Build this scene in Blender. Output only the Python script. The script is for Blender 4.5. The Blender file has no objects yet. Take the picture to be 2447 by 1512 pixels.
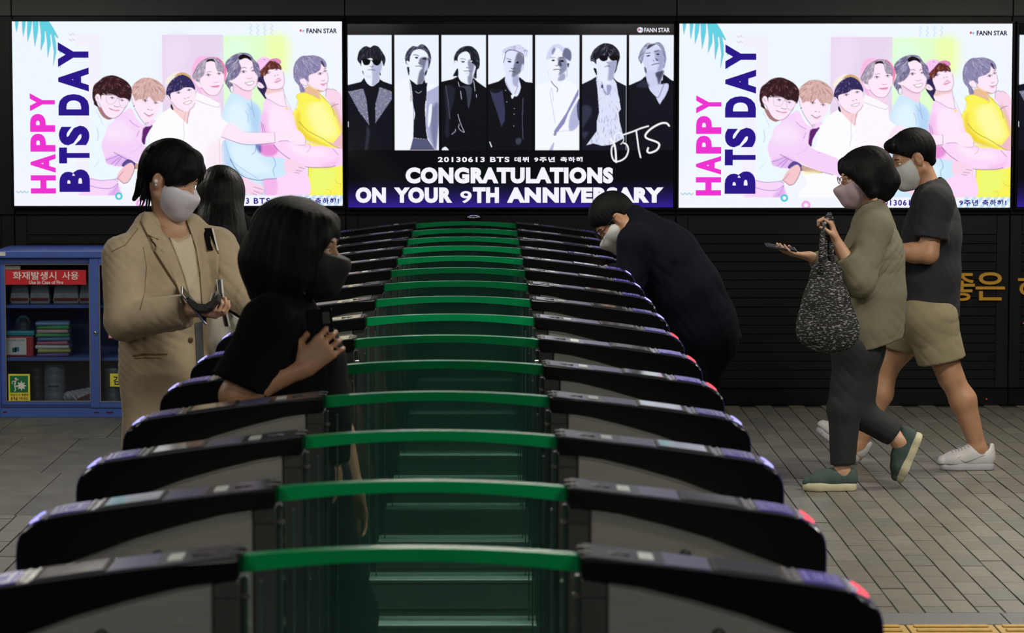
import bpy, bmesh, math, random
import numpy as np
from mathutils import Vector, Matrix
random.seed(7)
rng = np.random.default_rng(11)
sc = bpy.context.scene
COL = sc.collection

# ------------------------------------------------------------------ camera
F = 7000.0                     # focal length in pixels of the 2447 x 1512 frame
CAM_Z = 1.936
PITCH = math.atan(558.0 / F)
YAW = math.atan(53.5 / F)
cam_d = bpy.data.cameras.new('camera')
cam = bpy.data.objects.new('camera', cam_d)
COL.objects.link(cam)
cam_d.sensor_width = 36.0
cam_d.lens = F / 2447.0 * 36.0
cam_d.clip_end = 200
cam.location = (0, 0, CAM_Z)
cam.rotation_euler = (math.pi / 2 - PITCH, 0, -YAW)
cam_d.dof.use_dof = True
cam_d.dof.focus_distance = 13.2
cam_d.dof.aperture_fstop = 8.0
sc.camera = cam
CAM_M = np.array(cam.rotation_euler.to_matrix())

def P(u, v, Y):
    """the point at depth plane Y that the photograph shows at pixel u, v"""
    d = CAM_M @ np.array([(u - 1223.5) / F, (756.0 - v) / F, -1.0])
    t = Y / d[1]
    return np.array([d[0] * t, Y, CAM_Z + d[2] * t])

def onfloor(u, v):
    d = CAM_M @ np.array([(u - 1223.5) / F, (756.0 - v) / F, -1.0])
    t = -CAM_Z / d[2]
    return np.array([d[0] * t, d[1] * t, 0.0])

# ------------------------------------------------------------------ world, exposure, lamps
sc.view_settings.view_transform = 'Standard'
sc.view_settings.look = 'None'
sc.view_settings.exposure = 0.0
sc.view_settings.gamma = 1.0
sc.view_settings.use_curve_mapping = False
sc.cycles.transparent_max_bounces = 64
sc.cycles.max_bounces = 8
w = bpy.data.worlds.new('station_gloom')
sc.world = w
w.use_nodes = True
w.node_tree.nodes['Background'].inputs[0].default_value = (0.75, 0.85, 1.0, 1)
w.node_tree.nodes['Background'].inputs[1].default_value = 0.022

def area(name, loc, sx, sy, power, color=(1, 0.96, 0.88), rot=(0, 0, 0)):
    l = bpy.data.lights.new(name, 'AREA')
    l.shape = 'RECTANGLE'; l.size = sx; l.size_y = sy
    l.energy = power; l.color = color
    o = bpy.data.objects.new(name, l); COL.objects.link(o)
    o.location = loc; o.rotation_euler = rot
    return o
WARM = (1.0, 0.95, 0.84)
# ceiling lamps, the last two added to brighten the gate bases: strips across the hall, between the camera and the display wall
for (x, y, pw) in [(3.3, 8.6, 90), (3.3, 12.2, 95), (3.2, 15.0, 44), (-3.4, 9.0, 30), (-3.0, 13.2, 44), (-3.0, 15.6, 26),
                   (-1.6, 2.2, 60), (1.6, 2.2, 60), (1.4, 5.4, 28), (-1.6, 5.4, 14), (0.0, 9.4, 34), (0.0, 13.4, 30)]:
    area('ceiling_and_fill_lamp', (x, y, 2.66), 1.2, 0.16, pw, WARM)

# ------------------------------------------------------------------ helpers
def lin(c):
    c = c / 255.0
    return c / 12.92 if c <= 0.04045 else ((c + 0.055) / 1.055) ** 2.4
def rgb(r, g, b):
    return (lin(r), lin(g), lin(b), 1.0)

MATS = {}
def mat(name, color, rough=0.5, metal=0.0, var=0.0, scale=40.0, bump=0.0, bscale=None, stretch=(1, 1, 1), spec=0.5, coat=0.0, emit=None, estr=0.0, sheen=0.0):
    """principled material with a procedural noise that varies colour and relief"""
    if name in MATS: return MATS[name]
    m = bpy.data.materials.new(name); m.use_nodes = True
    nt = m.node_tree; N = nt.nodes; L = nt.links
    b = N['Principled BSDF']
    b.inputs['Base Color'].default_value = color
    b.inputs['Roughness'].default_value = rough
    b.inputs['Metallic'].default_value = metal
    b.inputs['Specular IOR Level'].default_value = spec
    b.inputs['Coat Weight'].default_value = coat
    b.inputs['Coat Roughness'].default_value = 0.05
    b.inputs['Sheen Weight'].default_value = sheen
    if emit is not None:
        b.inputs['Emission Color'].default_value = emit
        b.inputs['Emission Strength'].default_value = estr
    if var or bump:
        tc = N.new('ShaderNodeTexCoord'); mp = N.new('ShaderNodeMapping')
        mp.inputs['Scale'].default_value = stretch
        L.new(tc.outputs['Object'], mp.inputs[0])
        nz = N.new('ShaderNodeTexNoise'); nz.inputs['Scale'].default_value = scale; nz.inputs['Detail'].default_value = 4
        L.new(mp.outputs[0], nz.inputs['Vector'])
        if var:
            mr = N.new('ShaderNodeMapRange')
            mr.inputs['From Min'].default_value = 0.3; mr.inputs['From Max'].default_value = 0.7
            mr.inputs['To Min'].default_value = 1 - var; mr.inputs['To Max'].default_value = 1 + var
            L.new(nz.outputs[0], mr.inputs[0])
            hs = N.new('ShaderNodeHueSaturation'); hs.inputs['Color'].default_value = color
            L.new(mr.outputs[0], hs.inputs['Value']); L.new(hs.outputs[0], b.inputs['Base Color'])
        if bump:
            n2 = nz
            if bscale:
                n2 = N.new('ShaderNodeTexNoise'); n2.inputs['Scale'].default_value = bscale; n2.inputs['Detail'].default_value = 5
                L.new(mp.outputs[0], n2.inputs['Vector'])
            bp = N.new('ShaderNodeBump'); bp.inputs['Strength'].default_value = bump; bp.inputs['Distance'].default_value = 0.01
            L.new(n2.outputs[0], bp.inputs['Height']); L.new(bp.outputs[0], b.inputs['Normal'])
    MATS[name] = m
    return m

def glass_mat(name, tint, refl=1.0, rough=0.03, milk=None, milk_f=0.0):
    """thin pane: tinted straight-through light plus a fresnel reflection"""
    if name in MATS: return MATS[name]
    m = bpy.data.materials.new(name); m.use_nodes = True
    nt = m.node_tree; N = nt.nodes; L = nt.links
    N.remove(N['Principled BSDF'])
    out = N['Material Output']
    tr = N.new('ShaderNodeBsdfTransparent'); tr.inputs[0].default_value = tint
    base = tr
    if milk is not None:
        df = N.new('ShaderNodeBsdfDiffuse'); df.inputs[0].default_value = milk
        mx0 = N.new('ShaderNodeMixShader'); mx0.inputs[0].default_value = milk_f
        L.new(tr.outputs[0], mx0.inputs[1]); L.new(df.outputs[0], mx0.inputs[2]); base = mx0
    gl = N.new('ShaderNodeBsdfGlossy'); gl.inputs['Roughness'].default_value = rough
    fr = N.new('ShaderNodeFresnel'); fr.inputs[0].default_value = 1.45
    mu = N.new('ShaderNodeMath'); mu.operation = 'MULTIPLY'; mu.inputs[1].default_value = refl
    L.new(fr.outputs[0], mu.inputs[0])
    mx = N.new('ShaderNodeMixShader')
    L.new(mu.outputs[0], mx.inputs[0]); L.new(base.outputs[0], mx.inputs[1]); L.new(gl.outputs[0], mx.inputs[2])
    L.new(mx.outputs[0], out.inputs[0])
    MATS[name] = m
    return m

def emis(name, color, strength):
    if name in MATS: return MATS[name]
    m = bpy.data.materials.new(name); m.use_nodes = True
    nt = m.node_tree; N = nt.nodes; L = nt.links
    N.remove(N['Principled BSDF'])
    e = N.new('ShaderNodeEmission'); e.inputs[0].default_value = color; e.inputs[1].default_value = strength
    L.new(e.outputs[0], N['Material Output'].inputs[0])
    MATS[name] = m
    return m

def link(name, me, m=None, parent=None, loc=None, smooth=False):
    o = bpy.data.objects.new(name, me)
    COL.objects.link(o)
    if m is not None and len(me.materials) == 0: me.materials.append(m)
    if smooth:
        me.polygons.foreach_set('use_smooth', [True] * len(me.polygons))
    if parent is not None: o.parent = parent
    if loc is not None: o.location = loc
    return o

def mesh(name, verts, faces):
    me = bpy.data.meshes.new(name)
    me.from_pydata([tuple(v) for v in verts], [], [tuple(f) for f in faces]); me.update()
    return me

def bm_mesh(name, bm):
    bmesh.ops.recalc_face_normals(bm, faces=bm.faces[:])
    me = bpy.data.meshes.new(name); bm.to_mesh(me); bm.free()
    return me

def bm_box(bm, x0, x1, y0, y1, z0, z1, bev=0.0, seg=1):
    r = bmesh.ops.create_cube(bm, size=1.0)
    vs = r['verts']
    for v in vs:
        v.co = Vector(((x0 + x1) / 2 + v.co.x * (x1 - x0), (y0 + y1) / 2 + v.co.y * (y1 - y0), (z0 + z1) / 2 + v.co.z * (z1 - z0)))
    if bev:
        es = list({e for v in vs for e in v.link_edges})
        bmesh.ops.bevel(bm, geom=es, offset=bev, segments=seg, affect='EDGES', profile=0.5)

def box(name, x0, x1, y0, y1, z0, z1, m, parent=None, bev=0.0, seg=1):
    bm = bmesh.new(); bm_box(bm, x0, x1, y0, y1, z0, z1, bev, seg)
    return link(name, bm_mesh(name, bm), m, parent)

def bm_prism(bm, pts, y0, y1, bev=0.0, seg=2, axis='y'):
    """outline in x,z pulled along y (or outline in x,y pulled along z)"""
    def at(p, t): return (p[0], t, p[1]) if axis == 'y' else (p[0], p[1], t)
    a = [bm.verts.new(at(p, y0)) for p in pts]
    b = [bm.verts.new(at(p, y1)) for p in pts]
    n = len(pts)
    fa = bm.faces.new(a); fb = bm.faces.new(b[::-1])
    for i in range(n):
        bm.faces.new((a[i], b[i], b[(i + 1) % n], a[(i + 1) % n]))
    if bev:
        es = list(fa.edges) + list(fb.edges)
        bmesh.ops.bevel(bm, geom=es, offset=bev, segments=seg, affect='EDGES', profile=0.5)

def prism(name, pts, y0, y1, m, parent=None, bev=0.0, seg=2, axis='y'):
    bm = bmesh.new(); bm_prism(bm, pts, y0, y1, bev, seg, axis)
    return link(name, bm_mesh(name, bm), m, parent)

def lathe(name, prof, m, parent=None, n=24, loc=None, smooth=True):
    vs = []; fs = []
    for (r, z) in prof:
        for k in range(n):
            a = 2 * math.pi * k / n; vs.append((r * math.cos(a), r * math.sin(a), z))
    for i in range(len(prof) - 1):
        for k in range(n):
            fs.append((i * n + k, i * n + (k + 1) % n, (i + 1) * n + (k + 1) % n, (i + 1) * n + k))
    me = mesh(name, vs, fs)
    return link(name, me, m, parent, loc, smooth)

def tube(name, pts, r, m, parent=None, n=8, smooth=True):
    """a round bar through the points; r may be one radius or one per point"""
    pts = [Vector(p) for p in pts]; k = len(pts)
    rs = r if hasattr(r, '__len__') else [r] * k
    vs = []; fs = []
    ref = None
    for i, p in enumerate(pts):
        t = (pts[min(i + 1, k - 1)] - pts[max(i - 1, 0)]).normalized()
        if ref is None:
            ref = Vector((0, 0, 1)) if abs(t.z) < 0.9 else Vector((1, 0, 0))
        a = t.cross(ref).normalized(); b = a.cross(t).normalized(); ref = b
        for j in range(n):
            an = 2 * math.pi * j / n
            vs.append(p + (a * math.cos(an) + b * math.sin(an)) * rs[i])
    for i in range(k - 1):
        for j in range(n):
            fs.append((i * n + j, i * n + (j + 1) % n, (i + 1) * n + (j + 1) % n, (i + 1) * n + j))
    fs.append(tuple(range(n))[::-1]); fs.append(tuple(range((k - 1) * n, k * n)))
    return link(name, mesh(name, vs, fs), m, parent, None, smooth)

def thing(name, label, cat, loc=(0, 0, 0), group=None):
    o = bpy.data.objects.new(name, None); COL.objects.link(o)
    o.empty_display_size = 0.1
    o.location = loc; o['label'] = label; o['category'] = cat
    if group: o['group'] = group
    return o
def tag(o, label, cat, group=None):
    o['label'] = label; o['category'] = cat
    if group: o['group'] = group
    return o
def structure(o):
    o['kind'] = 'structure'; return o

def text_mesh(name, s, size, bold=0.0, depth=0.002, sx=1.0, spacing=1.0, align='LEFT', shear=0.0):
    c = bpy.data.curves.new(name, 'FONT')
    c.body = s; c.size = size; c.offset = bold; c.extrude = depth / 2; c.space_character = spacing
    c.align_x = align; c.shear = shear; c.resolution_u = 4
    o = bpy.data.objects.new(name, c); COL.objects.link(o)
    dg = bpy.context.evaluated_depsgraph_get()
    me = bpy.data.meshes.new_from_object(o.evaluated_get(dg))
    bpy.data.objects.remove(o); bpy.data.curves.remove(c)
    return me

def text_fit(name, s, x0, x1, z0, z1, y, m, parent=None, bold=0.0, depth=0.003, spacing=1.0, vertical=False):
    """lettering on an upright plane facing the camera, scaled to fill x0..x1, z0..z1; vertical text reads upwards"""
    me = text_mesh(name, s, 1.0, bold, 0.02, 1.0, spacing)
    n = len(me.vertices)
    co = np.empty(n * 3); me.vertices.foreach_get('co', co); co = co.reshape(-1, 3)
    a = co[:, 0]; b = co[:, 1]
    a = (a - a.min()) / max(1e-6, a.max() - a.min()); b = (b - b.min()) / max(1e-6, b.max() - b.min())
    t = (co[:, 2] - co[:, 2].min()) / max(1e-6, np.ptp(co[:, 2]))
    out = np.empty_like(co)
    if vertical:
        out[:, 0] = x1 - b * (x1 - x0); out[:, 2] = z0 + a * (z1 - z0)
    else:
        out[:, 0] = x0 + a * (x1 - x0); out[:, 2] = z0 + b * (z1 - z0)
    out[:, 1] = y - t * depth
    me.vertices.foreach_set('co', out.ravel()); me.update()
    me.materials.clear()
    return link(name, me, m, parent)

# ================================================================== the setting
WALL_Y = 17.55
M_black = mat('black_wall_panel', rgb(11, 12, 13), 0.4, 0, 0.15, 3.0, spec=.25)
M_slat = mat('black_slat', rgb(7, 8, 9), 0.45, 0, 0.12, 6.0, spec=.2)
M_head = mat('dark_grey_header', rgb(92, 95, 97), 0.5, 0, 0.1, 2.0)
M_grout = mat('floor_grout', rgb(40, 39, 35), 0.85, 0, 0.25, 30)
M_bezel = mat('black_bezel', rgb(6, 6, 8), 0.3, 0, 0.1, 4.0, spec=.2)

def wx(u): return P(u, 400, WALL_Y)[0]
def wz(v): return P(1170, v, WALL_Y)[2]

floor = structure(box('floor', -9, 9, -3, WALL_Y + 0.3, -0.2, -0.004, M_grout))
ceiling = structure(box('ceiling', -9, 9, -3, WALL_Y + 0.3, 2.7, 2.9, mat('ceiling_panel', rgb(120, 120, 118), 0.8, 0, 0.1, 3)))
wall_back = structure(box('wall_back', -9, 9, WALL_Y + 0.02, WALL_Y + 0.3, 0, 2.7, M_black))

# panels of the wall: header, dark field behind the screens, lower louvred panels, plinth
seams = [-760, 34, 826, 1615, 2414, 3200]
zh = wz(38); z515 = wz(514); zpl = wz(928)
for i in range(5):
    xa, xb = wx(seams[i]) + 0.003, wx(seams[i + 1]) - 0.003
    box('header_panel', xa, xb, WALL_Y - 0.035, WALL_Y + 0.02, zh, 2.7, M_head, wall_back, 0.002)
    box('back_panel', xa, xb, WALL_Y - 0.005, WALL_Y + 0.02, z515 + 0.004, zh - 0.002, M_black, wall_back, 0.002)
    # lower panel: a frame with recessed louvres
    lx0, lx1 = xa + 0.07, xb - 0.075
    zt = wz(560); zb = zpl + 0.004
    box('panel_frame', xa, lx0, WALL_Y - 0.02, WALL_Y + 0.02, zb, z515, M_black, wall_back, 0.002)
    box('panel_frame', lx1, xb, WALL_Y - 0.02, WALL_Y + 0.02, zb, z515, M_black, wall_back, 0.002)
    box('panel_frame', lx0, lx1, WALL_Y - 0.02, WALL_Y + 0.02, zt, z515, M_black, wall_back, 0.002)
    n = 17
    h = (zt - zb) / n
    sl = None
    for k in range(n):
        z0 = zb + k * h
        if sl is None:
            bm = bmesh.new(); bm_box(bm, lx0, lx1, -0.014, 0.02, 0.0, h - 0.003, 0.0012)
            sl = bm_mesh('slat', bm)
        link('slat', sl, M_slat, wall_back, (0, WALL_Y, z0))
    box('plinth', xa, xb, WALL_Y - 0.03, WALL_Y + 0.02, 0.0, zpl, M_bezel, wall_back, 0.002)

# ---- floor tiles: small running-bond tiles, big slabs at the left by the cabinet, a stone kerb strip and yellow tactile tiles
TW, TL, GAP = 0.098, 0.262, 0.006
def tile_mesh(w_, l_, h_=0.012, bev=0.0015):
    bm = bmesh.new()
    bm_box(bm, -w_ / 2, w_ / 2, -l_ / 2, l_ / 2, -h_, 0, 0)
    top = [e for e in bm.edges if all(v.co.z > -1e-6 for v in e.verts)]
    bmesh.ops.bevel(bm, geom=top, offset=bev, segments=1, affect='EDGES')
    return bm_mesh('tile', bm)
tile_cols = [rgb(108, 106, 96), rgb(104, 101, 91), rgb(113, 111, 101), rgb(107, 103, 95), rgb(101, 100, 93)]
tile_m = [mat('glazed_tile_%s' % n, c, 0.42, 0, 0.12, 14, 0.10, 60) for n, c in zip(['sand', 'olive', 'pale', 'rose', 'grey'], tile_cols)]
tile_me = []
for m in tile_m:
    t = tile_mesh(TW - GAP, TL - GAP * 1.5); t.materials.append(m); tile_me.append(t)
Y_STRIP1 = onfloor(2300, 1464)[1]; Y_STRIP0 = onfloor(2300, 1492)[1]
Y_SLAB = onfloor(60, 1231)[1]
def in_view(x, y, pad=60):
    s = F / y; u = 1170 + x * s; v = 198 + CAM_Z * s
    return -pad < u < 2447 + pad and v < 1512 + pad
X_SLAB = -1.0
spots = []
nx0, nx1 = int(-4.5 / TW), int(4.5 / TW)
for ix in range(nx0, nx1):
    off = (ix % 2) * 0.5
    k = 0
    y = WALL_Y - TL / 2 - off * TL
    while y > Y_STRIP1:
        x = 0.03 + (ix + 0.5) * TW
        y1 = y + TL / 2; y0 = y - TL / 2
        if y0 < Y_STRIP1: y0 = Y_STRIP1 + 0.001
        if (x < X_SLAB and y0 < Y_SLAB < y1): y1 = Y_SLAB - 0.002
        if y1 - y0 > 0.03 and not (x < X_SLAB and y0 >= Y_SLAB - 0.004) and in_view(x, (y0 + y1) / 2):
            spots.append((x, y0, y1))
        y -= TL
def seen_score(sp):
    x, y0, y1 = sp
    s = F / ((y0 + y1) / 2)
    u = 1170 + x * s; v = 198 + CAM_Z * s
    free = (x > 0.78 and u < 2440 and v < 1500) or (x < -1.0 and u > 3)
    return (0 if free else 1, (y0 + y1) / 2)
spots.sort(key=seen_score)
rest_v, rest_f, rest_m = [], [], []
for i, (x, y0, y1) in enumerate(spots):
    k = int(rng.integers(0, 5)); dz = float(rng.normal(0, 0.0007)); full = abs((y1 - y0) - TL) < 1e-3
    if i < 298:
        if full: me = tile_me[k]
        else:
            me = tile_mesh(TW - GAP, y1 - y0 - GAP * 1.5); me.materials.append(tile_m[k])
        o = link('tile', me, None, floor, (x, (y0 + y1) / 2, dz))
        o.rotation_euler = (float(rng.normal(0, 0.004)), float(rng.normal(0, 0.004)), 0)
    else:
        b = len(rest_v); a, c = x - (TW - GAP) / 2, x + (TW - GAP) / 2; d, e = y0 + GAP / 2, y1 - GAP / 2
        rest_v += [(a, d, dz), (c, d, dz), (c, e, dz), (a, e, dz), (a, d, -.012), (c, d, -.012), (c, e, -.012), (a, e, -.012)]
        rest_f += [(b, b + 1, b + 2, b + 3), (b, b + 4, b + 5, b + 1), (b + 1, b + 5, b + 6, b + 2), (b + 2, b + 6, b + 7, b + 3), (b + 3, b + 7, b + 4, b)]
        rest_m += [k] * 5
me = mesh('tile_field', rest_v, rest_f)
for m in tile_m: me.materials.append(m)
me.polygons.foreach_set('material_index', rest_m)
o = link('tile_field', me, None, floor); o['kind'] = 'stuff'

M_slab = [mat('stone_slab_%s' % n, c, 0.5, 0, 0.28, 5, 0.18, 90) for n, c in zip(['a', 'b', 'c'], [rgb(84, 84, 76), rgb(78, 79, 74), rgb(88, 85, 73)])]
rows = [(Y_SLAB, onfloor(60, 1130)[1], -2.135, 0.64), (onfloor(60, 1130)[1], 15.95, -2.237, 0.318), (15.95, WALL_Y - 0.03, -2.1, 0.636)]
for (ya, yb, x0, wd) in rows:
    j = -8
    while True:
        xa = x0 + j * wd; xb = xa + wd; j += 1
        if xa > X_SLAB: break
        if xb < -3.4: continue
        xb = min(xb, X_SLAB)
        if xb - xa < 0.03: continue
        bm = bmesh.new(); bm_box(bm, xa + 0.002, xb - 0.002, ya + 0.002, yb - 0.002, -0.03, 0.0, 0.0012)
        link('stone_slab', bm_mesh('stone_slab', bm), M_slab[j % 3], floor)

M_kerb = mat('granite_strip', rgb(98, 98, 98), 0.55, 0, 0.3, 120, 0.15, 160)
kx = P(2376, 1480, Y_STRIP1)[0] + 0.02
x = kx - 1.8 * 3
while x < 4.4:
    box('kerb_stone', x + 0.002, x + 1.798, Y_STRIP0 + 0.003, Y_STRIP1 - 0.004, -0.03, 0.001, M_kerb, floor, 0.0015)
    x += 1.8
M_tact = mat('yellow_tactile_tile', rgb(176, 142, 70), 0.55, 0, 0.15, 30, 0.1, 80)
bm = bmesh.new()
TT = 0.317
bm_box(bm, -TT / 2 + .003, TT / 2 - .003, -TT / 2 + .003, TT / 2 - .003, -0.03, 0.0, 0.002)
for k in range(4):
    yy = -TT / 2 + TT * (k + 0.5) / 4
    bm_box(bm, -TT / 2 + .025, TT / 2 - .025, yy - .018, yy + .018, 0.0, 0.006, 0.003)
tact = bm_mesh('tactile_tile', bm); tact.materials.append(M_tact)
x0 = onfloor(2164, 1494)[0]
for j in range(-6, 5):
    xx = x0 + (j + 0.5) * TT
    if 1.0 < xx < 2.4:
        link('tactile_tile', tact, None, floor, (xx, Y_STRIP0 - TT / 2, 0.0))

# ================================================================== ticket gates
M_cons = mat('gloss_black_plastic', rgb(5, 6, 7), 0.2, 0, 0.1, 8, spec=0.4)
M_deck = mat('smoked_deck_plate', rgb(82, 82, 92), 0.18, 0.4, 0.08, 20)
M_steel = mat('brushed_steel', rgb(156, 156, 151), 0.38, 0.7, 0.08, 8, 0.04, 60, (1, 1, 40))
M_post = mat('dark_anodised_post', rgb(62, 60, 60), 0.42, 0.4, 0.08, 10)
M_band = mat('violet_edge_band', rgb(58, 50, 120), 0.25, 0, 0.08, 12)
M_bar = mat('green_acrylic_bar', rgb(0, 132, 74), 0.2, 0, 0.06, 6)
M_glass = glass_mat('green_glass', (0.90, 0.948, 0.935, 1), 0.9, 0.05, rgb(70, 120, 105), 0.03)
M_gedge = mat('glass_edge', rgb(56, 76, 72), 0.2, 0, 0.1, 6)
M_base = mat('base_steel_shaded', rgb(128, 134, 130), 0.35, 0.5, 0.12, 10, 0.05, 50)  # colour darkened to put shade on the base front, below the pale top
M_btop = mat('base_top_painted_lit', rgb(232, 238, 236), 0.35, 0.3, 0.06, 20)  # near-white colour stands in for light falling on the base top
M_trim = mat('bright_steel_trim', rgb(190, 190, 186), 0.25, 0.9, 0.05, 10)
M_pad = mat('violet_card_pad', rgb(74, 66, 160), 0.22, 0, 0.1, 20)
M_mark = mat('pale_violet_print', rgb(122, 118, 196), 0.4, 0, 0.05, 20)
M_disp = mat('grey_display_glass', rgb(74, 74, 84), 0.08, 0.1, 0.05, 20)
M_dark = mat('dark_recess', rgb(14, 14, 16), 0.5, 0, 0.1, 20)
M_sens = mat('white_sensor_window', rgb(190, 196, 192), 0.3, 0, 0.05, 20)
M_label = mat('mauve_label', rgb(88, 86, 116), 0.3, 0, 0.08, 20)
E_red = emis('red_status_light', (1.0, 0.10, 0.13, 1), 1.6)
E_blue = emis('blue_status_light', (0.42, 0.40, 1.0, 1), 1.6)
E_blue2 = emis('blue_status_core', (0.8, 0.82, 1.0, 1), 1.5)

TOP = [(.297, 1.113), (.400, 1.1005), (.513, 1.087), (.600, 1.0755), (.683, 1.064), (.730, 1.0575), (.758, 1.0525), (.776, 1.0475), (.792, 1.040), (.804, 1.0315), (.813, 1.022), (.820, 1.012), (.824, .998), (.8255, .975)]
BOT = [(.825, .934), (.818, .930), (.790, .9385), (.744, .952), (.675, .978), (.582, 1.013), (.489, 1.040), (.404, 1.061), (.341, 1.071), (.297, 1.077)]
HD = 0.0775
def ztop(x):
    xs = [p[0] for p in TOP]; zs = [p[1] for p in TOP]
    return float(np.interp(x, xs, zs))
def zbot(x):
    b = BOT[::-1]
    return float(np.interp(x, [p[0] for p in b], [p[1] for p in b]))
def deck(bm, xa, xb, ya, yb, h0, h1, bev=0.0, n=None):
    """a plate lying on the console's sloping top between xa and xb"""
    n = n or max(2, int((xb - xa) / 0.02) + 1)
    xs = np.linspace(xa, xb, n)
    pts = [(x, ztop(x) + h1) for x in xs] + [(x, ztop(x) + h0) for x in xs[::-1]]
    bm_prism(bm, pts, ya, yb, bev, 1)
def mirror(me):
    m2 = me.copy()
    co = np.empty(len(m2.vertices) * 3); m2.vertices.foreach_get('co', co)
    co[0::3] *= -1; m2.vertices.foreach_set('co', co)
    m2.flip_normals(); m2.update()
    return m2

def side_parts():
    """meshes of one (right-hand) half of a gate: list of (part name, mesh, material, parent part)"""
    out = []
    def add(name, bm, m, par=None): out.append((name, bm_mesh(name, bm), m, par))
    bm = bmesh.new(); bm_prism(bm, TOP + BOT, -HD, HD, 0.006, 2); add('console', bm, M_cons)
    # outer edge band that wraps round the end of the console
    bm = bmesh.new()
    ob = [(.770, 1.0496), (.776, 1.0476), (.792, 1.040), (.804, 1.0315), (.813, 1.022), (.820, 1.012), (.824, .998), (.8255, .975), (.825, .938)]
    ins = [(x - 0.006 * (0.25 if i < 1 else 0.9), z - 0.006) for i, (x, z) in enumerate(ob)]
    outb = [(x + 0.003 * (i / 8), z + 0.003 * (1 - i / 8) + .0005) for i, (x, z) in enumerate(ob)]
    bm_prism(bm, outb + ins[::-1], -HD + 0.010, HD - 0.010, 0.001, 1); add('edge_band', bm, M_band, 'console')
    bm = bmesh.new(); deck(bm, .305, .765, -HD + .006, HD - .006, -0.002, 0.0035, 0.001); add('deck_plate', bm, M_deck, 'console')
    for yy in (-0.03, 0.03):
        bm = bmesh.new(); bm_box(bm, .292, .318, yy - .009, yy + .009, 1.110, 1.1165, 0.002)
        add('hinge_lug', bm, M_dark, 'console')
    bm = bmesh.new()
    ring = [(.353 + .013 * math.cos(a), .012 * math.sin(a)) for a in np.linspace(0, 2 * math.pi, 14, endpoint=False)]
    zt = ztop(.353) + .0036
    bm_prism(bm, [(p[0], p[1]) for p in ring], zt - .002, zt + .0008, 0, 1, 'z'); bm_box(bm, .353, .385, -.006, .006, zt - .006, zt - .001)
    add('key_lock', bm, M_dark, 'console')
    bm = bmesh.new(); deck(bm, .401, .427, -.034, .034, 0.003, 0.0055, 0.0012); add('sensor_window', bm, M_sens, 'console')
    bm = bmesh.new(); deck(bm, .445, .525, -.066, .066, 0.003, 0.0045); add('label', bm, M_label, 'console')
    bm = bmesh.new(); deck(bm, .530, .658, -.068, .068, 0.003, 0.006, 0.001); add('display_frame', bm, M_dark, 'console')
    bm = bmesh.new(); deck(bm, .538, .648, -.058, .058, 0.006, 0.0072); add('display', bm, M_disp, 'console')
    bm = bmesh.new()
    for xa in (.660, .678):
        deck(bm, xa, xa + .005, -.068, .068, 0.003, 0.0065, 0, 2)
    add('trim_strip', bm, M_trim, 'console')
    bm = bmesh.new(); deck(bm, .688, .762, -.062, .062, 0.003, 0.0065, 0.0015); add('card_pad', bm, M_pad, 'console')
    bm = bmesh.new()
    for (xa, xb, ya, yb) in [(.694, .699, -.05, .05), (.712, .716, -.03, .03), (.719, .727, -.012, .022), (.719, .727, -.034, -.018), (.735, .738, -.04, .04), (.748, .752, -.03, .045)]:
        deck(bm, xa, xb, ya, yb, 0.0065, 0.0072, 0, 2)
    add('card_pad_print', bm, M_mark, 'console')
    # crescent status lamp on the shoulder of the console
    bm = bmesh.new()
    n = 15; top = []; 
    o_, i_ = [], []
    for k in range(n):
        a = -1.25 + 2.5 * k / (n - 1)
        yo = 0.058 * math.sin(a); xo = .775 + .036 * math.cos(a)
        xi = .775 + .036 * math.cos(a) - .016 * math.cos(a * 1.2)
        yi = yo * 0.86
        o_.append((xo - .004, yo)); i_.append((xi - .004, yi))
    for k in range(n - 1):
        q = []
        for (x, y) in (o_[k], o_[k + 1], i_[k + 1], i_[k]):
            q.append(bm.verts.new((x + .002, y, ztop(x) + .0052)))
        bm.faces.new(q)
    bmesh.ops.remove_doubles(bm, verts=bm.verts[:], dist=1e-5)
    r = bmesh.ops.extrude_face_region(bm, geom=bm.faces[:])
    for v in [g for g in r['geom'] if isinstance(g, bmesh.types.BMVert)]: v.co.z -= .004
    add('status_light', bm, None, 'console')
    # cabinet below
    xs = np.linspace(.345, .79, 14)
    pts = [(x, zbot(x) - .0005) for x in xs] + [(.79, 0.0), (.345, 0.0)]
    bm = bmesh.new(); bm_prism(bm, pts, -.070, .070, 0.003, 1); add('cabinet', bm, M_steel)
    xs = np.linspace(.349, .788, 10)
    pts = [(x, zbot(x) - .004) for x in xs] + [(x, zbot(x) - .0072) for x in xs[::-1]]
    bm = bmesh.new(); bm_prism(bm, pts, -.0725, .0725); add('cabinet_trim', bm, M_trim, 'cabinet')
    bm = bmesh.new()
    for s in (-1, 1):
        r = bmesh.ops.create_uvsphere(bm, u_segments=12, v_segments=8, radius=0.013)
        for v in r['verts']: v.co = Vector((v.co.x + .538, v.co.y * .7 + s * .070, v.co.z + .975))
    add('sensor_eye', bm, M_dark, 'cabinet')
    bm = bmesh.new(); bm_box(bm, .299, .343, -.066, .066, 0, 1.071, .002)
    add('post', bm, M_post)
    bm = bmesh.new(); bm_box(bm, .300, .342, -.0675, .0675, 1.040, 1.043); add('post_line', bm, M_dark, 'post')
    bm = bmesh.new(); bm_box(bm, .2885, .2985, -.010, .010, .18, 1.07, .002); add('glass_clamp', bm, M_gedge)
    bm = bmesh.new(); bm_box(bm, .264, .268, -.0085, .0085, .18, 1.06, .001); add('glass_edge', bm, M_gedge)
    bm = bmesh.new(); bm_box(bm, .284, .2985, -.016, -.009, 1.030, 1.040, .002); add('clamp_bolt', bm, M_trim, 'glass_clamp')
    return out
RIGHT = side_parts()
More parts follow.
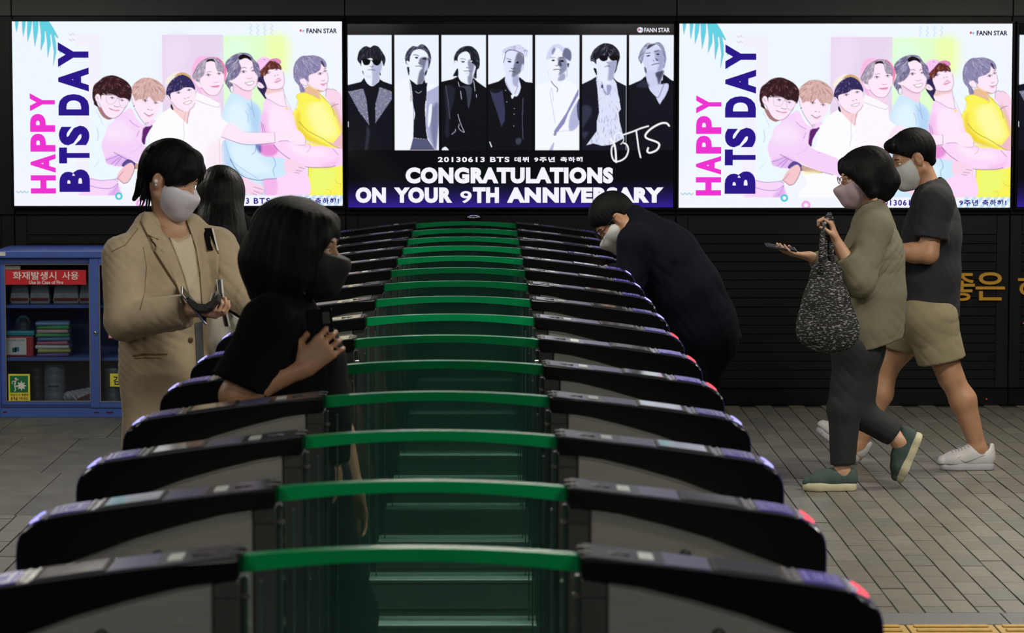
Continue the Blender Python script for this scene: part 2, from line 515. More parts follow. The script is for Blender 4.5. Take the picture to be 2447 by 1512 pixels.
LEFT = [(n, mirror(me), m, p) for (n, me, m, p) in RIGHT]

def bar_mesh():
    bm = bmesh.new(); n = 25
    t, b = [], []
    for k in range(n):
        x = -.2965 + .593 * k / (n - 1); q = 1 - (x / .3) ** 2
        t.append((x, 1.107 + .0135 * q)); b.append((x, 1.077 + .0205 * q))
    bm_prism(bm, t + b[::-1], -.0175, .0175, 0.0018, 1)
    return bm_mesh('green_bar', bm)
def glass_mesh():
    bm = bmesh.new(); n = 13; t = []
    for k in range(n):
        x = -.2845 + .569 * k / (n - 1); q = 1 - (x / .3) ** 2
        t.append((x, 1.0765 + .0205 * q))
    bm_prism(bm, t + [(.2845, .181), (-.2845, .181)], -.006, .006)
    return bm_mesh('glass_panel', bm)
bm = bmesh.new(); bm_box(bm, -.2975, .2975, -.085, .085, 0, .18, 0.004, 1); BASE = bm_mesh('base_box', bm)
bm = bmesh.new(); bm_box(bm, -.290, .290, -.080, .080, .1795, .1835, 0.001, 1); BTOP = bm_mesh('base_top_lit', bm)
bm = bmesh.new(); bm_box(bm, -.290, .290, -.088, -.0835, .172, .1805); bm_box(bm, -.290, .290, -.09, -.0835, .08, .084); BLINE = bm_mesh('base_trim', bm)
BAR, GLASS = bar_mesh(), glass_mesh()
N_GATES = 15
PITCH_G = 0.871
def gate_pos(i):
    d = PITCH_G * (5.88 + i)
    return (-.139, d, 0)
ordinal = ['nearest the camera', 'second', 'third', 'fourth', 'fifth', 'sixth', 'seventh', 'eighth', 'ninth', 'tenth', 'eleventh', 'twelfth', 'thirteenth', 'fourteenth', 'fifteenth', 'last in the row, by the wall']
RED = {0, 1, 4, 5, 6}
for i in range(N_GATES):
    if i == 0: lab = 'ticket gate with green bar nearest the camera, cut by the bottom edge'
    elif i == 14: lab = 'last ticket gate of the row, its bright green bar under the dark central display'
    else: lab = '%s ticket gate counted from the camera%s' % (ordinal[i], ', red lamp on its right end' if i in RED else ', blue lamp on its right end')
    g = thing('ticket_gate', lab, 'ticket gate', gate_pos(i), 'row of ticket gates')
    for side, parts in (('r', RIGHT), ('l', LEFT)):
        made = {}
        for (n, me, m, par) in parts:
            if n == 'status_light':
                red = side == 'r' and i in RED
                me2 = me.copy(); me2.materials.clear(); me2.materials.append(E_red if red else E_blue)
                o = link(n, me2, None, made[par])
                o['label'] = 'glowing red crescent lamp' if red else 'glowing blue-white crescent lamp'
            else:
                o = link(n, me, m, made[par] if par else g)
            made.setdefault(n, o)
    link('green_bar', BAR, M_bar, g)
    link('glass_panel', GLASS, M_glass, g)
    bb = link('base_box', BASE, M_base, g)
    link('base_trim', BLINE, M_trim, bb); link('base_top_lit', BTOP, M_btop, bb)

# ================================================================== artwork of the displays (flat print, rasterised to colour values per screen cell)
class Canvas:
    def __init__(s, x0, y0, x1, y1, res):
        s.x0, s.y0, s.res = x0, y0, res
        s.w = int(round((x1 - x0) * res)); s.h = int(round((y1 - y0) * res))
        s.im = np.zeros((s.h, s.w, 3), np.float32)
    def px(s, pts):
        a = np.asarray(pts, float)
        return (a - [s.x0, s.y0]) * s.res
    def smooth(s, a, closed, n=6):
        k = len(a)
        if k < 3: return a
        out = []
        rng_ = range(k) if closed else range(k - 1)
        for i in rng_:
            if closed: p0, p1, p2, p3 = a[i - 1], a[i], a[(i + 1) % k], a[(i + 2) % k]
            else: p0, p1, p2, p3 = a[max(i - 1, 0)], a[i], a[i + 1], a[min(i + 2, k - 1)]
            for t in np.arange(n) / n:
                out.append(0.5 * (2 * p1 + (p2 - p0) * t + (2 * p0 - 5 * p1 + 4 * p2 - p3) * t * t + (3 * p1 - p0 - 3 * p2 + p3) * t ** 3))
        if not closed: out.append(a[-1])
        return np.array(out)
    def _box(s, a, pad):
        xa = max(0, int(a[:, 0].min() - pad)); xb = min(s.w, int(a[:, 0].max() + pad) + 2)
        ya = max(0, int(a[:, 1].min() - pad)); yb = min(s.h, int(a[:, 1].max() + pad) + 2)
        return xa, xb, ya, yb
    def mask_poly(s, pts, sm=True, blur=0.0):
        a = s.px(pts)
        if sm: a = s.smooth(a, True)
        pad = 3 + blur * 3 * s.res
        xa, xb, ya, yb = s._box(a, pad)
        if xb <= xa or yb <= ya: return None
        Y = np.arange(ya, yb)[:, None] + 0.5; X = np.arange(xa, xb)[None, :] + 0.5
        m = np.zeros((yb - ya, xb - xa), bool)
        b = np.roll(a, -1, 0)
        for (x1, y1), (x2, y2) in zip(a, b):
            if y1 == y2: continue
            c = ((y1 <= Y) & (Y < y2)) | ((y2 <= Y) & (Y < y1))
            m ^= c & (X < x1 + (Y - y1) * (x2 - x1) / (y2 - y1))
        m = m.astype(np.float32)
        if blur: m = s.gauss(m, blur * s.res)
        return (xa, xb, ya, yb, m)
    def gauss(s, m, sg):
        r = max(1, int(sg * 2.5)); k = np.exp(-0.5 * (np.arange(-r, r + 1) / sg) ** 2); k /= k.sum()
        for ax in (0, 1):
            p = [(0, 0), (0, 0)]; p[ax] = (r, r)
            q = np.pad(m, p, mode='edge'); o = np.zeros_like(m)
            for i, kv in enumerate(k):
                sl = [slice(None), slice(None)]; sl[ax] = slice(i, i + m.shape[ax])
                o += kv * q[tuple(sl)]
            m = o
        return m
    def put(s, M, col, a=1.0, clip=None):
        if M is None: return
        xa, xb, ya, yb, m = M
        if clip is not None: m = m * clip[ya:yb, xa:xb]
        m = (m * a)[..., None]
        s.im[ya:yb, xa:xb] = s.im[ya:yb, xa:xb] * (1 - m) + np.array(col, np.float32) / 255.0 * m
    def full(s, M):
        f = np.zeros((s.h, s.w), np.float32)
        if M is not None: f[M[2]:M[3], M[0]:M[1]] = M[4]
        return f
    def poly(s, pts, col, a=1.0, sm=True, blur=0.0, clip=None):
        M = s.mask_poly(pts, sm, blur); s.put(M, col, a, clip); return M
    def line(s, pts, wd, col, a=1.0, sm=True, clip=None, taper=False):
        p = s.px(pts)
        if sm: p = s.smooth(p, False, 4)
        wd = wd * s.res
        xa, xb, ya, yb = s._box(p, wd + 2)
        if xb <= xa or yb <= ya: return
        Y = np.arange(ya, yb)[:, None] + 0.5; X = np.arange(xa, xb)[None, :] + 0.5
        d = np.full((yb - ya, xb - xa), 1e6, np.float32)
        n = len(p) - 1
        for i in range(n):
            ax, ay = p[i]; bx, by = p[i + 1]; dx, dy = bx - ax, by - ay
            t = np.clip(((X - ax) * dx + (Y - ay) * dy) / max(1e-9, dx * dx + dy * dy), 0, 1)
            hw = wd / 2
            if taper: hw = hw * (0.15 + 0.85 * math.sin(math.pi * (i + 0.5) / n))
            d = np.minimum(d, np.hypot(X - ax - t * dx, Y - ay - t * dy) - hw)
        s.put((xa, xb, ya, yb, np.clip(0.5 - d, 0, 1).astype(np.float32)), col, a, clip)
    def ell(s, cx, cy, rx, ry, col, a=1.0, rot=0.0, blur=0.0, clip=None):
        t = np.linspace(0, 2 * math.pi, 20, endpoint=False)
        c, q = math.cos(rot), math.sin(rot)
        pts = [(cx + rx * math.cos(u) * c - ry * math.sin(u) * q, cy + rx * math.cos(u) * q + ry * math.sin(u) * c) for u in t]
        return s.poly(pts, col, a, False, blur, clip)
    def strands(s, M, n, cols, focus, length, wd=0.8, a=0.8, seed=1, curl=0.25):
        """hair strands inside a mask, fanning out from a crown point"""
        r = np.random.default_rng(seed); clip = s.full(M)
        ys, xs = np.nonzero(clip > 0.5)
        if len(xs) == 0: return
        for _ in range(n):
            k = r.integers(0, len(xs)); x = xs[k] / s.res + s.x0; y = ys[k] / s.res + s.y0
            dx, dy = x - focus[0], y - focus[1]; L = math.hypot(dx, dy) + 1e-6; dx /= L; dy /= L
            cu = curl * r.normal(); l = length * (0.5 + r.random())
            pts = [(x - dx * l / 2, y - dy * l / 2), (x - dy * cu * l / 2, y + dx * cu * l / 2), (x + dx * l / 2, y + dy * l / 2 + abs(dx) * l * .2)]
            s.line(pts, wd * (0.6 + r.random() * .8), cols[r.integers(0, len(cols))], a, True, clip, True)

def zf(ox, oy, k):
    return lambda *p: [(ox + p[i] * k, oy + p[i + 1] * k) for i in range(0, len(p), 2)]

def draw_party(ss):
    C = Canvas(38, 52, 820, 490, ss)
    z1, z2, z3, z4 = zf(220, 120, .11905), zf(450, 110, .11905), zf(590, 110, .11241), zf(520, 260, .15211)
    zR = lambda *p: [((1780 + p[i] * .15873 - 1618) * .986 + 38, 260 + p[i + 1] * .15873 - 2) for i in range(0, len(p), 2)]
    zA = zf(0, 0, 1 / 2.907); zL = zf(30, 40, .15207)
    C.im[:] = np.array([244, 246, 255]) / 255.0
    C.poly([(60, 60), (700, 60), (780, 250), (500, 300), (60, 400)], (238, 248, 255), 0.9, True, 40)
    C.poly([(400, 330), (820, 330), (820, 490), (400, 490)], (240, 244, 255), 0.8, True, 20)
    R = lambda x0, y0, x1, y1, c, a=1.0: C.poly([(x0, y0), (x1, y0), (x1, y1), (x0, y1)], c, a, False)
    R(188, 82, 247, 460, (248, 236, 252), .6)
    R(188, 110, 218, 240, (240, 248, 255), .8)
    R(393, 84, 538, 300, (233, 214, 240)); C.poly([(400, 95), (460, 100), (430, 200), (396, 240)], (240, 225, 248), .7, True, 12)
    R(538, 86, 680, 300, (226, 255, 206)); C.poly([(545, 100), (600, 110), (590, 200), (545, 230)], (224, 255, 236), .8, True, 14)
    C.poly([(640, 90), (690, 90), (690, 170), (650, 160)], (240, 255, 170), .8, True, 9)
    # leaf
    teal = (98, 210, 228); edge = (70, 120, 150)
    for p in [(105, 78, 160, 78, 150, 140, 125, 250, 112, 160), (215, 78, 268, 78, 262, 160, 230, 318, 218, 200), (298, 78, 368, 78, 350, 220, 297, 395, 292, 240), (382, 78, 465, 78, 460, 230, 408, 470, 390, 280)]:
        M = C.poly(zL(*p), teal, 1, False); C.line(zL(*(p + p[:2])), .5, edge, .8, False)
    p = (485, 78, 630, 82, 700, 190, 775, 335, 750, 335, 708, 268, 735, 420, 738, 560, 690, 770, 705, 560, 668, 280, 645, 290, 655, 420, 605, 640, 600, 400, 580, 225, 563, 240, 560, 380, 498, 535, 510, 300)
    C.poly(zL(*p), teal, 1, False); C.line(zL(*(p + p[:2])), .5, edge, .8, False)
    C.poly(zL(785, 535, 830, 550, 795, 580), teal, 1, False); C.poly(zL(800, 760, 815, 770, 793, 820), teal, 1, False)
    for i in range(3):
        for (x0, y0, cx) in [(44, 456 + 12 * i, (70, 165, 185))]:
            C.line([(x0 + 4.8 * k, y0 + (2.2 if k % 2 else -2.2)) for k in range(7)], 1.3, cx, 1)
    for i in range(4):
        C.line([(603 + 16.5 * i + (2.5 if k % 2 else -2.5), 58 + 5.2 * k) for k in range(6)], 1.2, (176, 206, 244), .95)
    for i in range(2):
        C.line([(173 + 4.5 * k, 83 + 13 * i + (2 if k % 2 else -2)) for k in range(4)], 1.2, (230, 170, 225), 1)
    INK = (96, 62, 128)
    SK, SK2, SK3 = (255, 232, 248), (250, 214, 236), (232, 176, 170)
    def outline(pts, w=.8, c=INK, a=.85, closed=False):
        C.line(pts + ([pts[0]] if closed else []), w, c, a)
    def eye(x, y, w, rot=0.0, iris=(60, 40, 70)):
        C.line([(x - w, y + .5 - rot * w), (x - w * .2, y - w * .45), (x + w, y - .2 + rot * w)], 1.0, iris, 1)
        C.ell(x, y + .3, w * .42, w * .36, iris, 1); C.ell(x + w * .15, y, w * .12, w * .12, (255, 255, 255), .9)
        C.line([(x - w * .8, y + w * .5), (x + w * .7, y + w * .5 + rot * w)], .5, (200, 150, 190), .8)
    # ---- back to front: 7 (yellow), then bodies leftwards
    # figure 7: yellow shirt, profile to the right, hand at chin
    Y1, Y2, Y3 = (252, 244, 90), (255, 252, 170), (236, 200, 50)
    C.poly(zR(3300, 0, 3300, 1280, 2990, 1280, 2970, 900, 3000, 600), Y1, 1, True)
    C.poly([(705, 285), (712, 255), (717, 225), (735, 218), (770, 226), (790, 250), (800, 262), (824, 290), (824, 345), (790, 350), (760, 340), (730, 330), (712, 312)], Y1)
    C.poly([(735, 255), (770, 240), (800, 290), (806, 325), (770, 330), (745, 300)], Y2, .9, True, 7)
    C.poly([(706, 290), (716, 262), (722, 300), (745, 325), (790, 350), (740, 338), (714, 315)], Y3, .7, True, 3)
    C.poly([(738, 395), (820, 385), (820, 466), (736, 466)], Y1, 1, False)
    C.poly([(745, 400), (800, 395), (800, 440), (760, 466), (745, 460)], (232, 255, 130), .7, True, 9)
    C.poly([(728, 338), (760, 344), (800, 360), (820, 364), (820, 385), (736, 352)], Y1, 1, False)
    outline(z4(1290, 190, 1420, 330, 1640, 450, 1750, 520, 1860, 590, 1960, 615), 1.2, (150, 110, 40))
    outline(z4(1430, 900, 1420, 1340), .9, (120, 100, 60)); outline(z4(1700, 1250, 1770, 1265, 1770, 1340), .8, (200, 180, 60)); outline(z4(1850, 1100, 1880, 1150, 1960, 1170), .8, (180, 170, 50))
    C.poly(z4(1970, 340, 1970, 610, 1880, 590, 1720, 500, 1820, 530), (240, 190, 200), 1, False)
    C.poly(z3(1640, 1040, 1790, 1210, 1880, 1350, 2040, 1700, 2040, 1500, 2040, 1150, 1990, 1000, 1880, 930, 1700, 900, 1690, 1030, 1660, 1060), SK2)
    C.poly(z3(1800, 1200, 1900, 1500, 2040, 1900, 2040, 1650, 1900, 1250), SK3, .6, True, 2)
    outline(z3(1510, 930, 1560, 1010, 1700, 1150, 1810, 1260, 1870, 1480)); outline(z3(1690, 1050, 1700, 930, 1760, 900, 1800, 920, 1840, 905, 1920, 950)); 
    C.line(z3(1800, 1290, 1860, 1250, 1950, 1220), 1.1, (90, 70, 60), .9)
    # head 7
    C.poly(z3(1180, 960, 1300, 860, 1500, 960, 1560, 1060, 1560, 1130, 1300, 1010), (236, 190, 160))
    M = C.poly(z3(1270, 560, 1380, 420, 1560, 330, 1690, 430, 1715, 560, 1745, 700, 1715, 800, 1715, 880, 1640, 955, 1500, 930, 1340, 820, 1290, 700), SK)
    C.poly(z3(1310, 800, 1420, 880, 1560, 930, 1640, 955, 1480, 990, 1330, 880), (238, 190, 130), .8, True, 1.2)
    C.poly(z3(1140, 720, 1170, 690, 1230, 680, 1300, 740, 1310, 820, 1270, 845, 1200, 810), SK); outline(z3(1140, 720, 1180, 690, 1250, 690, 1310, 800, 1260, 845, 1180, 800), .8)
    H = C.poly(z3(1010, 640, 1010, 470, 1060, 330, 1180, 220, 1320, 205, 1440, 200, 1580, 240, 1680, 320, 1710, 430, 1660, 450, 1600, 380, 1580, 480, 1500, 560, 1380, 600, 1330, 640, 1330, 760, 1260, 700, 1180, 680, 1140, 740, 1220, 860, 1250, 960, 1170, 990, 1140, 930, 1120, 840, 1040, 740), (140, 134, 172))
    C.strands(H, 150, [(90, 80, 120), (180, 175, 215), (210, 205, 235), (120, 112, 155), (235, 225, 245)], (716, 128), 9, .7, .8, 3)
    C.poly(z3(1590, 300, 1640, 350, 1670, 450, 1650, 440, 1600, 380), (60, 45, 80), .8)
    eye(767, 176, 6, -.15); eye(778.5, 170, 4.5, -.2); C.line(z3(1470, 530, 1540, 500, 1570, 510), 1.2, (110, 90, 120)); C.line(z3(1650, 490, 1700, 465), 1.4, (90, 70, 100))
    C.line(z3(1600, 720, 1630, 740, 1670, 710), .9, (150, 90, 120)); C.line(z3(1580, 800, 1640, 805, 1705, 785), 1.2, (150, 60, 90)); C.ell(774, 203, 5, 1.6, (236, 150, 180), .8)
    outline(z3(1715, 560, 1745, 700, 1715, 790, 1715, 880, 1640, 955, 1510, 930), .8)
    C.poly(z3(1060, 1050, 1160, 985, 1300, 1000, 1560, 1120, 1560, 1170, 1300, 1180, 1100, 1140), Y1); outline(z3(1160, 985, 1060, 1050, 1100, 1140, 1040, 1350), .7, (190, 170, 70)); outline(z3(1160, 985, 1300, 1000, 1500, 1090, 1560, 1160), .7, (200, 180, 80))
    # figure 6: pink sweater
    K1, K2, K3 = (253, 216, 250), (255, 234, 252), (238, 160, 222)
    C.poly([(624, 330), (622, 300), (630, 262), (636, 238), (660, 232), (690, 252), (702, 275), (708, 298), (715, 315), (722, 335), (733, 400), (736, 466), (630, 466), (625, 420)], K1)
    C.poly([(650, 250), (690, 262), (706, 310), (660, 320), (640, 300)], K2, .9, True, 7)
    C.poly([(625, 300), (640, 262), (645, 330), (660, 400), (640, 420), (626, 380)], K3, .45, True, 5)
    for p in [(660, 130, 655, 350), (700, 200, 720, 355), (725, 230, 755, 355)]: outline(z4(*p), .9, (80, 40, 130))
    C.poly(z4(620, 560, 900, 545, 960, 640, 880, 720, 720, 710), (232, 140, 214), .9, True, 2)
    C.poly(z2(1560, 860, 1900, 820, 1940, 950, 1980, 1200, 1900, 1230, 1700, 1100, 1590, 1030), SK); C.poly(z2(1590, 870, 1900, 830, 1880, 900, 1700, 930, 1600, 960), (235, 190, 180), .7, True, 1.5)
    M = C.poly(z2(1490, 640, 1560, 460, 1700, 340, 1860, 400, 1930, 520, 1950, 680, 1930, 800, 1860, 850, 1740, 865, 1600, 840, 1530, 760), SK)
    C.poly(z2(1420, 540, 1530, 560, 1540, 660, 1600, 830, 1560, 960, 1590, 1040, 1560, 1050, 1480, 940, 1400, 800), (50, 42, 84))
    C.poly(z2(1395, 760, 1430, 715, 1490, 740, 1545, 810, 1500, 840, 1430, 820), SK); outline(z2(1400, 760, 1440, 718, 1500, 750, 1545, 810), .8); outline(z2(1440, 760, 1480, 800), .7)
    H = C.poly(z2(1440, 520, 1560, 350, 1660, 300, 1800, 320, 1880, 400, 1885, 480, 1810, 450, 1720, 470, 1640, 480, 1580, 580, 1490, 610), (96, 44, 40))
    C.strands(H, 70, [(150, 84, 60), (60, 24, 30), (220, 170, 150), (120, 60, 50)], (650, 140), 8, .8, .85, 5, .5)
    C.poly(z2(1390, 330, 1440, 260, 1560, 225, 1660, 260, 1640, 310, 1560, 400, 1440, 525, 1400, 440), (250, 200, 244)); C.poly(z2(1640, 300, 1700, 255, 1790, 250, 1870, 290, 1880, 335, 1830, 355, 1740, 300), (238, 140, 200)); outline(z2(1440, 525, 1560, 400, 1650, 305, 1750, 290, 1840, 355, 1880, 330, 1860, 280, 1780, 250), .8)
    C.line(z2(1535, 272, 1570, 275), 1.2, (120, 90, 180))
    eye(643, 174, 6, -.2); eye(664, 166, 4.5, -.25); C.line(z2(1750, 600, 1770, 585), 1.1, INK); C.line(z2(1800, 585, 1825, 575), 1.1, INK)
    C.poly(z2(1745, 715, 1800, 650, 1850, 640, 1885, 670, 1850, 710, 1790, 740), (240, 170, 210)); C.line(z2(1750, 715, 1810, 690, 1880, 665), 2.4, (252, 246, 255)); C.line(z2(1745, 718, 1820, 700, 1885, 668), .8, (90, 50, 80))
    outline(z2(1540, 770, 1600, 840, 1740, 865, 1860, 850, 1925, 800, 1950, 680, 1925, 520), .8); outline(z2(1920, 830, 1950, 1000, 1980, 1180), .7)
    C.line(z2(1590, 1050, 1700, 1100, 1830, 1180, 1960, 1210, 2000, 1195), 1.3, (170, 140, 200), .8); C.ell(687, 258.5, 3, 2.6, (240, 235, 60))
    outline(z2(1940, 950, 2130, 1370), .8, (200, 140, 200))
    # figure 5: light blue sweater
    B1, B2, B3 = (206, 234, 252), (228, 246, 255), (150, 190, 240)
    C.poly([(531, 300), (532, 275), (540, 250), (556, 222), (580, 226), (605, 240), (618, 250), (626, 268), (622, 300), (622, 350), (628, 370), (690, 380), (688, 408), (660, 425), (630, 428), (632, 466), (536, 466), (530, 380)], B1)
    C.poly([(545, 260), (580, 240), (600, 290), (590, 330), (550, 320)], B2, .9, True, 8); C.poly([(550, 345), (600, 350), (640, 390), (660, 410), (600, 415), (560, 390)], B2, .8, True, 8)
    C.poly([(596, 250), (624, 262), (620, 320), (604, 310)], B3, .45, True, 5); C.poly([(531, 330), (545, 345), (560, 390), (585, 420), (560, 425), (538, 395)], B3, .4, True, 4)
    outline(z4(205, 770, 300, 930, 420, 1050, 640, 1105, 780, 1090, 930, 1080), 1.3, (50, 50, 110)); outline(z4(120, 450, 200, 740, 330, 880, 640, 1080), .8, (110, 150, 220)); outline(z4(880, 740, 920, 860, 880, 940, 900, 1040), 1, (70, 120, 200)); outline(z4(450, 20, 490, 100, 495, 210), .8, (120, 160, 225))
    outline(z4(550, 700, 600, 660, 620, 560), .9, (60, 90, 190)); C.poly(z4(610, 550, 690, 560, 690, 680, 640, 640), (40, 60, 150), .6, True, 2); C.poly(z4(730, 1100, 720, 1190, 730, 1330, 920, 1330, 930, 1095), K3, .55, True, 2)
    C.poly(z2(930, 750, 1280, 870, 1285, 1020, 1250, 1075, 1180, 1060, 1060, 980, 930, 920), SK2); C.poly(z2(960, 760, 1280, 880, 1220, 915, 1080, 870), (230, 180, 190), .6, True, 1.5)
    M = C.poly(z2(1000, 560, 1050, 330, 1180, 240, 1300, 310, 1380, 450, 1420, 640, 1380, 790, 1270, 885, 1140, 870, 1010, 790, 940, 690), SK)
    H = C.poly(z2(765, 720, 820, 560, 770, 360, 860, 240, 980, 165, 1120, 135, 1260, 165, 1350, 280, 1440, 380, 1470, 600, 1420, 610, 1340, 480, 1300, 300, 1180, 250, 1050, 290, 1090, 440, 1050, 560, 980, 640, 900, 690, 930, 800, 930, 910, 880, 925, 840, 850), (120, 112, 146))
    C.strands(H, 190, [(70, 60, 95), (200, 195, 235), (165, 160, 205), (245, 240, 255), (95, 86, 120)], (582, 130), 10, .75, .85, 7)
    C.poly(z2(1040, 220, 1120, 170, 1240, 200, 1300, 300, 1270, 290, 1180, 240, 1070, 280), (24, 14, 24))
    C.poly(z2(850, 690, 940, 690, 930, 740, 870, 720), SK); C.poly(z2(870, 830, 920, 800, 925, 910, 885, 915), (235, 235, 250))
    eye(585.5, 171.5, 6.5, -.1); eye(608, 169, 4, -.1); C.line(z2(1100, 440, 1160, 430, 1190, 445), 1.3, (120, 100, 130)); C.line(z2(1280, 450, 1310, 420), 1.3, (70, 60, 80)); C.line(z2(1200, 640, 1250, 655, 1310, 630), .9, (180, 120, 160))
    C.poly(z2(1160, 735, 1240, 720, 1335, 700, 1310, 760, 1240, 775), (255, 255, 255)); outline(z2(1160, 735, 1240, 722, 1335, 702, 1320, 755, 1240, 778, 1165, 738), .9, (120, 60, 100)); C.line(z2(1180, 775, 1250, 795, 1310, 770), 1.2, (245, 190, 220))
    outline(z2(930, 740, 1010, 790, 1140, 870, 1270, 885, 1380, 790, 1415, 640), .8); C.line(z2(1280, 1050, 1310, 1270, 1350, 1410), .8, (130, 130, 200)); C.line(z2(1200, 1130, 1290, 1270), .6, (130, 130, 200))
    # figure 4: white shirt, pink bucket hat, arm across
    W1, W2 = (253, 248, 254), (252, 232, 244)
    C.poly([(454, 330), (450, 290), (458, 260), (468, 240), (475, 225), (500, 228), (528, 250), (533, 280), (555, 300), (545, 325), (532, 345), (532, 400), (538, 466), (470, 466), (456, 400)], W1)
    C.poly([(500, 345), (532, 340), (534, 420), (515, 440), (495, 400)], W2, .8, True, 6)
    C.poly(z4(80, 430, 210, 210, 430, 350, 660, 365, 1110, 365, 1230, 310, 1340, 380, 1385, 480, 1390, 560, 1250, 550, 1100, 490, 910, 520, 640, 545, 410, 545), SK); C.poly(z4(350, 470, 700, 530, 910, 520, 640, 500), SK2, .7, True, 3)
    outline(z4(70, 430, 400, 540, 640, 545, 910, 520, 1000, 495, 1110, 490), 1, (80, 60, 130)); outline(z4(905, 365, 915, 520), .8); outline(z4(1110, 490, 1240, 550, 1380, 555, 1385, 480), .8); outline(z4(430, 350, 660, 365, 900, 365), .6, (210, 160, 210))
    outline(z4(0, 480, 80, 430, 210, 210), .6, (220, 200, 225)); outline(z4(50, 480, 50, 900), .8, (200, 150, 200))
    C.poly(z4(900, 540, 1000, 500, 1120, 500, 1280, 560, 1390, 560, 1420, 530, 1480, 560, 1820, 600, 1990, 640, 1990, 850, 1750, 905, 1450, 905, 1200, 810, 1000, 680), K1); C.poly(z4(1100, 520, 1400, 600, 1700, 640, 1700, 740, 1300, 720), K2, .9, True, 5); C.poly(z4(1600, 880, 1850, 800, 1920, 700, 1880, 850, 1750, 905), K3, .4, True, 4)
    outline(z4(890, 550, 1020, 690, 1250, 840, 1430, 905, 1730, 905, 1850, 880), 1.1, (80, 30, 90)); outline(z4(1810, 610, 1900, 710), .8); outline(z4(1420, 540, 1460, 570, 1450, 630, 1400, 670), .9, (190, 120, 200))
    C.poly(z4(1090, 770, 1380, 880, 1380, 900, 1350, 960, 1280, 1005, 1180, 980, 1060, 965), SK2); 
    for p in [(1280, 905, 1370, 925), (1230, 950, 1330, 965), (1210, 985, 1290, 1000)]: outline(z4(*p), .8)
    C.poly(z4(140, 960, 360, 1070, 440, 1060, 560, 1130, 720, 1200, 720, 1260, 700, 1330, 480, 1330, 330, 1230, 240, 1150), SK2)
    for p in [(570, 1210, 710, 1250), (570, 1270, 710, 1320), (530, 1300, 620, 1335)]: outline(z4(*p), .9)
    outline(z4(370, 1080, 390, 1140, 340, 1220), 1.6, (70, 50, 70)); outline(z4(400, 1080, 415, 1150, 370, 1230), 1, INK)
    # head 4
    C.poly(z2(290, 860, 620, 960, 630, 1110, 480, 1030, 330, 960), SK2)
    C.poly(z2(110, 600, 120, 420, 190, 260, 300, 200, 440, 215, 600, 225, 720, 310, 800, 480, 790, 620, 730, 720, 740, 500, 600, 260, 400, 260, 200, 500, 300, 940, 240, 910, 180, 800), (250, 190, 232)); C.poly(z2(600, 230, 720, 310, 800, 480, 780, 650, 730, 720, 740, 480), (240, 130, 180), .9)
    M = C.poly(z2(270, 660, 300, 500, 400, 310, 560, 290, 700, 450, 750, 600, 730, 760, 650, 930, 560, 985, 430, 950, 320, 830), SK)
    C.poly(z2(165, 700, 200, 690, 265, 740, 290, 820, 220, 800), SK)
    H = C.poly(z2(120, 600, 230, 380, 380, 265, 520, 240, 640, 270, 740, 420, 740, 560, 690, 520, 610, 500, 570, 350, 520, 310, 400, 330, 380, 480, 350, 580, 270, 650, 260, 720, 180, 690), (168, 156, 176))
    C.strands(H, 120, [(110, 90, 110), (225, 220, 240), (245, 240, 250), (140, 126, 150)], (508, 136), 9, .75, .85, 9)
    C.poly(z2(390, 320, 430, 270, 520, 260, 580, 320, 500, 300, 420, 320), (48, 28, 36)); outline(z2(120, 600, 240, 370, 390, 260, 540, 230, 700, 310), .9, (60, 30, 60))
    eye(502, 179, 6, .05); eye(527.5, 176, 5, .0); C.line(z2(400, 530, 460, 510, 500, 520), 1.1, (140, 110, 140)); C.line(z2(540, 720, 580, 730, 630, 715), .9, (180, 120, 150)); C.poly(z2(480, 805, 570, 790, 660, 785, 630, 825, 560, 830), (240, 160, 200)); C.line(z2(480, 806, 570, 805, 660, 785), .9, (150, 80, 110))
    outline(z2(290, 830, 420, 960, 560, 985, 650, 930, 730, 760), .8)
    C.poly(z2(190, 960, 240, 930, 400, 1000, 620, 1120, 670, 1160, 620, 1220, 420, 1180, 220, 1080), W1); outline(z2(240, 935, 400, 1000, 620, 1110), .7, (190, 160, 200)); outline(z2(190, 1080, 400, 1160, 620, 1220, 650, 1180), 1, (190, 150, 210))
    # figure 3: dark fringe, cap, white shirt
    C.poly([(360, 340), (368, 300), (385, 275), (402, 262), (420, 255), (438, 275), (452, 300), (455, 345), (460, 466), (325, 466), (340, 430), (330, 400)], (253, 252, 255))
    C.poly(z1(1640, 1080, 1980, 1200, 1960, 1340, 1940, 1460, 1800, 1330, 1660, 1180), (250, 210, 214)); 
    M = C.poly(z1(1610, 900, 1700, 770, 1900, 720, 2060, 760, 2100, 880, 2110, 1010, 2060, 1130, 1980, 1210, 1860, 1210, 1740, 1140, 1650, 1030), SK)
    C.poly(z1(1520, 900, 1560, 890, 1610, 960, 1630, 1040, 1580, 1020), SK); outline(z1(1525, 890, 1570, 960, 1620, 1040), .8)
    C.poly(z1(1500, 680, 1560, 540, 1700, 450, 1800, 440, 1740, 520, 1600, 650), (248, 240, 225)); C.poly(z1(1690, 530, 1780, 455, 1900, 450, 2010, 520, 2040, 610, 1980, 570, 1860, 490), (212, 174, 120))
    H = C.poly(z1(1520, 870, 1560, 700, 1680, 560, 1830, 490, 1960, 530, 2050, 620, 2100, 730, 2095, 790, 2040, 750, 1940, 740, 1880, 750, 1780, 810, 1620, 860, 1620, 980, 1570, 900), (52, 44, 92))
    C.strands(H, 26, [(220, 200, 225), (150, 130, 170)], (436, 180), 5, .8, .8, 12)
    C.poly(z1(1610, 1080, 1640, 1090, 1670, 1190, 1620, 1160), (40, 36, 70))
    eye(431, 221, 5.5, -.12); eye(456.5, 214.5, 5, -.15); C.line(z1(1880, 965, 1920, 960), .9, INK); C.line(z1(1950, 950, 1980, 940), .9, INK)
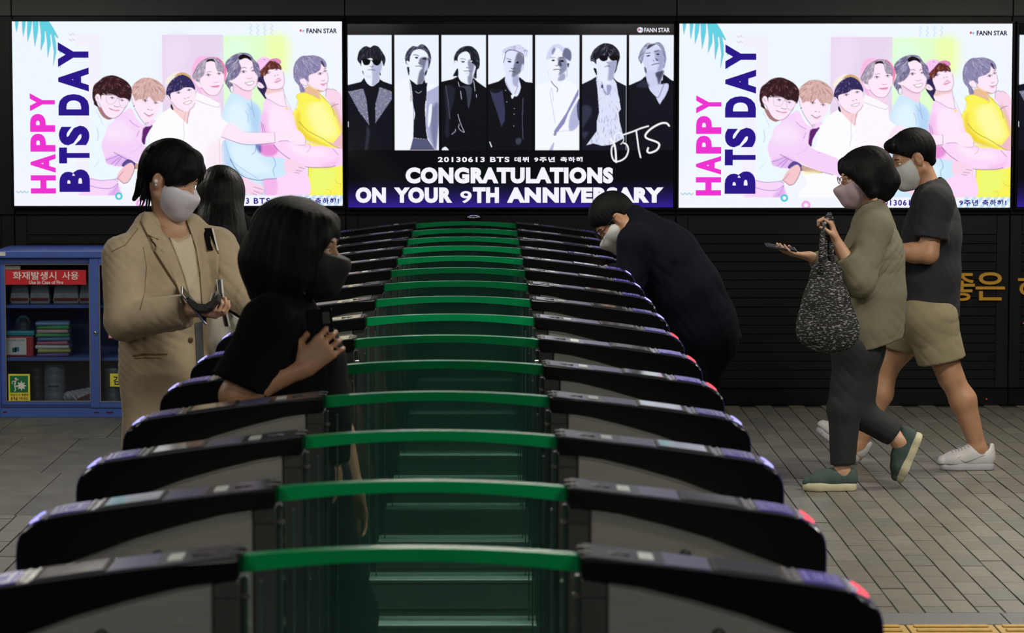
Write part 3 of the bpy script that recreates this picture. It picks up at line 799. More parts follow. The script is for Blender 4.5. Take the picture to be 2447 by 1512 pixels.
    C.poly(z1(1865, 1055, 1950, 1020, 2030, 1005, 2000, 1050, 1920, 1075), (255, 255, 255)); outline(z1(1865, 1055, 1950, 1022, 2030, 1005, 2000, 1055, 1920, 1078, 1870, 1060), .9, (130, 70, 110)); outline(z1(1640, 1040, 1740, 1150, 1860, 1215), .7); outline(z1(2100, 1050, 2060, 1130, 1980, 1215, 1940, 1460), .9)
    outline(zR(1000, 370, 1040, 440, 1050, 560), .6, (220, 225, 240)); outline(zR(1590, 60, 1560, 230, 1570, 400, 1540, 540), .8, (170, 150, 190))
    # figure 2: pink shirt with neck scarf
    Pk, Pk2, Pk3 = (246, 212, 250), (252, 232, 254), (214, 160, 234)
    C.poly(zR(240, 540, 300, 420, 340, 270, 420, 160, 560, 110, 700, 40, 760, 150, 860, 230, 950, 280, 960, 400, 930, 520, 1060, 600, 1380, 730, 1430, 860, 1430, 980, 1300, 960, 1000, 870, 740, 770, 640, 860, 420, 860, 330, 780, 280, 730), Pk)
    C.poly(zR(360, 300, 600, 180, 760, 300, 800, 460, 560, 480, 380, 460), Pk2, .8, True, 8)
    C.poly(zR(330, 780, 580, 690, 740, 770, 640, 860, 500, 850), Pk3, .55, True, 3); outline(zR(500, 655, 720, 770, 1000, 880, 1300, 965), 1, (70, 40, 110)); 
    for p in [(340, 780, 470, 740, 590, 690), (460, 830, 600, 720), (510, 860, 630, 720)]: outline(zR(*p), .9, (110, 60, 170))
    outline(zR(340, 240, 300, 350, 300, 420, 245, 530, 280, 730, 290, 780), 1, (110, 80, 170)); outline(zR(740, 660, 860, 610, 930, 530), .6, (200, 150, 220))
    C.poly(zR(920, 400, 960, 270, 1090, 250, 1040, 340, 990, 440, 970, 540, 930, 500), (96, 36, 110)); C.poly(zR(1090, 640, 1060, 630, 1110, 630), Pk3)
    C.poly(zR(700, 40, 720, 10, 780, 10, 860, 160, 960, 240, 1080, 170, 1140, 190, 1060, 260, 960, 290, 930, 460, 890, 500, 860, 400, 890, 290, 800, 230), (250, 216, 252)); outline(zR(740, 170, 800, 230, 890, 280), 1, (130, 80, 200)); outline(zR(950, 290, 930, 420, 930, 500), 1, (80, 40, 100)); outline(zR(850, 420, 890, 330), .9, (110, 70, 180))
    M = C.poly(z1(870, 960, 940, 800, 1100, 700, 1300, 720, 1420, 900, 1430, 1050, 1380, 1200, 1280, 1350, 1180, 1420, 1080, 1440, 990, 1330, 900, 1150), SK)
    C.poly(z1(845, 950, 870, 920, 905, 960, 920, 1100, 880, 1090), SK); outline(z1(845, 950, 850, 1030, 880, 1100), .7); C.ell(325, 252.5, 1.6, 1.8, (70, 50, 110))
    H = C.poly(z1(850, 880, 840, 740, 920, 640, 1040, 560, 1150, 545, 1280, 570, 1400, 640, 1500, 760, 1510, 900, 1450, 1030, 1380, 1010, 1280, 1020, 1190, 930, 1120, 990, 990, 980, 910, 1010, 880, 930), (216, 176, 172))
    C.strands(H, 170, [(150, 100, 90), (245, 225, 215), (190, 140, 120), (120, 80, 80), (230, 200, 200)], (364, 188), 10, .75, .8, 15, .35)
    eye(352, 240, 6, .12); eye(376.5, 245, 5.5, .15); C.line(z1(1150, 1175, 1190, 1185), 1, INK); C.line(z1(1220, 1190, 1250, 1185), 1, INK)
    C.poly(z1(1090, 1250, 1170, 1270, 1265, 1270, 1230, 1300, 1150, 1290), (255, 250, 255)); C.line(z1(1085, 1248, 1150, 1290, 1200, 1296, 1265, 1270), 1.3, (70, 40, 70)); C.poly(z1(1110, 1295, 1190, 1310, 1250, 1290, 1190, 1335), (245, 180, 225)); outline(z1(890, 1150, 990, 1330, 1090, 1460, 1130, 1490), .9); C.line(z1(1105, 1460, 1125, 1435), 1, (70, 50, 90)); C.line(z1(1140, 1460, 1160, 1435), 1, (70, 50, 90))
    # figure 1: brown hair, clear glasses, white top
    C.poly([(247, 245), (255, 258), (266, 272), (278, 285), (262, 300), (256, 320), (247, 345), (255, 375), (262, 390), (300, 398), (310, 402), (296, 415), (300, 428), (262, 428), (219, 424), (219, 300), (219, 250)], (238, 248, 255))
    outline(zR(240, 20, 290, 120, 330, 220, 350, 240), .7, (150, 170, 220)); outline(zR(200, 870, 240, 830, 280, 780), .7, (170, 190, 220)); outline(zR(250, 290, 270, 400, 250, 480), .7, (110, 130, 210))
    C.poly(zR(90, 1030, 300, 1070, 500, 1060, 560, 1100, 570, 1190, 580, 1300, 0, 1300, 0, 1250, 80, 1140), (248, 214, 250)); outline(zR(90, 1035, 280, 1075, 500, 1062, 560, 1095), 1, (150, 90, 190)); outline(zR(90, 1140, 280, 1190, 460, 1190, 560, 1120, 480, 1280), 1, (110, 60, 180)); C.poly(zR(490, 1190, 560, 1140, 580, 1300, 400, 1300), Pk3, .6, True, 2)
    C.poly(zR(700, 760, 810, 800, 850, 890, 800, 900, 620, 860), (92, 74, 150)); C.poly(zR(540, 1050, 580, 950, 660, 860, 760, 810, 810, 870, 800, 940, 720, 1080, 640, 1120, 590, 1090), (246, 200, 206)); outline(zR(540, 1050, 590, 1000, 640, 940)); outline(zR(810, 830, 805, 930, 720, 1090, 640, 1120), 1.2, (60, 30, 50)); outline(zR(500, 1060, 560, 1050, 640, 1120), .9)
    C.poly(zR(830, 820, 900, 840, 1150, 930, 1000, 930, 840, 900), (200, 160, 140), .9); C.poly(zR(810, 930, 1000, 900, 1140, 930, 900, 950), (250, 238, 170), .7, True, 2)
    C.poly(z1(150, 1100, 260, 1180, 400, 1330, 560, 1290, 400, 1380, 280, 1340, 200, 1240), (170, 120, 120)); 
    M = C.poly(z1(190, 900, 300, 700, 560, 640, 760, 800, 790, 960, 740, 1100, 640, 1240, 540, 1330, 420, 1350, 300, 1270, 210, 1100), SK)
    C.poly(z1(105, 930, 140, 885, 190, 900, 220, 1000, 190, 1050, 130, 1010), SK); outline(z1(110, 920, 120, 1000, 180, 1050), .8); outline(z1(140, 920, 180, 980), .8)
    H = C.poly(z1(60, 960, 60, 820, 90, 700, 180, 620, 300, 530, 460, 500, 600, 540, 740, 620, 830, 740, 840, 880, 800, 1020, 760, 1000, 720, 960, 600, 950, 480, 900, 340, 900, 240, 900, 230, 1000, 200, 890, 140, 880, 110, 950, 150, 1050, 170, 1130, 90, 1080, 80, 1020), (52, 28, 34))
    C.strands(H, 150, [(110, 60, 58), (80, 44, 48), (26, 12, 20), (150, 100, 90), (60, 30, 36)], (277, 182), 9, .8, .85, 17, .5)
    C.strands(H, 14, [(210, 170, 160)], (277, 182), 5, .6, .8, 19)
    for gpts in [(350, 880, 420, 875, 550, 920, 540, 980, 470, 1070, 360, 1060, 330, 960), (600, 960, 690, 955, 780, 1000, 770, 1040, 700, 1140, 620, 1130, 590, 1020)]:
        C.poly(z1(*gpts), (246, 226, 250), .45, True); C.line(z1(*(gpts + gpts[:2])), 1.0, (228, 218, 222)); C.line(z1(*(gpts + gpts[:2])), .5, (140, 110, 120), .8)
    C.line(z1(270, 860, 340, 910), 1.2, (230, 222, 226)); C.line(z1(545, 950, 600, 980), 1, (150, 120, 130))
    eye(273.5, 233, 5, .1); eye(297, 239, 4, .1); C.line(z1(480, 1110, 560, 1130, 590, 1120), 1, INK); C.line(z1(390, 1155, 470, 1190, 590, 1195), 1.4, (150, 50, 90)); C.ell(282.5, 263, 7, 1.6, (235, 160, 200), .8, .1); outline(z1(190, 1060, 300, 1270, 420, 1350, 540, 1330, 640, 1240, 740, 1100), 1)
    C.poly([(38, 464.5), (820, 464.5), (820, 490), (38, 490)], (243, 245, 255), 1, False)
    for (x, y, c, r1, r2) in [(287, 466, (70, 200, 215), 9, 4.5)]:
        C.ell(x, y, r1, r1, c); C.ell(x, y, r2, r2, (244, 248, 255))
    C.ell(338, 483, 11, 11, (245, 170, 230)); C.ell(338, 483, 5, 5, (246, 242, 255))
    for i in range(9):
        x = 694 + 17 * i
        C.poly([(x, 490), (x + 9, 490), (x + 29, 464), (x + 20, 464)], (186, 222, 244), .9, False)
    # logo dot
    C.ell(723.5, 74.5, 6.5, 6, (250, 250, 255)); C.ell(721, 74, 2.6, 3.4, (226, 60, 110), 1, .4); C.ell(727, 75, 2.4, 3.4, (120, 190, 240), 1, .4)
    return C

def draw_mono(ss):
    C = Canvas(833, 58, 1607, 494, ss)
    z6, z7, z8, z9, z10, z11 = zf(830, 80, .1058), zf(1050, 80, .1058), zf(1270, 80, .13895), zf(830, 190, .11905), zf(1090, 190, .1226), zf(1370, 190, .13889)
    C.im[:] = np.array([13, 13, 17]) / 255.0
    yy = np.clip((np.arange(C.h) / ss + 58 - 425) / 68.0, 0, 1)[:, None, None] ** 1.3
    C.im = C.im * (1 - yy) + np.array([52, 32, 150], np.float32) / 255 * yy
    WH = (238, 244, 255); DK = (22, 22, 30); GR = (150, 152, 190); LG = (214, 218, 246); MD = (80, 82, 108); NV = (40, 42, 62)
    frames = [(834, 938), (945, 1049.5), (1056, 1161), (1167, 1271), (1278, 1382.5), (1389, 1494), (1500.5, 1606)]
    clips = []
    for (a, b) in frames:
        M = C.mask_poly([(a, 85), (b, 85), (b, 357.5), (a, 357.5)], False); C.put(M, WH); clips.append(C.full(M))
    P_ = lambda k, pts, col, a=1.0, sm=True, blur=0.0: C.poly(pts, col, a, sm, blur, clips[k])
    L_ = lambda k, pts, w, col, a=1.0, sm=True: C.line(pts, w, col, a, sm, clips[k])
    def strands(k, M, *args, **kw):
        if M is None: return
        xa, xb, ya, yb, m = M; M2 = (xa, xb, ya, yb, m * clips[k][ya:yb, xa:xb]); C.strands(M2, *args, **kw)
    # 1 sunglasses, glitter lapels
    P_(0, z6(0, 1170, 330, 1090, 405, 1000, 560, 1180, 745, 1020, 830, 1080, 1060, 1160, 1060, 2700, 0, 2700), DK, 1, False)
    P_(0, z6(340, 620, 800, 600, 800, 780, 745, 930, 745, 1060, 680, 1130, 580, 1190, 470, 1120, 410, 1000, 400, 900, 340, 760), WH); P_(0, z6(580, 700, 780, 620, 800, 780, 745, 930, 745, 1050, 590, 1180, 590, 960), (160, 162, 200), .75, True, 1.2)
    P_(0, z6(420, 940, 580, 960, 580, 1000, 470, 1000), LG, .6, True, 1)
    H = P_(0, z6(255, 600, 280, 440, 350, 340, 450, 290, 540, 320, 620, 275, 720, 300, 800, 400, 870, 520, 885, 620, 840, 740, 800, 620, 700, 600, 640, 620, 560, 560, 480, 580, 360, 600, 340, 740, 310, 680), (28, 28, 38))
    strands(0, H, 60, [(70, 72, 92), (12, 12, 18), (110, 112, 135)], (889, 108), 8, .8, .7, 21)
    P_(0, z6(370, 580, 540, 600, 520, 700, 440, 720, 390, 690), (10, 10, 14)); P_(0, z6(590, 600, 780, 600, 750, 700, 680, 725, 610, 680), (10, 10, 14)); L_(0, z6(340, 590, 560, 610, 790, 605), 1.3, (20, 20, 26))
    L_(0, z6(530, 735, 570, 760, 610, 735), 1, (60, 60, 80)); L_(0, z6(490, 825, 560, 815, 650, 830), 1.4, (80, 80, 110)); P_(0, z6(380, 850, 400, 940, 360, 860), DK); P_(0, z6(760, 870, 780, 950, 750, 930), DK)
    for pts in [z9(40, 240, 340, 180, 400, 380, 455, 905, 260, 640), z9(670, 150, 910, 240, 910, 390, 580, 865, 585, 490)]:
        M = P_(0, pts, (122, 124, 150), 1, False)
        r = np.random.default_rng(3); cl = C.full(M)
        ys, xs = np.nonzero(cl > .5)
        for _ in range(110):
            k = r.integers(0, len(xs)); v = int(150 + 105 * r.random())
            C.ell(xs[k] / ss + C.x0, ys[k] / ss + C.y0, .6, .6, (v, v, min(255, v + 12)), .8, 0, 0, clips[0])
    P_(0, z9(410, 920, 465, 1050, 410, 1400, 370, 1400, 400, 1100), (60, 62, 78), .8, True, 2); L_(0, z9(40, 840, 40, 940), 1.6, WH)
    # 2 white jacket
    P_(1, z6(1080, 1100, 1410, 1010, 1460, 1500, 1760, 1400, 1800, 1050, 1900, 1130, 2080, 1200, 2080, 2700, 1080, 2700), (244, 247, 255), 1, False)
    P_(1, z6(1420, 620, 1840, 600, 1840, 760, 1760, 940, 1760, 1060, 1700, 1130, 1590, 1160, 1480, 1100, 1410, 1000, 1410, 760), WH)
    P_(1, z6(1660, 560, 1840, 560, 1840, 760, 1760, 940, 1740, 1080, 1600, 1160, 1640, 880, 1720, 760, 1640, 700), (90, 92, 120), .8, True, 1.3); P_(1, z6(1800, 620, 1840, 620, 1830, 760, 1760, 880, 1740, 860), LG, .8, True, 1)
    P_(1, z6(1420, 1030, 1590, 1160, 1700, 1130, 1760, 1040, 1810, 1250, 1790, 1520, 1440, 1520), (20, 20, 28), 1, False)
    P_(1, z9(1290, 120, 1620, 60, 1590, 260, 1570, 600, 1590, 1010, 1620, 1190, 1330, 1160, 1345, 800, 1360, 640, 1300, 300), (24, 24, 32), 1, False)
    P_(1, z9(1330, 1165, 1620, 1190, 1760, 1400, 1270, 1400), (86, 88, 122), 1, False)
    P_(1, z9(1600, 250, 1840, 120, 1840, 900, 1790, 1400, 1740, 1360, 1620, 1150, 1580, 900), (176, 178, 215), 1, False); P_(1, z9(1700, 600, 1840, 500, 1790, 1380, 1740, 1340, 1680, 1000), (110, 112, 150), .8, True, 2.5); P_(1, z9(1650, 540, 1705, 500, 1690, 780, 1645, 950, 1625, 860), WH)
    P_(1, z9(1260, 20, 1300, 150, 1340, 560, 1370, 680, 1340, 820, 1320, 640, 1270, 250), WH); L_(1, z9(1265, 60, 1300, 330, 1340, 560, 1335, 1160, 1270, 1400), .8, (60, 60, 110))
    L_(1, z9(1380, 235, 1440, 270, 1500, 230), .9, LG)
    H = P_(1, z6(1330, 640, 1320, 540, 1370, 400, 1490, 290, 1590, 300, 1690, 245, 1800, 300, 1880, 430, 1905, 560, 1880, 700, 1840, 790, 1840, 520, 1760, 400, 1640, 360, 1510, 400, 1440, 520, 1420, 640, 1360, 620, 1350, 700), (52, 54, 72))
    strands(1, H, 60, [(130, 132, 160), (24, 24, 34), (180, 182, 210)], (1005, 110), 9, .8, .75, 23)
    P_(1, z6(1365, 770, 1415, 770, 1415, 940, 1390, 920), (40, 40, 56)); P_(1, z6(1820, 820, 1800, 920, 1765, 960, 1775, 870), (40, 40, 56)); P_(1, z6(1350, 660, 1380, 620, 1420, 680, 1410, 760), WH); L_(1, z6(1355, 660, 1385, 720), .8, (90, 90, 120))
    for (a, b) in [((1510, 490), (1630, 510))]: L_(1, z6(*a, 1560, 485, *b), 1.5, (50, 50, 70))
    P_(1, z6(1540, 540, 1590, 530, 1620, 550, 1580, 575), (30, 30, 44)); P_(1, z6(1700, 560, 1780, 540, 1800, 600, 1730, 590), (30, 30, 44), .8); L_(1, z6(1620, 660, 1640, 680), 1.4, DK); L_(1, z6(1560, 740, 1640, 740, 1720, 765), 1.4, (60, 60, 84))
    # 3 long dark hair
    P_(2, z7(40, 1090, 300, 1030, 430, 960, 640, 1140, 770, 1000, 850, 1080, 1060, 1230, 1060, 2700, 0, 2700), (18, 18, 24), 1, False)
    P_(2, z7(410, 640, 420, 480, 560, 400, 800, 500, 820, 740, 780, 900, 750, 1000, 740, 1100, 660, 1150, 500, 1080, 430, 960, 430, 800), WH); P_(2, z7(650, 620, 820, 600, 810, 780, 760, 920, 740, 1100, 665, 1150, 640, 1000, 680, 900), (120, 122, 150), .8, True, 1.3); P_(2, z7(790, 740, 820, 740, 790, 880, 730, 950, 760, 880), WH, .8, True, .8)
    H = P_(2, z7(345, 680, 335, 560, 390, 420, 500, 320, 640, 285, 760, 310, 870, 430, 915, 600, 905, 760, 850, 840, 840, 1010, 770, 980, 800, 860, 820, 740, 720, 640, 690, 480, 600, 410, 470, 470, 420, 560, 410, 640, 350, 620), (30, 30, 40))
    strands(2, H, 50, [(90, 92, 112), (12, 12, 18), (150, 152, 175)], (1117, 112), 9, .8, .7, 25)
    P_(2, z7(400, 800, 430, 810, 430, 960, 370, 960, 315, 970, 340, 900), (26, 26, 36)); P_(2, z7(350, 630, 400, 620, 420, 720, 400, 780, 360, 720), WH)
    L_(2, z7(480, 580, 540, 575, 600, 595), 1.3, (90, 90, 120)); P_(2, z7(490, 640, 540, 625, 585, 640, 540, 660), (24, 24, 34)); P_(2, z7(690, 630, 740, 615, 730, 640), WH); L_(2, z7(610, 770, 660, 780), 1.2, DK); L_(2, z7(560, 850, 640, 845, 710, 855), 1.4, (50, 50, 70)); L_(2, z7(610, 900, 650, 895), .8, (120, 120, 150))
    P_(2, z10(60, 140, 190, 200, 240, 560, 300, 300, 280, 130), (62, 64, 80), 1, True, .5)
    for p in [(90, 220, 110, 380), (45, 50, 65, 130), (345, 20, 370, 220), (395, 290, 400, 340)]: L_(2, z10(*p), 1.1, LG)
    L_(2, z10(40, 670, 60, 760, 110, 900, 160, 1020, 60, 950, 60, 860), 1.1, (210, 212, 235)); P_(2, z9(1900, 1400, 1970, 1340, 2035, 1410), WH); P_(2, z9(1960, 150, 2160, 180, 2130, 480, 2060, 700, 2040, 1150, 1960, 1050, 1990, 700), (40, 42, 58), .8, True, 1.5)
    L_(2, z9(1980, 120, 2030, 450, 2065, 780), .9, (110, 112, 130)); L_(2, z9(2100, 1090, 2170, 1030, 2175, 990), 1, LG)
    # 4 short pale hair, open collar
    P_(3, z7(1100, 1150, 1330, 1080, 1480, 970, 1660, 1380, 1800, 980, 1940, 1090, 2100, 1110, 2100, 2700, 1100, 2700), (20, 20, 26), 1, False)
    P_(3, z7(1440, 640, 1500, 420, 1640, 390, 1780, 420, 1880, 560, 1880, 760, 1800, 920, 1780, 1000, 1830, 1210, 1760, 1400, 1660, 1390, 1560, 1260, 1480, 1080, 1490, 920, 1450, 780), (226, 230, 254)); P_(3, z7(1760, 440, 1880, 520, 1890, 720, 1800, 900, 1650, 990, 1640, 900, 1680, 700), (100, 102, 128), .85, True, 1.4); P_(3, z7(1860, 700, 1900, 690, 1890, 820, 1830, 830), LG, .9, True, .8); P_(3, z7(1650, 1000, 1780, 950, 1780, 1100, 1740, 1200, 1660, 1140), (150, 152, 190), .7, True, 1.5)
    H = P_(3, z7(1420, 500, 1430, 380, 1540, 310, 1680, 280, 1800, 250, 1900, 330, 2000, 420, 1960, 540, 1920, 520, 1850, 450, 1760, 400, 1620, 380, 1510, 410, 1470, 440), (214, 216, 244), 1, True, .6)
    strands(3, H, 45, [(150, 152, 190), (90, 92, 120), (240, 242, 255)], (1230, 135), 8, .8, .7, 27)
    L_(3, z7(1480, 440, 1560, 385, 1680, 385, 1800, 430, 1890, 500, 1890, 700), 1.6, (50, 52, 70)); L_(3, z7(1500, 430, 1470, 560, 1445, 660), 1.4, (80, 82, 105))
    L_(3, z7(1510, 570, 1580, 580, 1620, 600), 1.4, (90, 90, 115)); P_(3, z7(1530, 635, 1580, 615, 1625, 640, 1580, 660), (40, 40, 56)); P_(3, z7(1720, 640, 1760, 625, 1790, 660, 1750, 680), (24, 24, 30)); L_(3, z7(1720, 635, 1750, 625), .9, WH); L_(3, z7(1610, 780, 1650, 800, 1700, 780), 1.3, DK); L_(3, z7(1570, 855, 1640, 850, 1710, 875), 1.5, (60, 60, 80))
    L_(3, z7(1500, 1100, 1660, 1390, 1770, 1170), .9, (70, 70, 90)); P_(3, z7(1620, 1390, 1700, 1370, 1640, 1470), WH)
    P_(3, z10(650, 170, 900, 190, 950, 600, 940, 800, 880, 910, 800, 640, 700, 360), (58, 58, 88), 1, False); P_(3, z10(660, 160, 900, 190, 800, 260, 700, 250), (24, 24, 32), .9); L_(3, z10(1300, 360, 1285, 800, 1300, 1150), 1, (110, 112, 140))
    for (x, y) in [(1130, 560), (1125, 670), (1120, 900), (960, 210), (985, 430)]: C.ell(1090 + x * .1226, 190 + y * .1226, .9, .9, LG, .9)
    P_(3, z10(1160, 1150, 1260, 1140, 1250, 1240, 1170, 1250), (70, 74, 90), .8, True, .8); L_(3, z10(655, 1210, 690, 1300), 2.2, WH)
    # 5 white suit
    P_(4, z8(260, 520, 330, 300, 440, 230, 600, 260, 640, 500, 590, 640, 570, 760, 560, 800, 440, 930, 330, 800, 320, 700, 280, 620), (240, 245, 255)); P_(4, z8(440, 430, 560, 420, 600, 520, 580, 640, 460, 720, 480, 600), (110, 112, 145), .75, True, 1.3); P_(4, z8(470, 730, 560, 690, 560, 790, 450, 810), (140, 142, 180), .75, True, 1.2)
    H = P_(4, z8(245, 440, 280, 300, 340, 220, 440, 180, 540, 240, 620, 250, 670, 340, 665, 450, 610, 470, 540, 380, 480, 280, 400, 260, 350, 360, 300, 440), (214, 218, 248), 1, True, .8)
    strands(4, H, 40, [(170, 174, 210), (240, 244, 255)], (1335, 110), 9, .8, .7, 29)
    P_(4, z8(520, 380, 560, 260, 640, 280, 675, 360, 660, 470, 610, 450, 560, 420), (100, 102, 132), .9, True, .8); P_(4, z8(340, 300, 380, 250, 405, 280, 350, 370), (120, 122, 155), .8, True, .7)
    L_(4, z8(320, 420, 400, 418), 1.2, (110, 110, 140)); P_(4, z8(330, 465, 370, 450, 395, 468, 360, 480), (40, 40, 56)); P_(4, z8(480, 470, 520, 455, 550, 480, 520, 495), (30, 30, 44)); L_(4, z8(470, 420, 540, 415), 1.6, (40, 40, 56)); P_(4, z8(440, 545, 480, 450, 510, 560), (50, 52, 76), .7, True, .8); L_(4, z8(400, 550, 440, 560), 1.2, DK); L_(4, z8(370, 625, 440, 615, 490, 630), 1.7, (60, 60, 84)); P_(4, z8(600, 520, 640, 515, 620, 590), MD); L_(4, z8(600, 620, 598, 750), .8, (110, 110, 140)); L_(4, z8(275, 640, 278, 740), .7, (190, 195, 225))
    P_(4, z8(330, 820, 440, 940, 580, 780, 720, 880, 810, 980, 810, 2100, 50, 2100, 50, 900, 200, 860), (246, 249, 255), 1, False)
    L_(4, z8(330, 820, 380, 890, 440, 945, 430, 1000), 1.6, (60, 60, 84)); L_(4, z8(310, 1000, 340, 940, 370, 1150), .9, (180, 182, 220))
    P_(4, z10(1890, 1010, 2130, 650, 2370, 170, 2370, 300, 2180, 640, 2100, 850, 1930, 1060), (140, 142, 190), 1, False); P_(4, z10(2210, 700, 2380, 400, 2380, 860, 2200, 990), (172, 174, 216), .9, True, 1); P_(4, z10(2340, 500, 2385, 380, 2385, 780, 2350, 700), (70, 72, 105), .9)
    L_(4, z10(1900, 1040, 2000, 1000, 2200, 990), .8, (170, 172, 215)); L_(4, z10(1820, 250, 1880, 600, 1915, 840), .9, (170, 172, 215)); P_(4, z10(1800, 1370, 1900, 1210, 1870, 1370), (180, 182, 222), .9); C.ell(1324.8, 320, 3.4, 3.2, (60, 62, 90)); C.ell(1324.8, 320, 1.6, 1.5, LG)
    # 6 dark fringe, sunglasses, patterned shirt
    P_(5, z8(850, 870, 1000, 800, 1100, 740, 1390, 760, 1450, 820, 1610, 900, 1610, 2100, 850, 2100), (26, 26, 38), 1, False)
    P_(5, z8(1090, 480, 1440, 440, 1450, 560, 1400, 680, 1390, 780, 1360, 940, 1280, 930, 1120, 760, 1110, 600), (232, 237, 255)); P_(5, z8(1300, 500, 1450, 460, 1440, 580, 1400, 680, 1390, 780, 1300, 800, 1310, 640), (140, 142, 178), .7, True, 1.5)
    P_(5, z8(1100, 740, 1200, 850, 1300, 880, 1390, 780, 1440, 900, 1500, 1150, 1480, 1200, 1140, 1200), (222, 226, 252), 1, False)
    M = P_(5, z11(375, 0, 480, 60, 575, 260, 680, 0, 720, 60, 800, 500, 760, 560, 780, 720, 850, 1000, 650, 1110, 480, 1130, 330, 1090, 215, 1120, 390, 880, 390, 720, 430, 560, 400, 150), (222, 226, 250), 1, False)
    strands(5, M, 130, [(120, 122, 160), (170, 172, 205), (250, 252, 255), (90, 92, 125)], (1448, 120), 9, .9, .75, 31)
    P_(5, z11(560, 100, 640, 110, 620, 220, 575, 260), (160, 162, 200)); L_(5, z11(470, 40, 520, 200, 575, 260), 1.1, MD); P_(5, z11(460, 100, 490, 80, 500, 130, 470, 150), MD)
    H = P_(5, z8(1005, 480, 1000, 400, 1060, 280, 1160, 200, 1250, 170, 1380, 200, 1480, 300, 1500, 420, 1470, 520, 1440, 640, 1400, 690, 1440, 560, 1430, 440, 1250, 400, 1110, 450, 1100, 530, 1040, 480), (24, 24, 34))
    strands(5, H, 80, [(100, 102, 128), (10, 10, 16), (170, 172, 195)], (1445, 110), 8, .8, .75, 33, .5)
    P_(5, z8(1150, 400, 1280, 380, 1290, 450, 1230, 480, 1170, 460), (10, 10, 14)); P_(5, z8(1330, 390, 1470, 380, 1460, 450, 1380, 470, 1330, 440), (10, 10, 14)); L_(5, z8(1110, 410, 1300, 415, 1480, 395), 1.2, (20, 20, 26)); L_(5, z8(1240, 575, 1290, 560, 1330, 565), 1.4, (90, 90, 120)); L_(5, z8(1275, 495, 1310, 500), 1.1, DK); P_(5, z8(1050, 600, 1100, 610, 1110, 720, 1080, 680), DK); P_(5, z8(1030, 500, 1080, 510, 1060, 590), WH)
    P_(5, z11(130, 480, 280, 460, 290, 600, 140, 860, 250, 900, 150, 1000), (62, 64, 90), .7, True, 2)
    # 7 grey hair, dark jacket
    P_(6, z8(1655, 890, 1860, 800, 1960, 710, 2020, 880, 2230, 800, 2240, 690, 2380, 800, 2430, 820, 2430, 2100, 1655, 2100), (22, 22, 30), 1, False)
    P_(6, z8(1960, 640, 2240, 620, 2240, 720, 2200, 860, 2320, 860, 2320, 970, 2220, 1150, 2120, 1090, 2010, 960, 1960, 800), (206, 209, 240)); P_(6, z8(2110, 680, 2240, 640, 2230, 720, 2180, 860, 2240, 870, 2170, 880, 2140, 780), (52, 54, 78), .85, True, 1.5)
    P_(6, z8(1890, 480, 1900, 320, 2020, 220, 2180, 240, 2270, 380, 2260, 500, 2240, 600, 2120, 660, 2000, 640, 1930, 580), (214, 217, 246)); P_(6, z8(2090, 300, 2240, 300, 2260, 480, 2240, 600, 2140, 650, 2170, 520, 2100, 380), (140, 142, 180), .65, True, 1.4)
    H = P_(6, z8(1830, 480, 1815, 400, 1870, 270, 1960, 170, 2060, 175, 2160, 155, 2240, 220, 2290, 400, 2280, 520, 2250, 600, 2250, 400, 2180, 240, 2080, 190, 1980, 250, 1930, 330, 1900, 420, 1880, 500), (150, 152, 184))
    strands(6, H, 80, [(90, 92, 120), (205, 208, 235), (60, 62, 85), (235, 238, 252)], (1556, 104), 9, .8, .75, 35)
    P_(6, z8(1960, 260, 2000, 200, 2120, 190, 2060, 220, 1980, 270), (40, 40, 58), .8); P_(6, z8(1920, 570, 1960, 620, 1950, 690, 1920, 640), (110, 112, 140)); P_(6, z8(1850, 490, 1870, 500, 1860, 530), (50, 50, 70))
    L_(6, z8(1940, 345, 2020, 335), 1.6, (80, 80, 110)); P_(6, z8(1945, 390, 2000, 370, 2020, 385, 1980, 400), (40, 40, 56)); L_(6, z8(2090, 315, 2160, 300), 1.8, (50, 50, 70)); P_(6, z8(2115, 360, 2150, 345, 2180, 360, 2150, 372), (40, 40, 56)); P_(6, z8(2090, 380, 2110, 420, 2160, 460, 2120, 470), (70, 72, 100), .8, True, .7); L_(6, z8(2065, 465, 2085, 475), 1.3, DK); L_(6, z8(2045, 545, 2100, 525, 2170, 515), 1.8, (70, 70, 98))
    P_(6, z11(1290, 130, 1450, 80, 1600, 100, 1605, 180, 1465, 425, 1400, 310, 1290, 180), (212, 215, 246), 1, False); L_(6, z11(1290, 180, 1350, 250, 1430, 310, 1480, 220, 1540, 60), 1.4, (90, 90, 115)); P_(6, z11(1400, 300, 1290, 190, 1200, 330, 1450, 430), (24, 24, 32), 1, False)
    P_(6, z8(1780, 910, 1900, 800, 2000, 880, 1960, 930), (52, 54, 74), .7, True, 1.5)
    # handwriting
    for p, w_ in [((630, 1015, 690, 1110, 715, 1250, 720, 1410), 4.6), ((690, 1080, 700, 960, 760, 905, 830, 940, 850, 1040, 800, 1105), 1.9), ((700, 1120, 650, 1150, 645, 1280, 690, 1390, 790, 1390, 890, 1320, 930, 1200, 900, 1110, 850, 1085), 3.6), ((850, 940, 1000, 890, 1150, 830, 1270, 795), 3.6), ((1065, 880, 1090, 1060, 1110, 1200, 1140, 1330), 3.6), ((1625, 790, 1580, 745, 1480, 750, 1330, 830, 1230, 930, 1240, 1000, 1400, 1060, 1460, 1110, 1420, 1200, 1310, 1250, 1255, 1230, 1270, 1170), 4.4)]:
        C.line(z11(*p), w_, (250, 250, 255))
    C.ell(1526.5, 72.5, 7, 6.3, (245, 245, 255)); C.ell(1524, 72, 2.6, 3.4, (190, 60, 130), 1, .4); C.ell(1530, 73, 2.4, 3.4, (120, 190, 240), 1, .4)
    return C

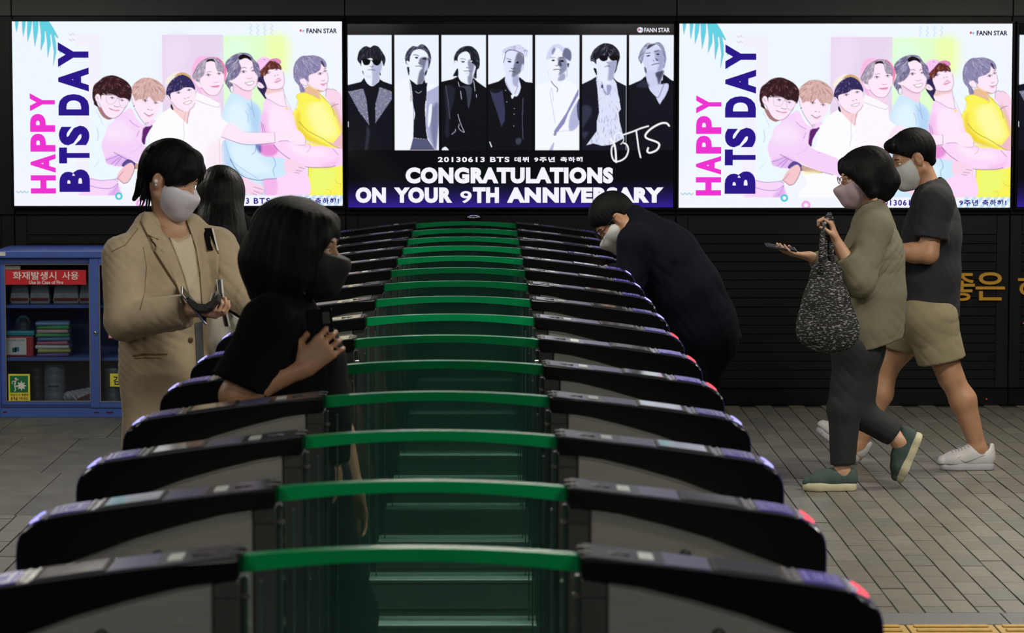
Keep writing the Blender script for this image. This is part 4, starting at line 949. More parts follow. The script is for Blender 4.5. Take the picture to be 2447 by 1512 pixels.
def screen_material(name, strength):
    m = bpy.data.materials.new(name); m.use_nodes = True
    nt = m.node_tree; N = nt.nodes; L = nt.links
    N.remove(N['Principled BSDF'])
    at = N.new('ShaderNodeAttribute'); at.attribute_name = 'print'
    e = N.new('ShaderNodeEmission'); e.inputs[1].default_value = strength
    L.new(at.outputs['Color'], e.inputs[0])
    gl = N.new('ShaderNodeBsdfGlossy'); gl.inputs['Roughness'].default_value = 0.08
    gl.inputs['Color'].default_value = (0.035, 0.035, 0.035, 1)
    ad = N.new('ShaderNodeAddShader'); L.new(e.outputs[0], ad.inputs[0]); L.new(gl.outputs[0], ad.inputs[1])
    L.new(ad.outputs[0], N['Material Output'].inputs[0])
    return m
def panel_mesh(C, wid, hei, m):
    """a flat panel of w x h cells centred on the origin in x, z; one colour per cell corner"""
    im = C.im[: C.h // 2 * 2, : C.w // 2 * 2]
    im = np.clip(im, 0, 1)
    im = np.where(im <= .04045, im / 12.92, ((im + .055) / 1.055) ** 2.4)
    im = (im[0::2, 0::2] + im[1::2, 0::2] + im[0::2, 1::2] + im[1::2, 1::2]) / 4
    h, w_ = im.shape[:2]
    xs = np.linspace(-wid / 2, wid / 2, w_); zs = np.linspace(hei / 2, -hei / 2, h)
    X, Z = np.meshgrid(xs, zs)
    co = np.stack([X, np.zeros_like(X), Z], -1).reshape(-1, 3).astype(np.float32)
    i = np.arange((h - 1) * w_).reshape(h - 1, w_)[:, :-1].ravel()
    q = np.stack([i, i + w_, i + w_ + 1, i + 1], 1).astype(np.int32)
    me = bpy.data.meshes.new('screen_panel')
    me.vertices.add(len(co)); me.vertices.foreach_set('co', co.ravel())
    me.loops.add(q.size); me.loops.foreach_set('vertex_index', q.ravel())
    me.polygons.add(len(q)); me.polygons.foreach_set('loop_start', np.arange(0, q.size, 4, dtype=np.int32))
    me.update(calc_edges=True)
    ca = me.color_attributes.new('print', 'FLOAT_COLOR', 'POINT')
    rgba = np.concatenate([im.reshape(-1, 3), np.ones((len(co), 1))], 1).astype(np.float32)
    ca.data.foreach_set('color', rgba.ravel())
    me.materials.append(m)
    return me

SS = 1.6
M_scr = screen_material('lit_display', 1.0)
party = draw_party(SS); mono = draw_mono(SS)
SW = abs(wx(820) - wx(38)); SH = abs(wz(52) - wz(490))
PARTY = panel_mesh(party, SW, SH, M_scr)
SW2 = abs(wx(1607) - wx(833)); SH2 = abs(wz(58) - wz(494))
MONO = panel_mesh(mono, SW2, SH2, M_scr)
T_navy = emis('display_navy', rgb(44, 26, 138), 1.0); T_pink = emis('display_pink', rgb(238, 52, 208), 1.0)
T_ink = emis('display_ink', rgb(20, 18, 60), 1.0); T_white = emis('display_white', rgb(246, 244, 255), 1.0)
YF = WALL_Y - 0.075            # front of the glass
def display(label, u0, v0, u1, v1, panel):
    x0, x1 = wx(u0), wx(u1); z0, z1 = wz(v1), wz(v0)
    cx, cz = (x0 + x1) / 2, (z0 + z1) / 2
    t = thing('display_screen', label, 'display screen', (cx, WALL_Y, cz), 'row of wall displays')
    b = 0.0148
    w2, h2 = (x1 - x0) / 2, (z1 - z0) / 2
    box('housing', -w2 - b + .003, w2 + b - .003, -.06, -.0055, -h2 - b, h2 + b, M_bezel, t, 0.003)
    for (a, c, d, e) in [(-w2 - b, w2 + b, h2 + .002, h2 + b), (-w2 - b, w2 + b, -h2 - b, -h2 - .002)]:
        box('bezel', a + .003, c - .003, -.085, -.06, d, e, M_bezel, t, 0.002)
    for (a, c) in [(-w2 - b, -w2 - .002), (w2 + .002, w2 + b)]:
        box('bezel', a + (.003 if a < 0 else 0), c - (.003 if a > 0 else 0), -.085, -.06, -h2 - .002, h2 + .002, M_bezel, t, 0.002)
    o = link('screen_panel', panel, None, t, (0, -.075, 0))
    return t, cx, cz
def party_text(t, cx, cz, u0, v0, us):
    """lettering of the light display; pixel boxes are those of the left one, mapped to this screen"""
    def tx(s, a, b, c, d, m, vertical=False, bold=.035, nm='lettering', sp=1.0):
        xa = (a - 429) * us * SW / 782; xb = (b - 429) * us * SW / 782
        za = (271 - d) * SH / 438; zb = (271 - c) * SH / 438
        o = text_fit(nm, s, xa, xb, za, zb, -.0755, m, t, bold, .002, sp, vertical)
        return o
    for s, c, d in [('H', 417, 461), ('A', 366.5, 411), ('P', 318, 361), ('P', 271, 314), ('Y', 222, 265)]: tx(s, 78, 137.5, c, d, T_pink, True, .05, 'letter')
    for s, c, d in [('B', 403, 457), ('T', 351, 389), ('S', 299, 346), ('D', 224, 275), ('A', 161, 218), ('Y', 101, 160)]: tx(s, 146, 218.5, c, d, T_navy, True, .06, 'letter')
    tx('FANN STAR', 736, 808.5, 68.5, 80, T_ink, False, .03)
    for s, a, b in [('20130613', 511, 597), ('BTS', 608, 647), ('데뷔', 658, 689), ('9주년', 700, 744), ('축하해!', 754, 811)]: tx(s, a, b, 471, 485.5, T_navy, False, .03, 'lettering', 1.25)
tl, cx, cz = display('leftmost bright display with pink HAPPY lettering, behind the woman in beige', 38, 52, 820, 490, PARTY)
party_text(tl, cx, cz, 38, 52, 1.0)
tr, cx, cz = display('bright display with pink HAPPY lettering on the right, above the walking couple', 1619, 57, 2411, 495, PARTY)
for c in tr.children:
    if c.name.startswith('screen_panel'): c.scale = (792 / 782.0, 1, 1)
party_text(tr, cx, cz, 1619, 57, 792 / 782.0)
def mono_text(t):
    def tx(s, a, b, c, d, m=T_white, bold=.03, sp=1.0):
        xa = (a - 1220) * SW2 / 774; xb = (b - 1220) * SW2 / 774
        za = (276 - d) * SH2 / 436; zb = (276 - c) * SH2 / 436
        text_fit('lettering', s, xa, xb, za, zb, -.0755, m, t, bold, .002, sp)
    for s, a, b in [('20130613', 1047, 1158), ('BTS', 1171, 1217), ('데뷔', 1229, 1263), ('9주년', 1276, 1325), ('축하해', 1338, 1391)]: tx(s, a, b, 373.5, 386, sp=1.2, bold=.03)
    tx('CONGRATULATIONS', 970, 1464, 398.5, 437, bold=.065, sp=1.12)
    for s, a, b in [('ON', 851, 923), ('YOUR', 942, 1081), ('TH', 1130, 1192), ('ANNIVERSARY', 1211, 1584)]: tx(s, a, b, 446, 483.5, bold=.065, sp=1.12)
    tx('9', 1100, 1127, 455, 484, bold=.02)
    tx('FANN STAR', 1537, 1597, 67, 77.5, bold=.012)
tm, cx, cz = display('dark central display with seven upright portraits and CONGRATULATIONS lettering', 833, 58, 1607, 494, MONO)
mono_text(tm)
td, cx, cz = display('dark display cut off by the right edge of the photo', 2425, 57, 3199, 494, MONO)

# gold letters on the wall
M_gold = mat('polished_gold', rgb(226, 170, 62), 0.3, 0.45, 0.1, 20)
for s, a, b, c, d in [('좋', 2268, 2329, 653, 719), ('은', 2331, 2401, 651, 718), ('하', 2432, 2500, 655, 720)]:
    o = text_fit('gold_letter', s, P(a, 690, WALL_Y - .03)[0], P(b, 690, WALL_Y - .03)[0], P(1200, d, WALL_Y - .03)[2], P(1200, c, WALL_Y - .03)[2], WALL_Y - .014, M_gold, None, .012, .022)
    tag(o, {'좋': 'gold Korean letter half hidden behind the man in shorts', '은': 'gold Korean letter standing free just right of the man in shorts', '하': 'gold Korean letter cut by the right edge of the photo'}[s], 'letter', 'gold letters on the wall')
o = text_fit('gold_letter', '식', P(2442, 780, WALL_Y)[0], P(2470, 780, WALL_Y)[0], P(1200, 785, WALL_Y)[2], P(1200, 760, WALL_Y)[2], WALL_Y - .014, M_gold, None, .012, .012)
tag(o, 'small gold Korean letter low at the right edge of the photo', 'letter', 'gold letters on the wall')
# red pilot light on the plinth of the wall
p = P(2357, 953, WALL_Y - .03)
t = thing('pilot_light', 'tiny red pilot light low on the black wall plinth', 'light', (p[0], WALL_Y - .03, p[2]))
lathe('pilot_bezel', [(.0001, .001), (.009, .001), (.009, .006), (.005, .008), (.0001, .008)], M_dark, t, 12).rotation_euler = (math.pi / 2, 0, 0)
lathe('pilot_lens', [(.0001, .008), (.004, .008), (.003, .011), (.0001, .012)], emis('red_pilot', (1, .02, .02, 1), .9), t, 10).rotation_euler = (math.pi / 2, 0, 0)
# chrome capped bollard behind the last gate
M_chrome = mat('chrome', rgb(200, 200, 205), 0.12, 1.0, 0.03, 10)
p = P(1132, 518, 17.45)
t = thing('stanchion', 'slim post with a chrome domed cap behind the last ticket gate', 'post', (p[0], 17.452, 0))
lathe('post_tube', [(.0001, 0), (.04, 0), (.04, .012), (.014, .016), (.014, p[2] - .012), (.0001, p[2] - .012)], M_post, t, 20)
lathe('post_cap', [(.0001, p[2] - .018), (.040, p[2] - .016), (.050, p[2] - .008), (.048, p[2] + .002), (.035, p[2] + .012), (.0001, p[2] + .018)], M_chrome, t, 24)

# ================================================================== people: distance fields turned into one smooth surface each
V3 = lambda *a: np.array(a, float)
def nrm(v): v = np.asarray(v, float); return v / (np.linalg.norm(v) + 1e-12)

class Sdf:
    def __init__(s, lo, hi, h):
        s.lo = np.asarray(lo, float); s.h = h
        s.n = np.maximum(4, np.ceil((np.asarray(hi, float) - s.lo) / h).astype(int) + 1)
        s.d = np.full(s.n, 0.5, np.float32)
        s.ax = [s.lo[i] + h * np.arange(s.n[i]) for i in range(3)]
    def win(s, lo, hi):
        a = np.clip(np.floor((lo - s.lo) / s.h).astype(int), 0, s.n - 1)
        b = np.clip(np.ceil((hi - s.lo) / s.h).astype(int) + 1, 1, s.n)
        if np.any(b <= a): return None
        sl = tuple(slice(a[i], b[i]) for i in range(3))
        X = s.ax[0][sl[0]][:, None, None]; Y = s.ax[1][sl[1]][None, :, None]; Z = s.ax[2][sl[2]][None, None, :]
        return sl, X, Y, Z
    def mix(s, sl, p, k, op='add'):
        a = s.d[sl]
        if op == 'add':
            if k > 0:
                q = np.maximum(k - np.abs(a - p), 0) / k
                s.d[sl] = np.minimum(a, p) - q * q * k * 0.25
            else: s.d[sl] = np.minimum(a, p)
        else:
            p = -p
            if k > 0:
                q = np.maximum(k - np.abs(a - p), 0) / k
                s.d[sl] = np.maximum(a, p) + q * q * k * 0.25
            else: s.d[sl] = np.maximum(a, p)
    def cone(s, a, b, ra, rb=None, k=0.02, flat=None, op='add'):
        a = np.asarray(a, float); b = np.asarray(b, float); rb = ra if rb is None else rb
        R = max(ra, rb) + k + 2 * s.h
        w_ = s.win(np.minimum(a, b) - R, np.maximum(a, b) + R)
        if w_ is None: return
        sl, X, Y, Z = w_
        X = X - a[0]; Y = Y - a[1]; Z = Z - a[2]; ba = b - a; f = 1.0
        if flat is not None:
            n, ratio = nrm(flat[0]), flat[1]
            t = (X * n[0] + Y * n[1] + Z * n[2]) * (1 / ratio - 1)
            X = X + t * n[0]; Y = Y + t * n[1]; Z = Z + t * n[2]
            ba = ba + n * np.dot(ba, n) * (1 / ratio - 1); f = math.sqrt(ratio)
        L = float(np.dot(ba, ba)) + 1e-12
        t = np.clip((X * ba[0] + Y * ba[1] + Z * ba[2]) / L, 0, 1)
        p = (np.sqrt((X - t * ba[0]) ** 2 + (Y - t * ba[1]) ** 2 + (Z - t * ba[2]) ** 2) - (ra + (rb - ra) * t)) * f
        s.mix(sl, p.astype(np.float32), k, op)
    def chain(s, pts, rs, k=0.02, flat=None, op='add'):
        for i in range(len(pts) - 1): s.cone(pts[i], pts[i + 1], rs[i], rs[i + 1], k, flat, op)
    def ell(s, c, r, fr=None, k=0.02, op='add'):
        c = np.asarray(c, float); r = np.asarray(r, float)
        R = r.max() + k + 2 * s.h
        w_ = s.win(c - R, c + R)
        if w_ is None: return
        sl, X, Y, Z = w_
        X = X - c[0]; Y = Y - c[1]; Z = Z - c[2]
        E = np.eye(3) if fr is None else fr
        q = [(X * E[i][0] + Y * E[i][1] + Z * E[i][2]) / r[i] for i in range(3)]
        g = np.sqrt(q[0] ** 2 + q[1] ** 2 + q[2] ** 2)
        g2 = np.sqrt((q[0] / r[0]) ** 2 + (q[1] / r[1]) ** 2 + (q[2] / r[2]) ** 2) + 1e-9
        p = g * (g - 1) / g2
        s.mix(sl, p.astype(np.float32), k, op)
    def cut(s, p, n, k=0.0, lo=None, hi=None):
        """remove everything on the side of p that n points to (inside an optional box)"""
        w_ = s.win(s.lo if lo is None else np.asarray(lo, float), s.lo + s.h * s.n if hi is None else np.asarray(hi, float))
        if w_ is None: return
        sl, X, Y, Z = w_; n = nrm(n)
        q = ((X - p[0]) * n[0] + (Y - p[1]) * n[1] + (Z - p[2]) * n[2]).astype(np.float32)
        s.mix(sl, -q, k, 'sub')
    def folds(s, amp, waves):
        """creases: warped sharp ridges that come and go"""
        near = np.argwhere(np.abs(s.d) < 0.03)
        X = s.ax[0][near[:, 0]]; Y = s.ax[1][near[:, 1]]; Z = s.ax[2][near[:, 2]]
        t = np.zeros(len(near))
        for i, (vx, vy, vz, ph, a) in enumerate(waves):
            wp = np.sin(9.1 * X + 4.3 * Z + ph) + np.sin(7.7 * Y - 6.1 * Z + 2 * ph) + .6 * np.sin(15.3 * Z + 11.7 * X + 3 * ph)
            r = np.sin(vx * X + vy * Y + vz * Z + ph + 1.6 * wp)
            m = np.clip(.5 + .5 * np.sin(8.3 * X - 12.1 * Z + 6.2 * Y + 5 * ph) + .25 * np.sin(17 * Z - 13 * X + ph), 0, 1) ** 1.5
            t += a * m * ((1 - np.abs(r)) ** 2 * 1.6 - .5)
        s.d[near[:, 0], near[:, 1], near[:, 2]] += (amp * t).astype(np.float32)
    def locks(s, amp, c, E, freq):
        """strand grooves that run down from the crown"""
        near = np.argwhere(np.abs(s.d) < 0.02)
        X = s.ax[0][near[:, 0]] - c[0]; Y = s.ax[1][near[:, 1]] - c[1]; Z = s.ax[2][near[:, 2]] - c[2]
        x = X * E[0][0] + Y * E[0][1] + Z * E[0][2]; y = X * E[1][0] + Y * E[1][1] + Z * E[1][2]; z = X * E[2][0] + Y * E[2][1] + Z * E[2][2]
        a = np.arctan2(y, x)
        t = np.sin(freq * a + 14 * z + 2 * np.sin(3 * a)) * .6 + np.sin(freq * 1.7 * a - 22 * z + 1.) * .4
        s.d[near[:, 0], near[:, 1], near[:, 2]] += (amp * t).astype(np.float32)
    def sample(s, p):
        q = (np.asarray(p) - s.lo) / s.h; i = np.floor(q).astype(int)
        if np.any(i < 0) or np.any(i >= s.n - 1): return 0.5
        f = q - i; c = s.d[i[0]:i[0] + 2, i[1]:i[1] + 2, i[2]:i[2] + 2]
        c = c[0] * (1 - f[0]) + c[1] * f[0]; c = c[0] * (1 - f[1]) + c[1] * f[1]
        return float(c[0] * (1 - f[2]) + c[1] * f[2])
    def hit(s, u, v, lift=0.0):
        """first point of the surface on the line of sight through photograph pixel u, v"""
        d = CAM_M @ np.array([(u - 1223.5) / F, (756.0 - v) / F, -1.0]); d = d / np.linalg.norm(d)
        o = np.array([0, 0, CAM_Z]); t = (s.lo[1]) / d[1]; t1 = (s.lo[1] + s.h * s.n[1]) / d[1]
        while t < t1:
            if s.sample(o + d * t) < 0:
                a, b = t - s.h * .7, t
                for _ in range(8):
                    m = (a + b) / 2
                    if s.sample(o + d * m) < 0: b = m
                    else: a = m
                return o + d * (a - lift)
            t += s.h * .7
        return None
    def surface(s, name, org):
        d = s.d; ins = d < 0
        nx, ny, nz = s.n
        cnt = np.zeros((nx - 1, ny - 1, nz - 1), np.int8)
        for a in (0, 1):
            for b in (0, 1):
                for c in (0, 1):
                    cnt += ins[a:nx - 1 + a, b:ny - 1 + b, c:nz - 1 + c]
        act = (cnt > 0) & (cnt < 8)
        idx = np.full(act.shape, -1, np.int32)
        I, J, K = np.nonzero(act); n = len(I); idx[I, J, K] = np.arange(n)
        acc = np.zeros((n, 3), np.float32); num = np.zeros(n, np.float32)
        cor = [(a, b, c) for a in (0, 1) for b in (0, 1) for c in (0, 1)]
        val = {q: d[I + q[0], J + q[1], K + q[2]] for q in cor}
        for q in cor:
            for axx in range(3):
                if q[axx]: continue
                q2 = list(q); q2[axx] = 1; q2 = tuple(q2)
                a, b = val[q], val[q2]; m = (a < 0) != (b < 0)
                t = np.where(m, a / np.where(m, a - b, 1), 0)
                p = np.tile(np.array(q, np.float32), (n, 1)); p[:, axx] += t
                acc += p * m[:, None]; num += m
        pos = acc / num[:, None]
        co = np.stack([I, J, K], 1) + pos
        co = s.lo + co * s.h - np.asarray(org)
        quads = []
        for axx in range(3):
            sl0 = [slice(None)] * 3; sl1 = [slice(None)] * 3
            sl0[axx] = slice(0, s.n[axx] - 1); sl1[axx] = slice(1, s.n[axx])
            a, b = ins[tuple(sl0)], ins[tuple(sl1)]
            E = np.argwhere(a != b)
            o1, o2 = (axx + 1) % 3, (axx + 2) % 3
            ok = (E[:, o1] > 0) & (E[:, o2] > 0) & (E[:, o1] < s.n[o1] - 1) & (E[:, o2] < s.n[o2] - 1)
            E = E[ok]
            if len(E) == 0: continue
            def cell(d1, d2):
                q = E.copy(); q[:, o1] += d1; q[:, o2] += d2
                return idx[q[:, 0], q[:, 1], q[:, 2]]
            Q = np.stack([cell(-1, -1), cell(0, -1), cell(0, 0), cell(-1, 0)], 1)
            fl = ~a[E[:, 0], E[:, 1], E[:, 2]]
            Q[fl] = Q[fl][:, ::-1]
            quads.append(Q)
        q = np.concatenate(quads).astype(np.int32)
        me = bpy.data.meshes.new(name)
        me.vertices.add(n); me.vertices.foreach_set('co', co.astype(np.float32).ravel())
        me.loops.add(q.size); me.loops.foreach_set('vertex_index', q.ravel())
        me.polygons.add(len(q)); me.polygons.foreach_set('loop_start', np.arange(0, q.size, 4, dtype=np.int32))
        me.update(calc_edges=True)
        me.polygons.foreach_set('use_smooth', np.ones(len(q), bool))
        return me

def frame_of(f, roll=0.0, up=(0, 0, 1)):
    """rows: left, forward, up of a head or body that faces f"""
    f = nrm(f); l = nrm(np.cross(up, f)); u = np.cross(f, l)
    if roll:
        c, q = math.cos(roll), math.sin(roll); l, u = l * c + u * q, u * c - l * q
    return np.array([l, f, u])

class Person:
    def __init__(s, name, label, Y, foot, group=None):
        s.Y = Y; s.org = np.array([foot[0], foot[1], 0.0])
        s.e = thing(name, label, 'person', tuple(s.org), group)
    def p(s, u, v, dy=0.0): return P(u, v, s.Y + dy)
    def add(s, name, sdf, m, par=None):
        return link(name, sdf.surface(name, s.org), m, par or s.e)
    def tube(s, name, pts, r, m, par=None, n=8):
        return tube(name, [np.asarray(q) - s.org for q in pts], r, m, par or s.e, n)
    def patch(s, name, sdf, poly, lift, thick, m, par=None, rings=4, dense=3):
        """a piece of cloth that lies on the surface of sdf; the outline is given in photograph pixels"""
        pts = []
        k = len(poly)
        for i in range(k):
            a, b = np.array(poly[i], float), np.array(poly[(i + 1) % k], float)
            for j in range(dense): pts.append(a + (b - a) * j / dense)
        pts = np.array(pts); c = pts.mean(0); n = len(pts)
        top = []; 
        for r in range(rings, 0, -1):
            for q in pts:
                w_ = c + (q - c) * r / rings
                h = sdf.hit(w_[0], w_[1], lift)
                top.append(h)
        top.append(sdf.hit(c[0], c[1], lift))
        good = [t for t in top if t is not None]
        if not good: return None
        med = np.median(np.array(good)[:, 1])
        full = []
        seq = [pts * r / rings + c * (1 - r / rings) for r in range(rings, 0, -1)]
        flat = [q for ring in seq for q in ring] + [c]
        for t, q in zip(top, flat):
            if t is None:
                g = min(good, key=lambda z: np.hypot(*(np.array([(z[0]), (z[2])]) - P(q[0], q[1], med)[[0, 2]])))
                t = P(q[0], q[1], g[1])
            full.append(t)
        full = np.array(full)
        back = full + np.array([0, thick, 0])
        V = np.concatenate([full, back]) - s.org; N = len(full); fs = []
        for r in range(rings - 1):
            for i in range(n):
                j = (i + 1) % n
                fs.append((r * n + i, r * n + j, (r + 1) * n + j, (r + 1) * n + i))
        for i in range(n): fs.append(((rings - 1) * n + i, (rings - 1) * n + (i + 1) % n, N - 1))
        fb = [tuple(x + N for x in f[::-1]) for f in fs]
        sk = [(i, i + N, (i + 1) % n + N, (i + 1) % n) for i in range(n)]
        me = mesh(name, V, fs + fb + sk)
        bm = bmesh.new(); bm.from_mesh(me); bmesh.ops.recalc_face_normals(bm, faces=bm.faces[:]); bm.to_mesh(me); bm.free()
        me.polygons.foreach_set('use_smooth', [True] * len(me.polygons))
        return link(name, me, m, par or s.e)

def sdf_box(pts, pad, h):
    a = np.array(pts); return Sdf(a.min(0) - pad, a.max(0) + pad, h)

def head(S, c, E, sc_=1.0, neck=None, nr=0.052, nr2=0.06, male=False):
    """skull, face, nose, lips, brow, ears and neck; E rows are left, forward, up"""
    L = lambda x, y, z: c + (E[0] * x + E[1] * y + E[2] * z) * sc_
    r = lambda *a: np.array(a) * sc_
    S.ell(L(0, -.012, .028), r(.073, .093, .086), E, .01)
    S.ell(L(0, .028, -.032), r(.061, .064, .082), E, .03)
    S.ell(L(0, .050, -.092), r(.036, .030, .024), E, .03)
    for q in (-1, 1):
        S.ell(L(q * .040, .058, -.030), r(.024, .024, .026), E, .02)
        S.cone(L(q * .056, .0, -.062), L(q * .02, .062, -.100), .020 * sc_, .016 * sc_, .03)
    S.ell(L(0, .078, .022), r(.050, .014, .010), E, .018)
    S.cone(L(0, .086, .010), L(0, .108, -.034), .007 * sc_, .011 * sc_, .012)
    for q in (-1, 1):
        S.ell(L(q * .012, .096, -.036), r(.009, .010, .008), E, .008)
        S.ell(L(q * .033, .092, .000), r(.016, .011, .006), E, .006, 'sub')
        S.ell(L(q * .033, .079, .010), r(.018, .011, .0065), E, .006)
        S.ell(L(q * .033, .078, -.011), r(.017, .010, .006), E, .006)
    S.ell(L(0, .090, -.066), r(.022, .010, .006), E, .008)
    S.ell(L(0, .088, -.076), r(.019, .010, .007), E, .008)
    for q in (-1, 1):
        S.ell(L(q * .078, -.006, -.012), r(.010, .021, .031), E, .010)
        S.ell(L(q * .088, .000, -.008), r(.006, .010, .017), E, .006, 'sub')
        S.ell(L(q * .074, -.002, -.034), r(.010, .012, .012), E, .010)
    if neck is not None:
        S.cone(L(0, -.022, -.055), neck, nr, nr2, .03)
    return L

def hand(S, wrist, d, palm, side, curl=(.5, .5, .5, .5), thumb=.5, sc_=1.0, spread=.12):
    """palm and five fingers; d points along the hand, palm is the direction the palm faces, side +1 when the thumb lies on cross(d, palm)"""
    d = nrm(d); palm = nrm(np.asarray(palm, float) - d * np.dot(palm, d)); t = np.cross(d, palm) * side
    w_ = .038 * sc_; Lp = .088 * sc_
    S.cone(wrist - d * .01, wrist + d * .02, .026 * sc_, .027 * sc_, .01, (palm, .72))
    for q in (-.8, -.25, .3, .85):
        S.cone(wrist + d * .012 + t * q * w_ * .55, wrist + d * Lp + t * q * w_, .0165 * sc_, .0125 * sc_, .012, (palm, .8))
    Ls = [.064, .078, .084, .076]; rr = [.0078, .0088, .0092, .0088]
    for i, q in enumerate((-.85, -.28, .3, .88)):
        b = wrist + d * Lp + t * q * w_; fd = nrm(d + t * spread * q); a = 0.0
        for j, fr_ in enumerate((.45, .30, .25)):
            a += curl[i] * (0.9 if j == 0 else 1.15)
            dd = fd * math.cos(a) + palm * math.sin(a)
            e = b + dd * Ls[i] * fr_ * sc_ * 1.15
            S.cone(b, e, rr[i] * sc_ * (1 - .08 * j), rr[i] * sc_ * (1 - .08 * (j + 1)), .004)
            b = e
    b = wrist + d * .022 + t * w_ * .75
    dd = nrm(d * .62 + t * .78 + palm * .25); e = b + dd * .040 * sc_
    S.cone(b, e, .0155 * sc_, .0115 * sc_, .012)
    d2 = nrm(d * .9 + t * .25 * (1 - thumb) + palm * (.2 + .8 * thumb)); e2 = e + d2 * .032 * sc_
    S.cone(e, e2, .0110 * sc_, .0098 * sc_, .005)
    d3 = nrm(d2 + palm * thumb * .6); S.cone(e2, e2 + d3 * .024 * sc_, .0098 * sc_, .0075 * sc_, .004)

def arm(S, sh, el, wr, r=(.052, .042, .028), k=.02):
    S.cone(sh, el, r[0], r[1], k); m = el + (wr - el) * .3
    S.cone(el, m, r[1] * .98, r[1] * 1.0, k); S.cone(m, wr, r[1] * 1.0, r[2], k)
def leg(S, hip, kn, an, r=(.085, .055, .036), k=.025, calf=None):
    S.cone(hip, kn, r[0], r[1], k)
    m = kn + (an - kn) * .33
    back = np.zeros(3) if calf is None else nrm(calf) * .016
    S.cone(kn, m + back, r[1] * .92, r[1] * 1.02, k); S.cone(m + back, an, r[1] * 1.02, r[2], k)
def foot(S, an, toe_dir, up, L=.24, r=.04):
    heel = an - up * .045 - toe_dir * .024
    S.cone(an, heel + toe_dir * .01, .036, .030, .02)
    S.cone(heel, an + toe_dir * (L * .62) - up * .052, .032, .024, .03); S.cone(an, an + toe_dir * L * .45 - up * .045, .032, .025, .03)

def shoe_meshes(kind):
    """one shoe in its own frame: heel at the origin, toe towards +x, sole on z = 0"""
    h = .004
    S = Sdf((-.03, -.07, -.01), (.31, .07, .15), h)
    fl = (V3(0, 1, 0), .86)
    if kind == 'sneaker':
        S.chain([V3(.035, 0, .050), V3(.10, 0, .052), V3(.19, 0, .046), V3(.250, 0, .042)], [.043, .043, .047, .033], .02, None)
        S.cone(V3(.032, 0, .088), V3(.12, 0, .082), .034, .036, .03, fl); S.cone(V3(.11, 0, .085), V3(.21, 0, .052), .034, .030, .03)
        S.cone(V3(.010, 0, .06), V3(.006, 0, .120), .018, .013, .02); S.cone(V3(.108, 0, .10), V3(.094, 0, .142), .026, .024, .02, fl)
        S.cone(V3(.052, 0, .105), V3(.052, 0, .17), .033, .038, .008, (V3(0, 1, 0), .92), 'sub')
    else:
        S.chain([V3(.035, 0, .050), V3(.10, 0, .052), V3(.18, 0, .044), V3(.228, 0, .040)], [.041, .041, .042, .026], .02, None)
        S.cone(V3(.034, 0, .072), V3(.13, 0, .072), .033, .034, .03, fl); S.cone(V3(.008, 0, .05), V3(.002, 0, .098), .016, .010, .02)
        S.cone(V3(.054, 0, .098), V3(.054, 0, .17), .032, .040, .008, (V3(0, 1, 0), .92), 'sub')
    S.cut(V3(0, 0, .030), V3(0, 0, -1), .004)
    up = S.surface('shoe', (0, 0, 0)); Su = S
    S = Sdf((-.03, -.07, -.01), (.31, .07, .06), h)
    e = .250 if kind == 'sneaker' else .232
    S.chain([V3(.038, 0, .018), V3(.10, 0, .018), V3(.18, 0, .018), V3(e - .012, 0, .020)], [.046, .042, .048, .033], .02)
    S.cut(V3(0, 0, .0), V3(0, 0, -1), .003); S.cut(V3(0, 0, .036 if kind != 'sneaker' else .034), V3(-.06, 0, 1), .003)
    so = S.surface('sole', (0, 0, 0))
    def top(x, y, e=.001):
        z = .15
        while z > 0 and Su.sample((x, y, z)) > 0: z -= .001
        return V3(x, y, z + e)
    def flank(x, z, sg, e=.001):
        y = .068
        while y > 0 and Su.sample((x, sg * y, z)) > 0: y -= .001
        return V3(x, sg * (y + e), z)
    return up, so, top, flank

def place(o, org, pos, fwd, up, parent):
    f = nrm(fwd); l = nrm(np.cross(up, f)); u = np.cross(f, l)
    M = Matrix(((f[0], l[0], u[0], pos[0] - org[0]), (f[1], l[1], u[1], pos[1] - org[1]), (f[2], l[2], u[2], pos[2] - org[2]), (0, 0, 0, 1)))
    o.parent = parent; o.matrix_local = M

M_skin = mat('skin', rgb(172, 128, 98), 0.5, 0, 0.06, 30, 0.05, 160)
M_skin_w = mat('skin_fair', rgb(186, 144, 116), 0.5, 0, 0.05, 30, 0.04, 160)
M_hair = mat('black_hair', rgb(11, 9, 9), 0.62, 0, 0.3, 120, 0.35, 260, (1, 1, .08), spec=.16)
M_hair_b = mat('dark_brown_hair', rgb(20, 15, 13), 0.62, 0, 0.3, 120, 0.35, 260, (1, 1, .08), spec=.16)
M_maskw = mat('white_mask', rgb(205, 200, 212), 0.75, 0, 0.04, 60, 0.08, 300)
M_maskg = mat('grey_white_mask', rgb(190, 192, 190), 0.75, 0, 0.04, 60, 0.08, 300)
M_maskl = mat('mauve_mask', rgb(172, 148, 158), 0.75, 0, 0.05, 60, 0.08, 300)
M_maskb = mat('black_mask', rgb(14, 14, 15), 0.75, 0, 0.05, 60)
M_eyew = mat('eye_white', rgb(215, 210, 205), 0.2, 0, 0.02, 60)
M_iris = mat('eye_dark', rgb(20, 12, 10), 0.12, 0, 0.02, 60)
M_brow = mat('brow_hair', rgb(24, 18, 16), 0.6, 0, 0.1, 60)
M_lip = mat('lips', rgb(160, 96, 88), 0.4, 0, 0.05, 60)
M_wire = mat('thin_dark_frame', rgb(20, 18, 18), 0.3, 0.4, 0.05, 60)
M_redwire = mat('red_frame', rgb(110, 30, 30), 0.3, 0, 0.05, 60)
M_lens = glass_mat('spectacle_lens', (.97, .97, .97, 1), 0.6, 0.02)
M_loop = mat('ear_loop', rgb(210, 208, 214), 0.8, 0, 0.03, 60)

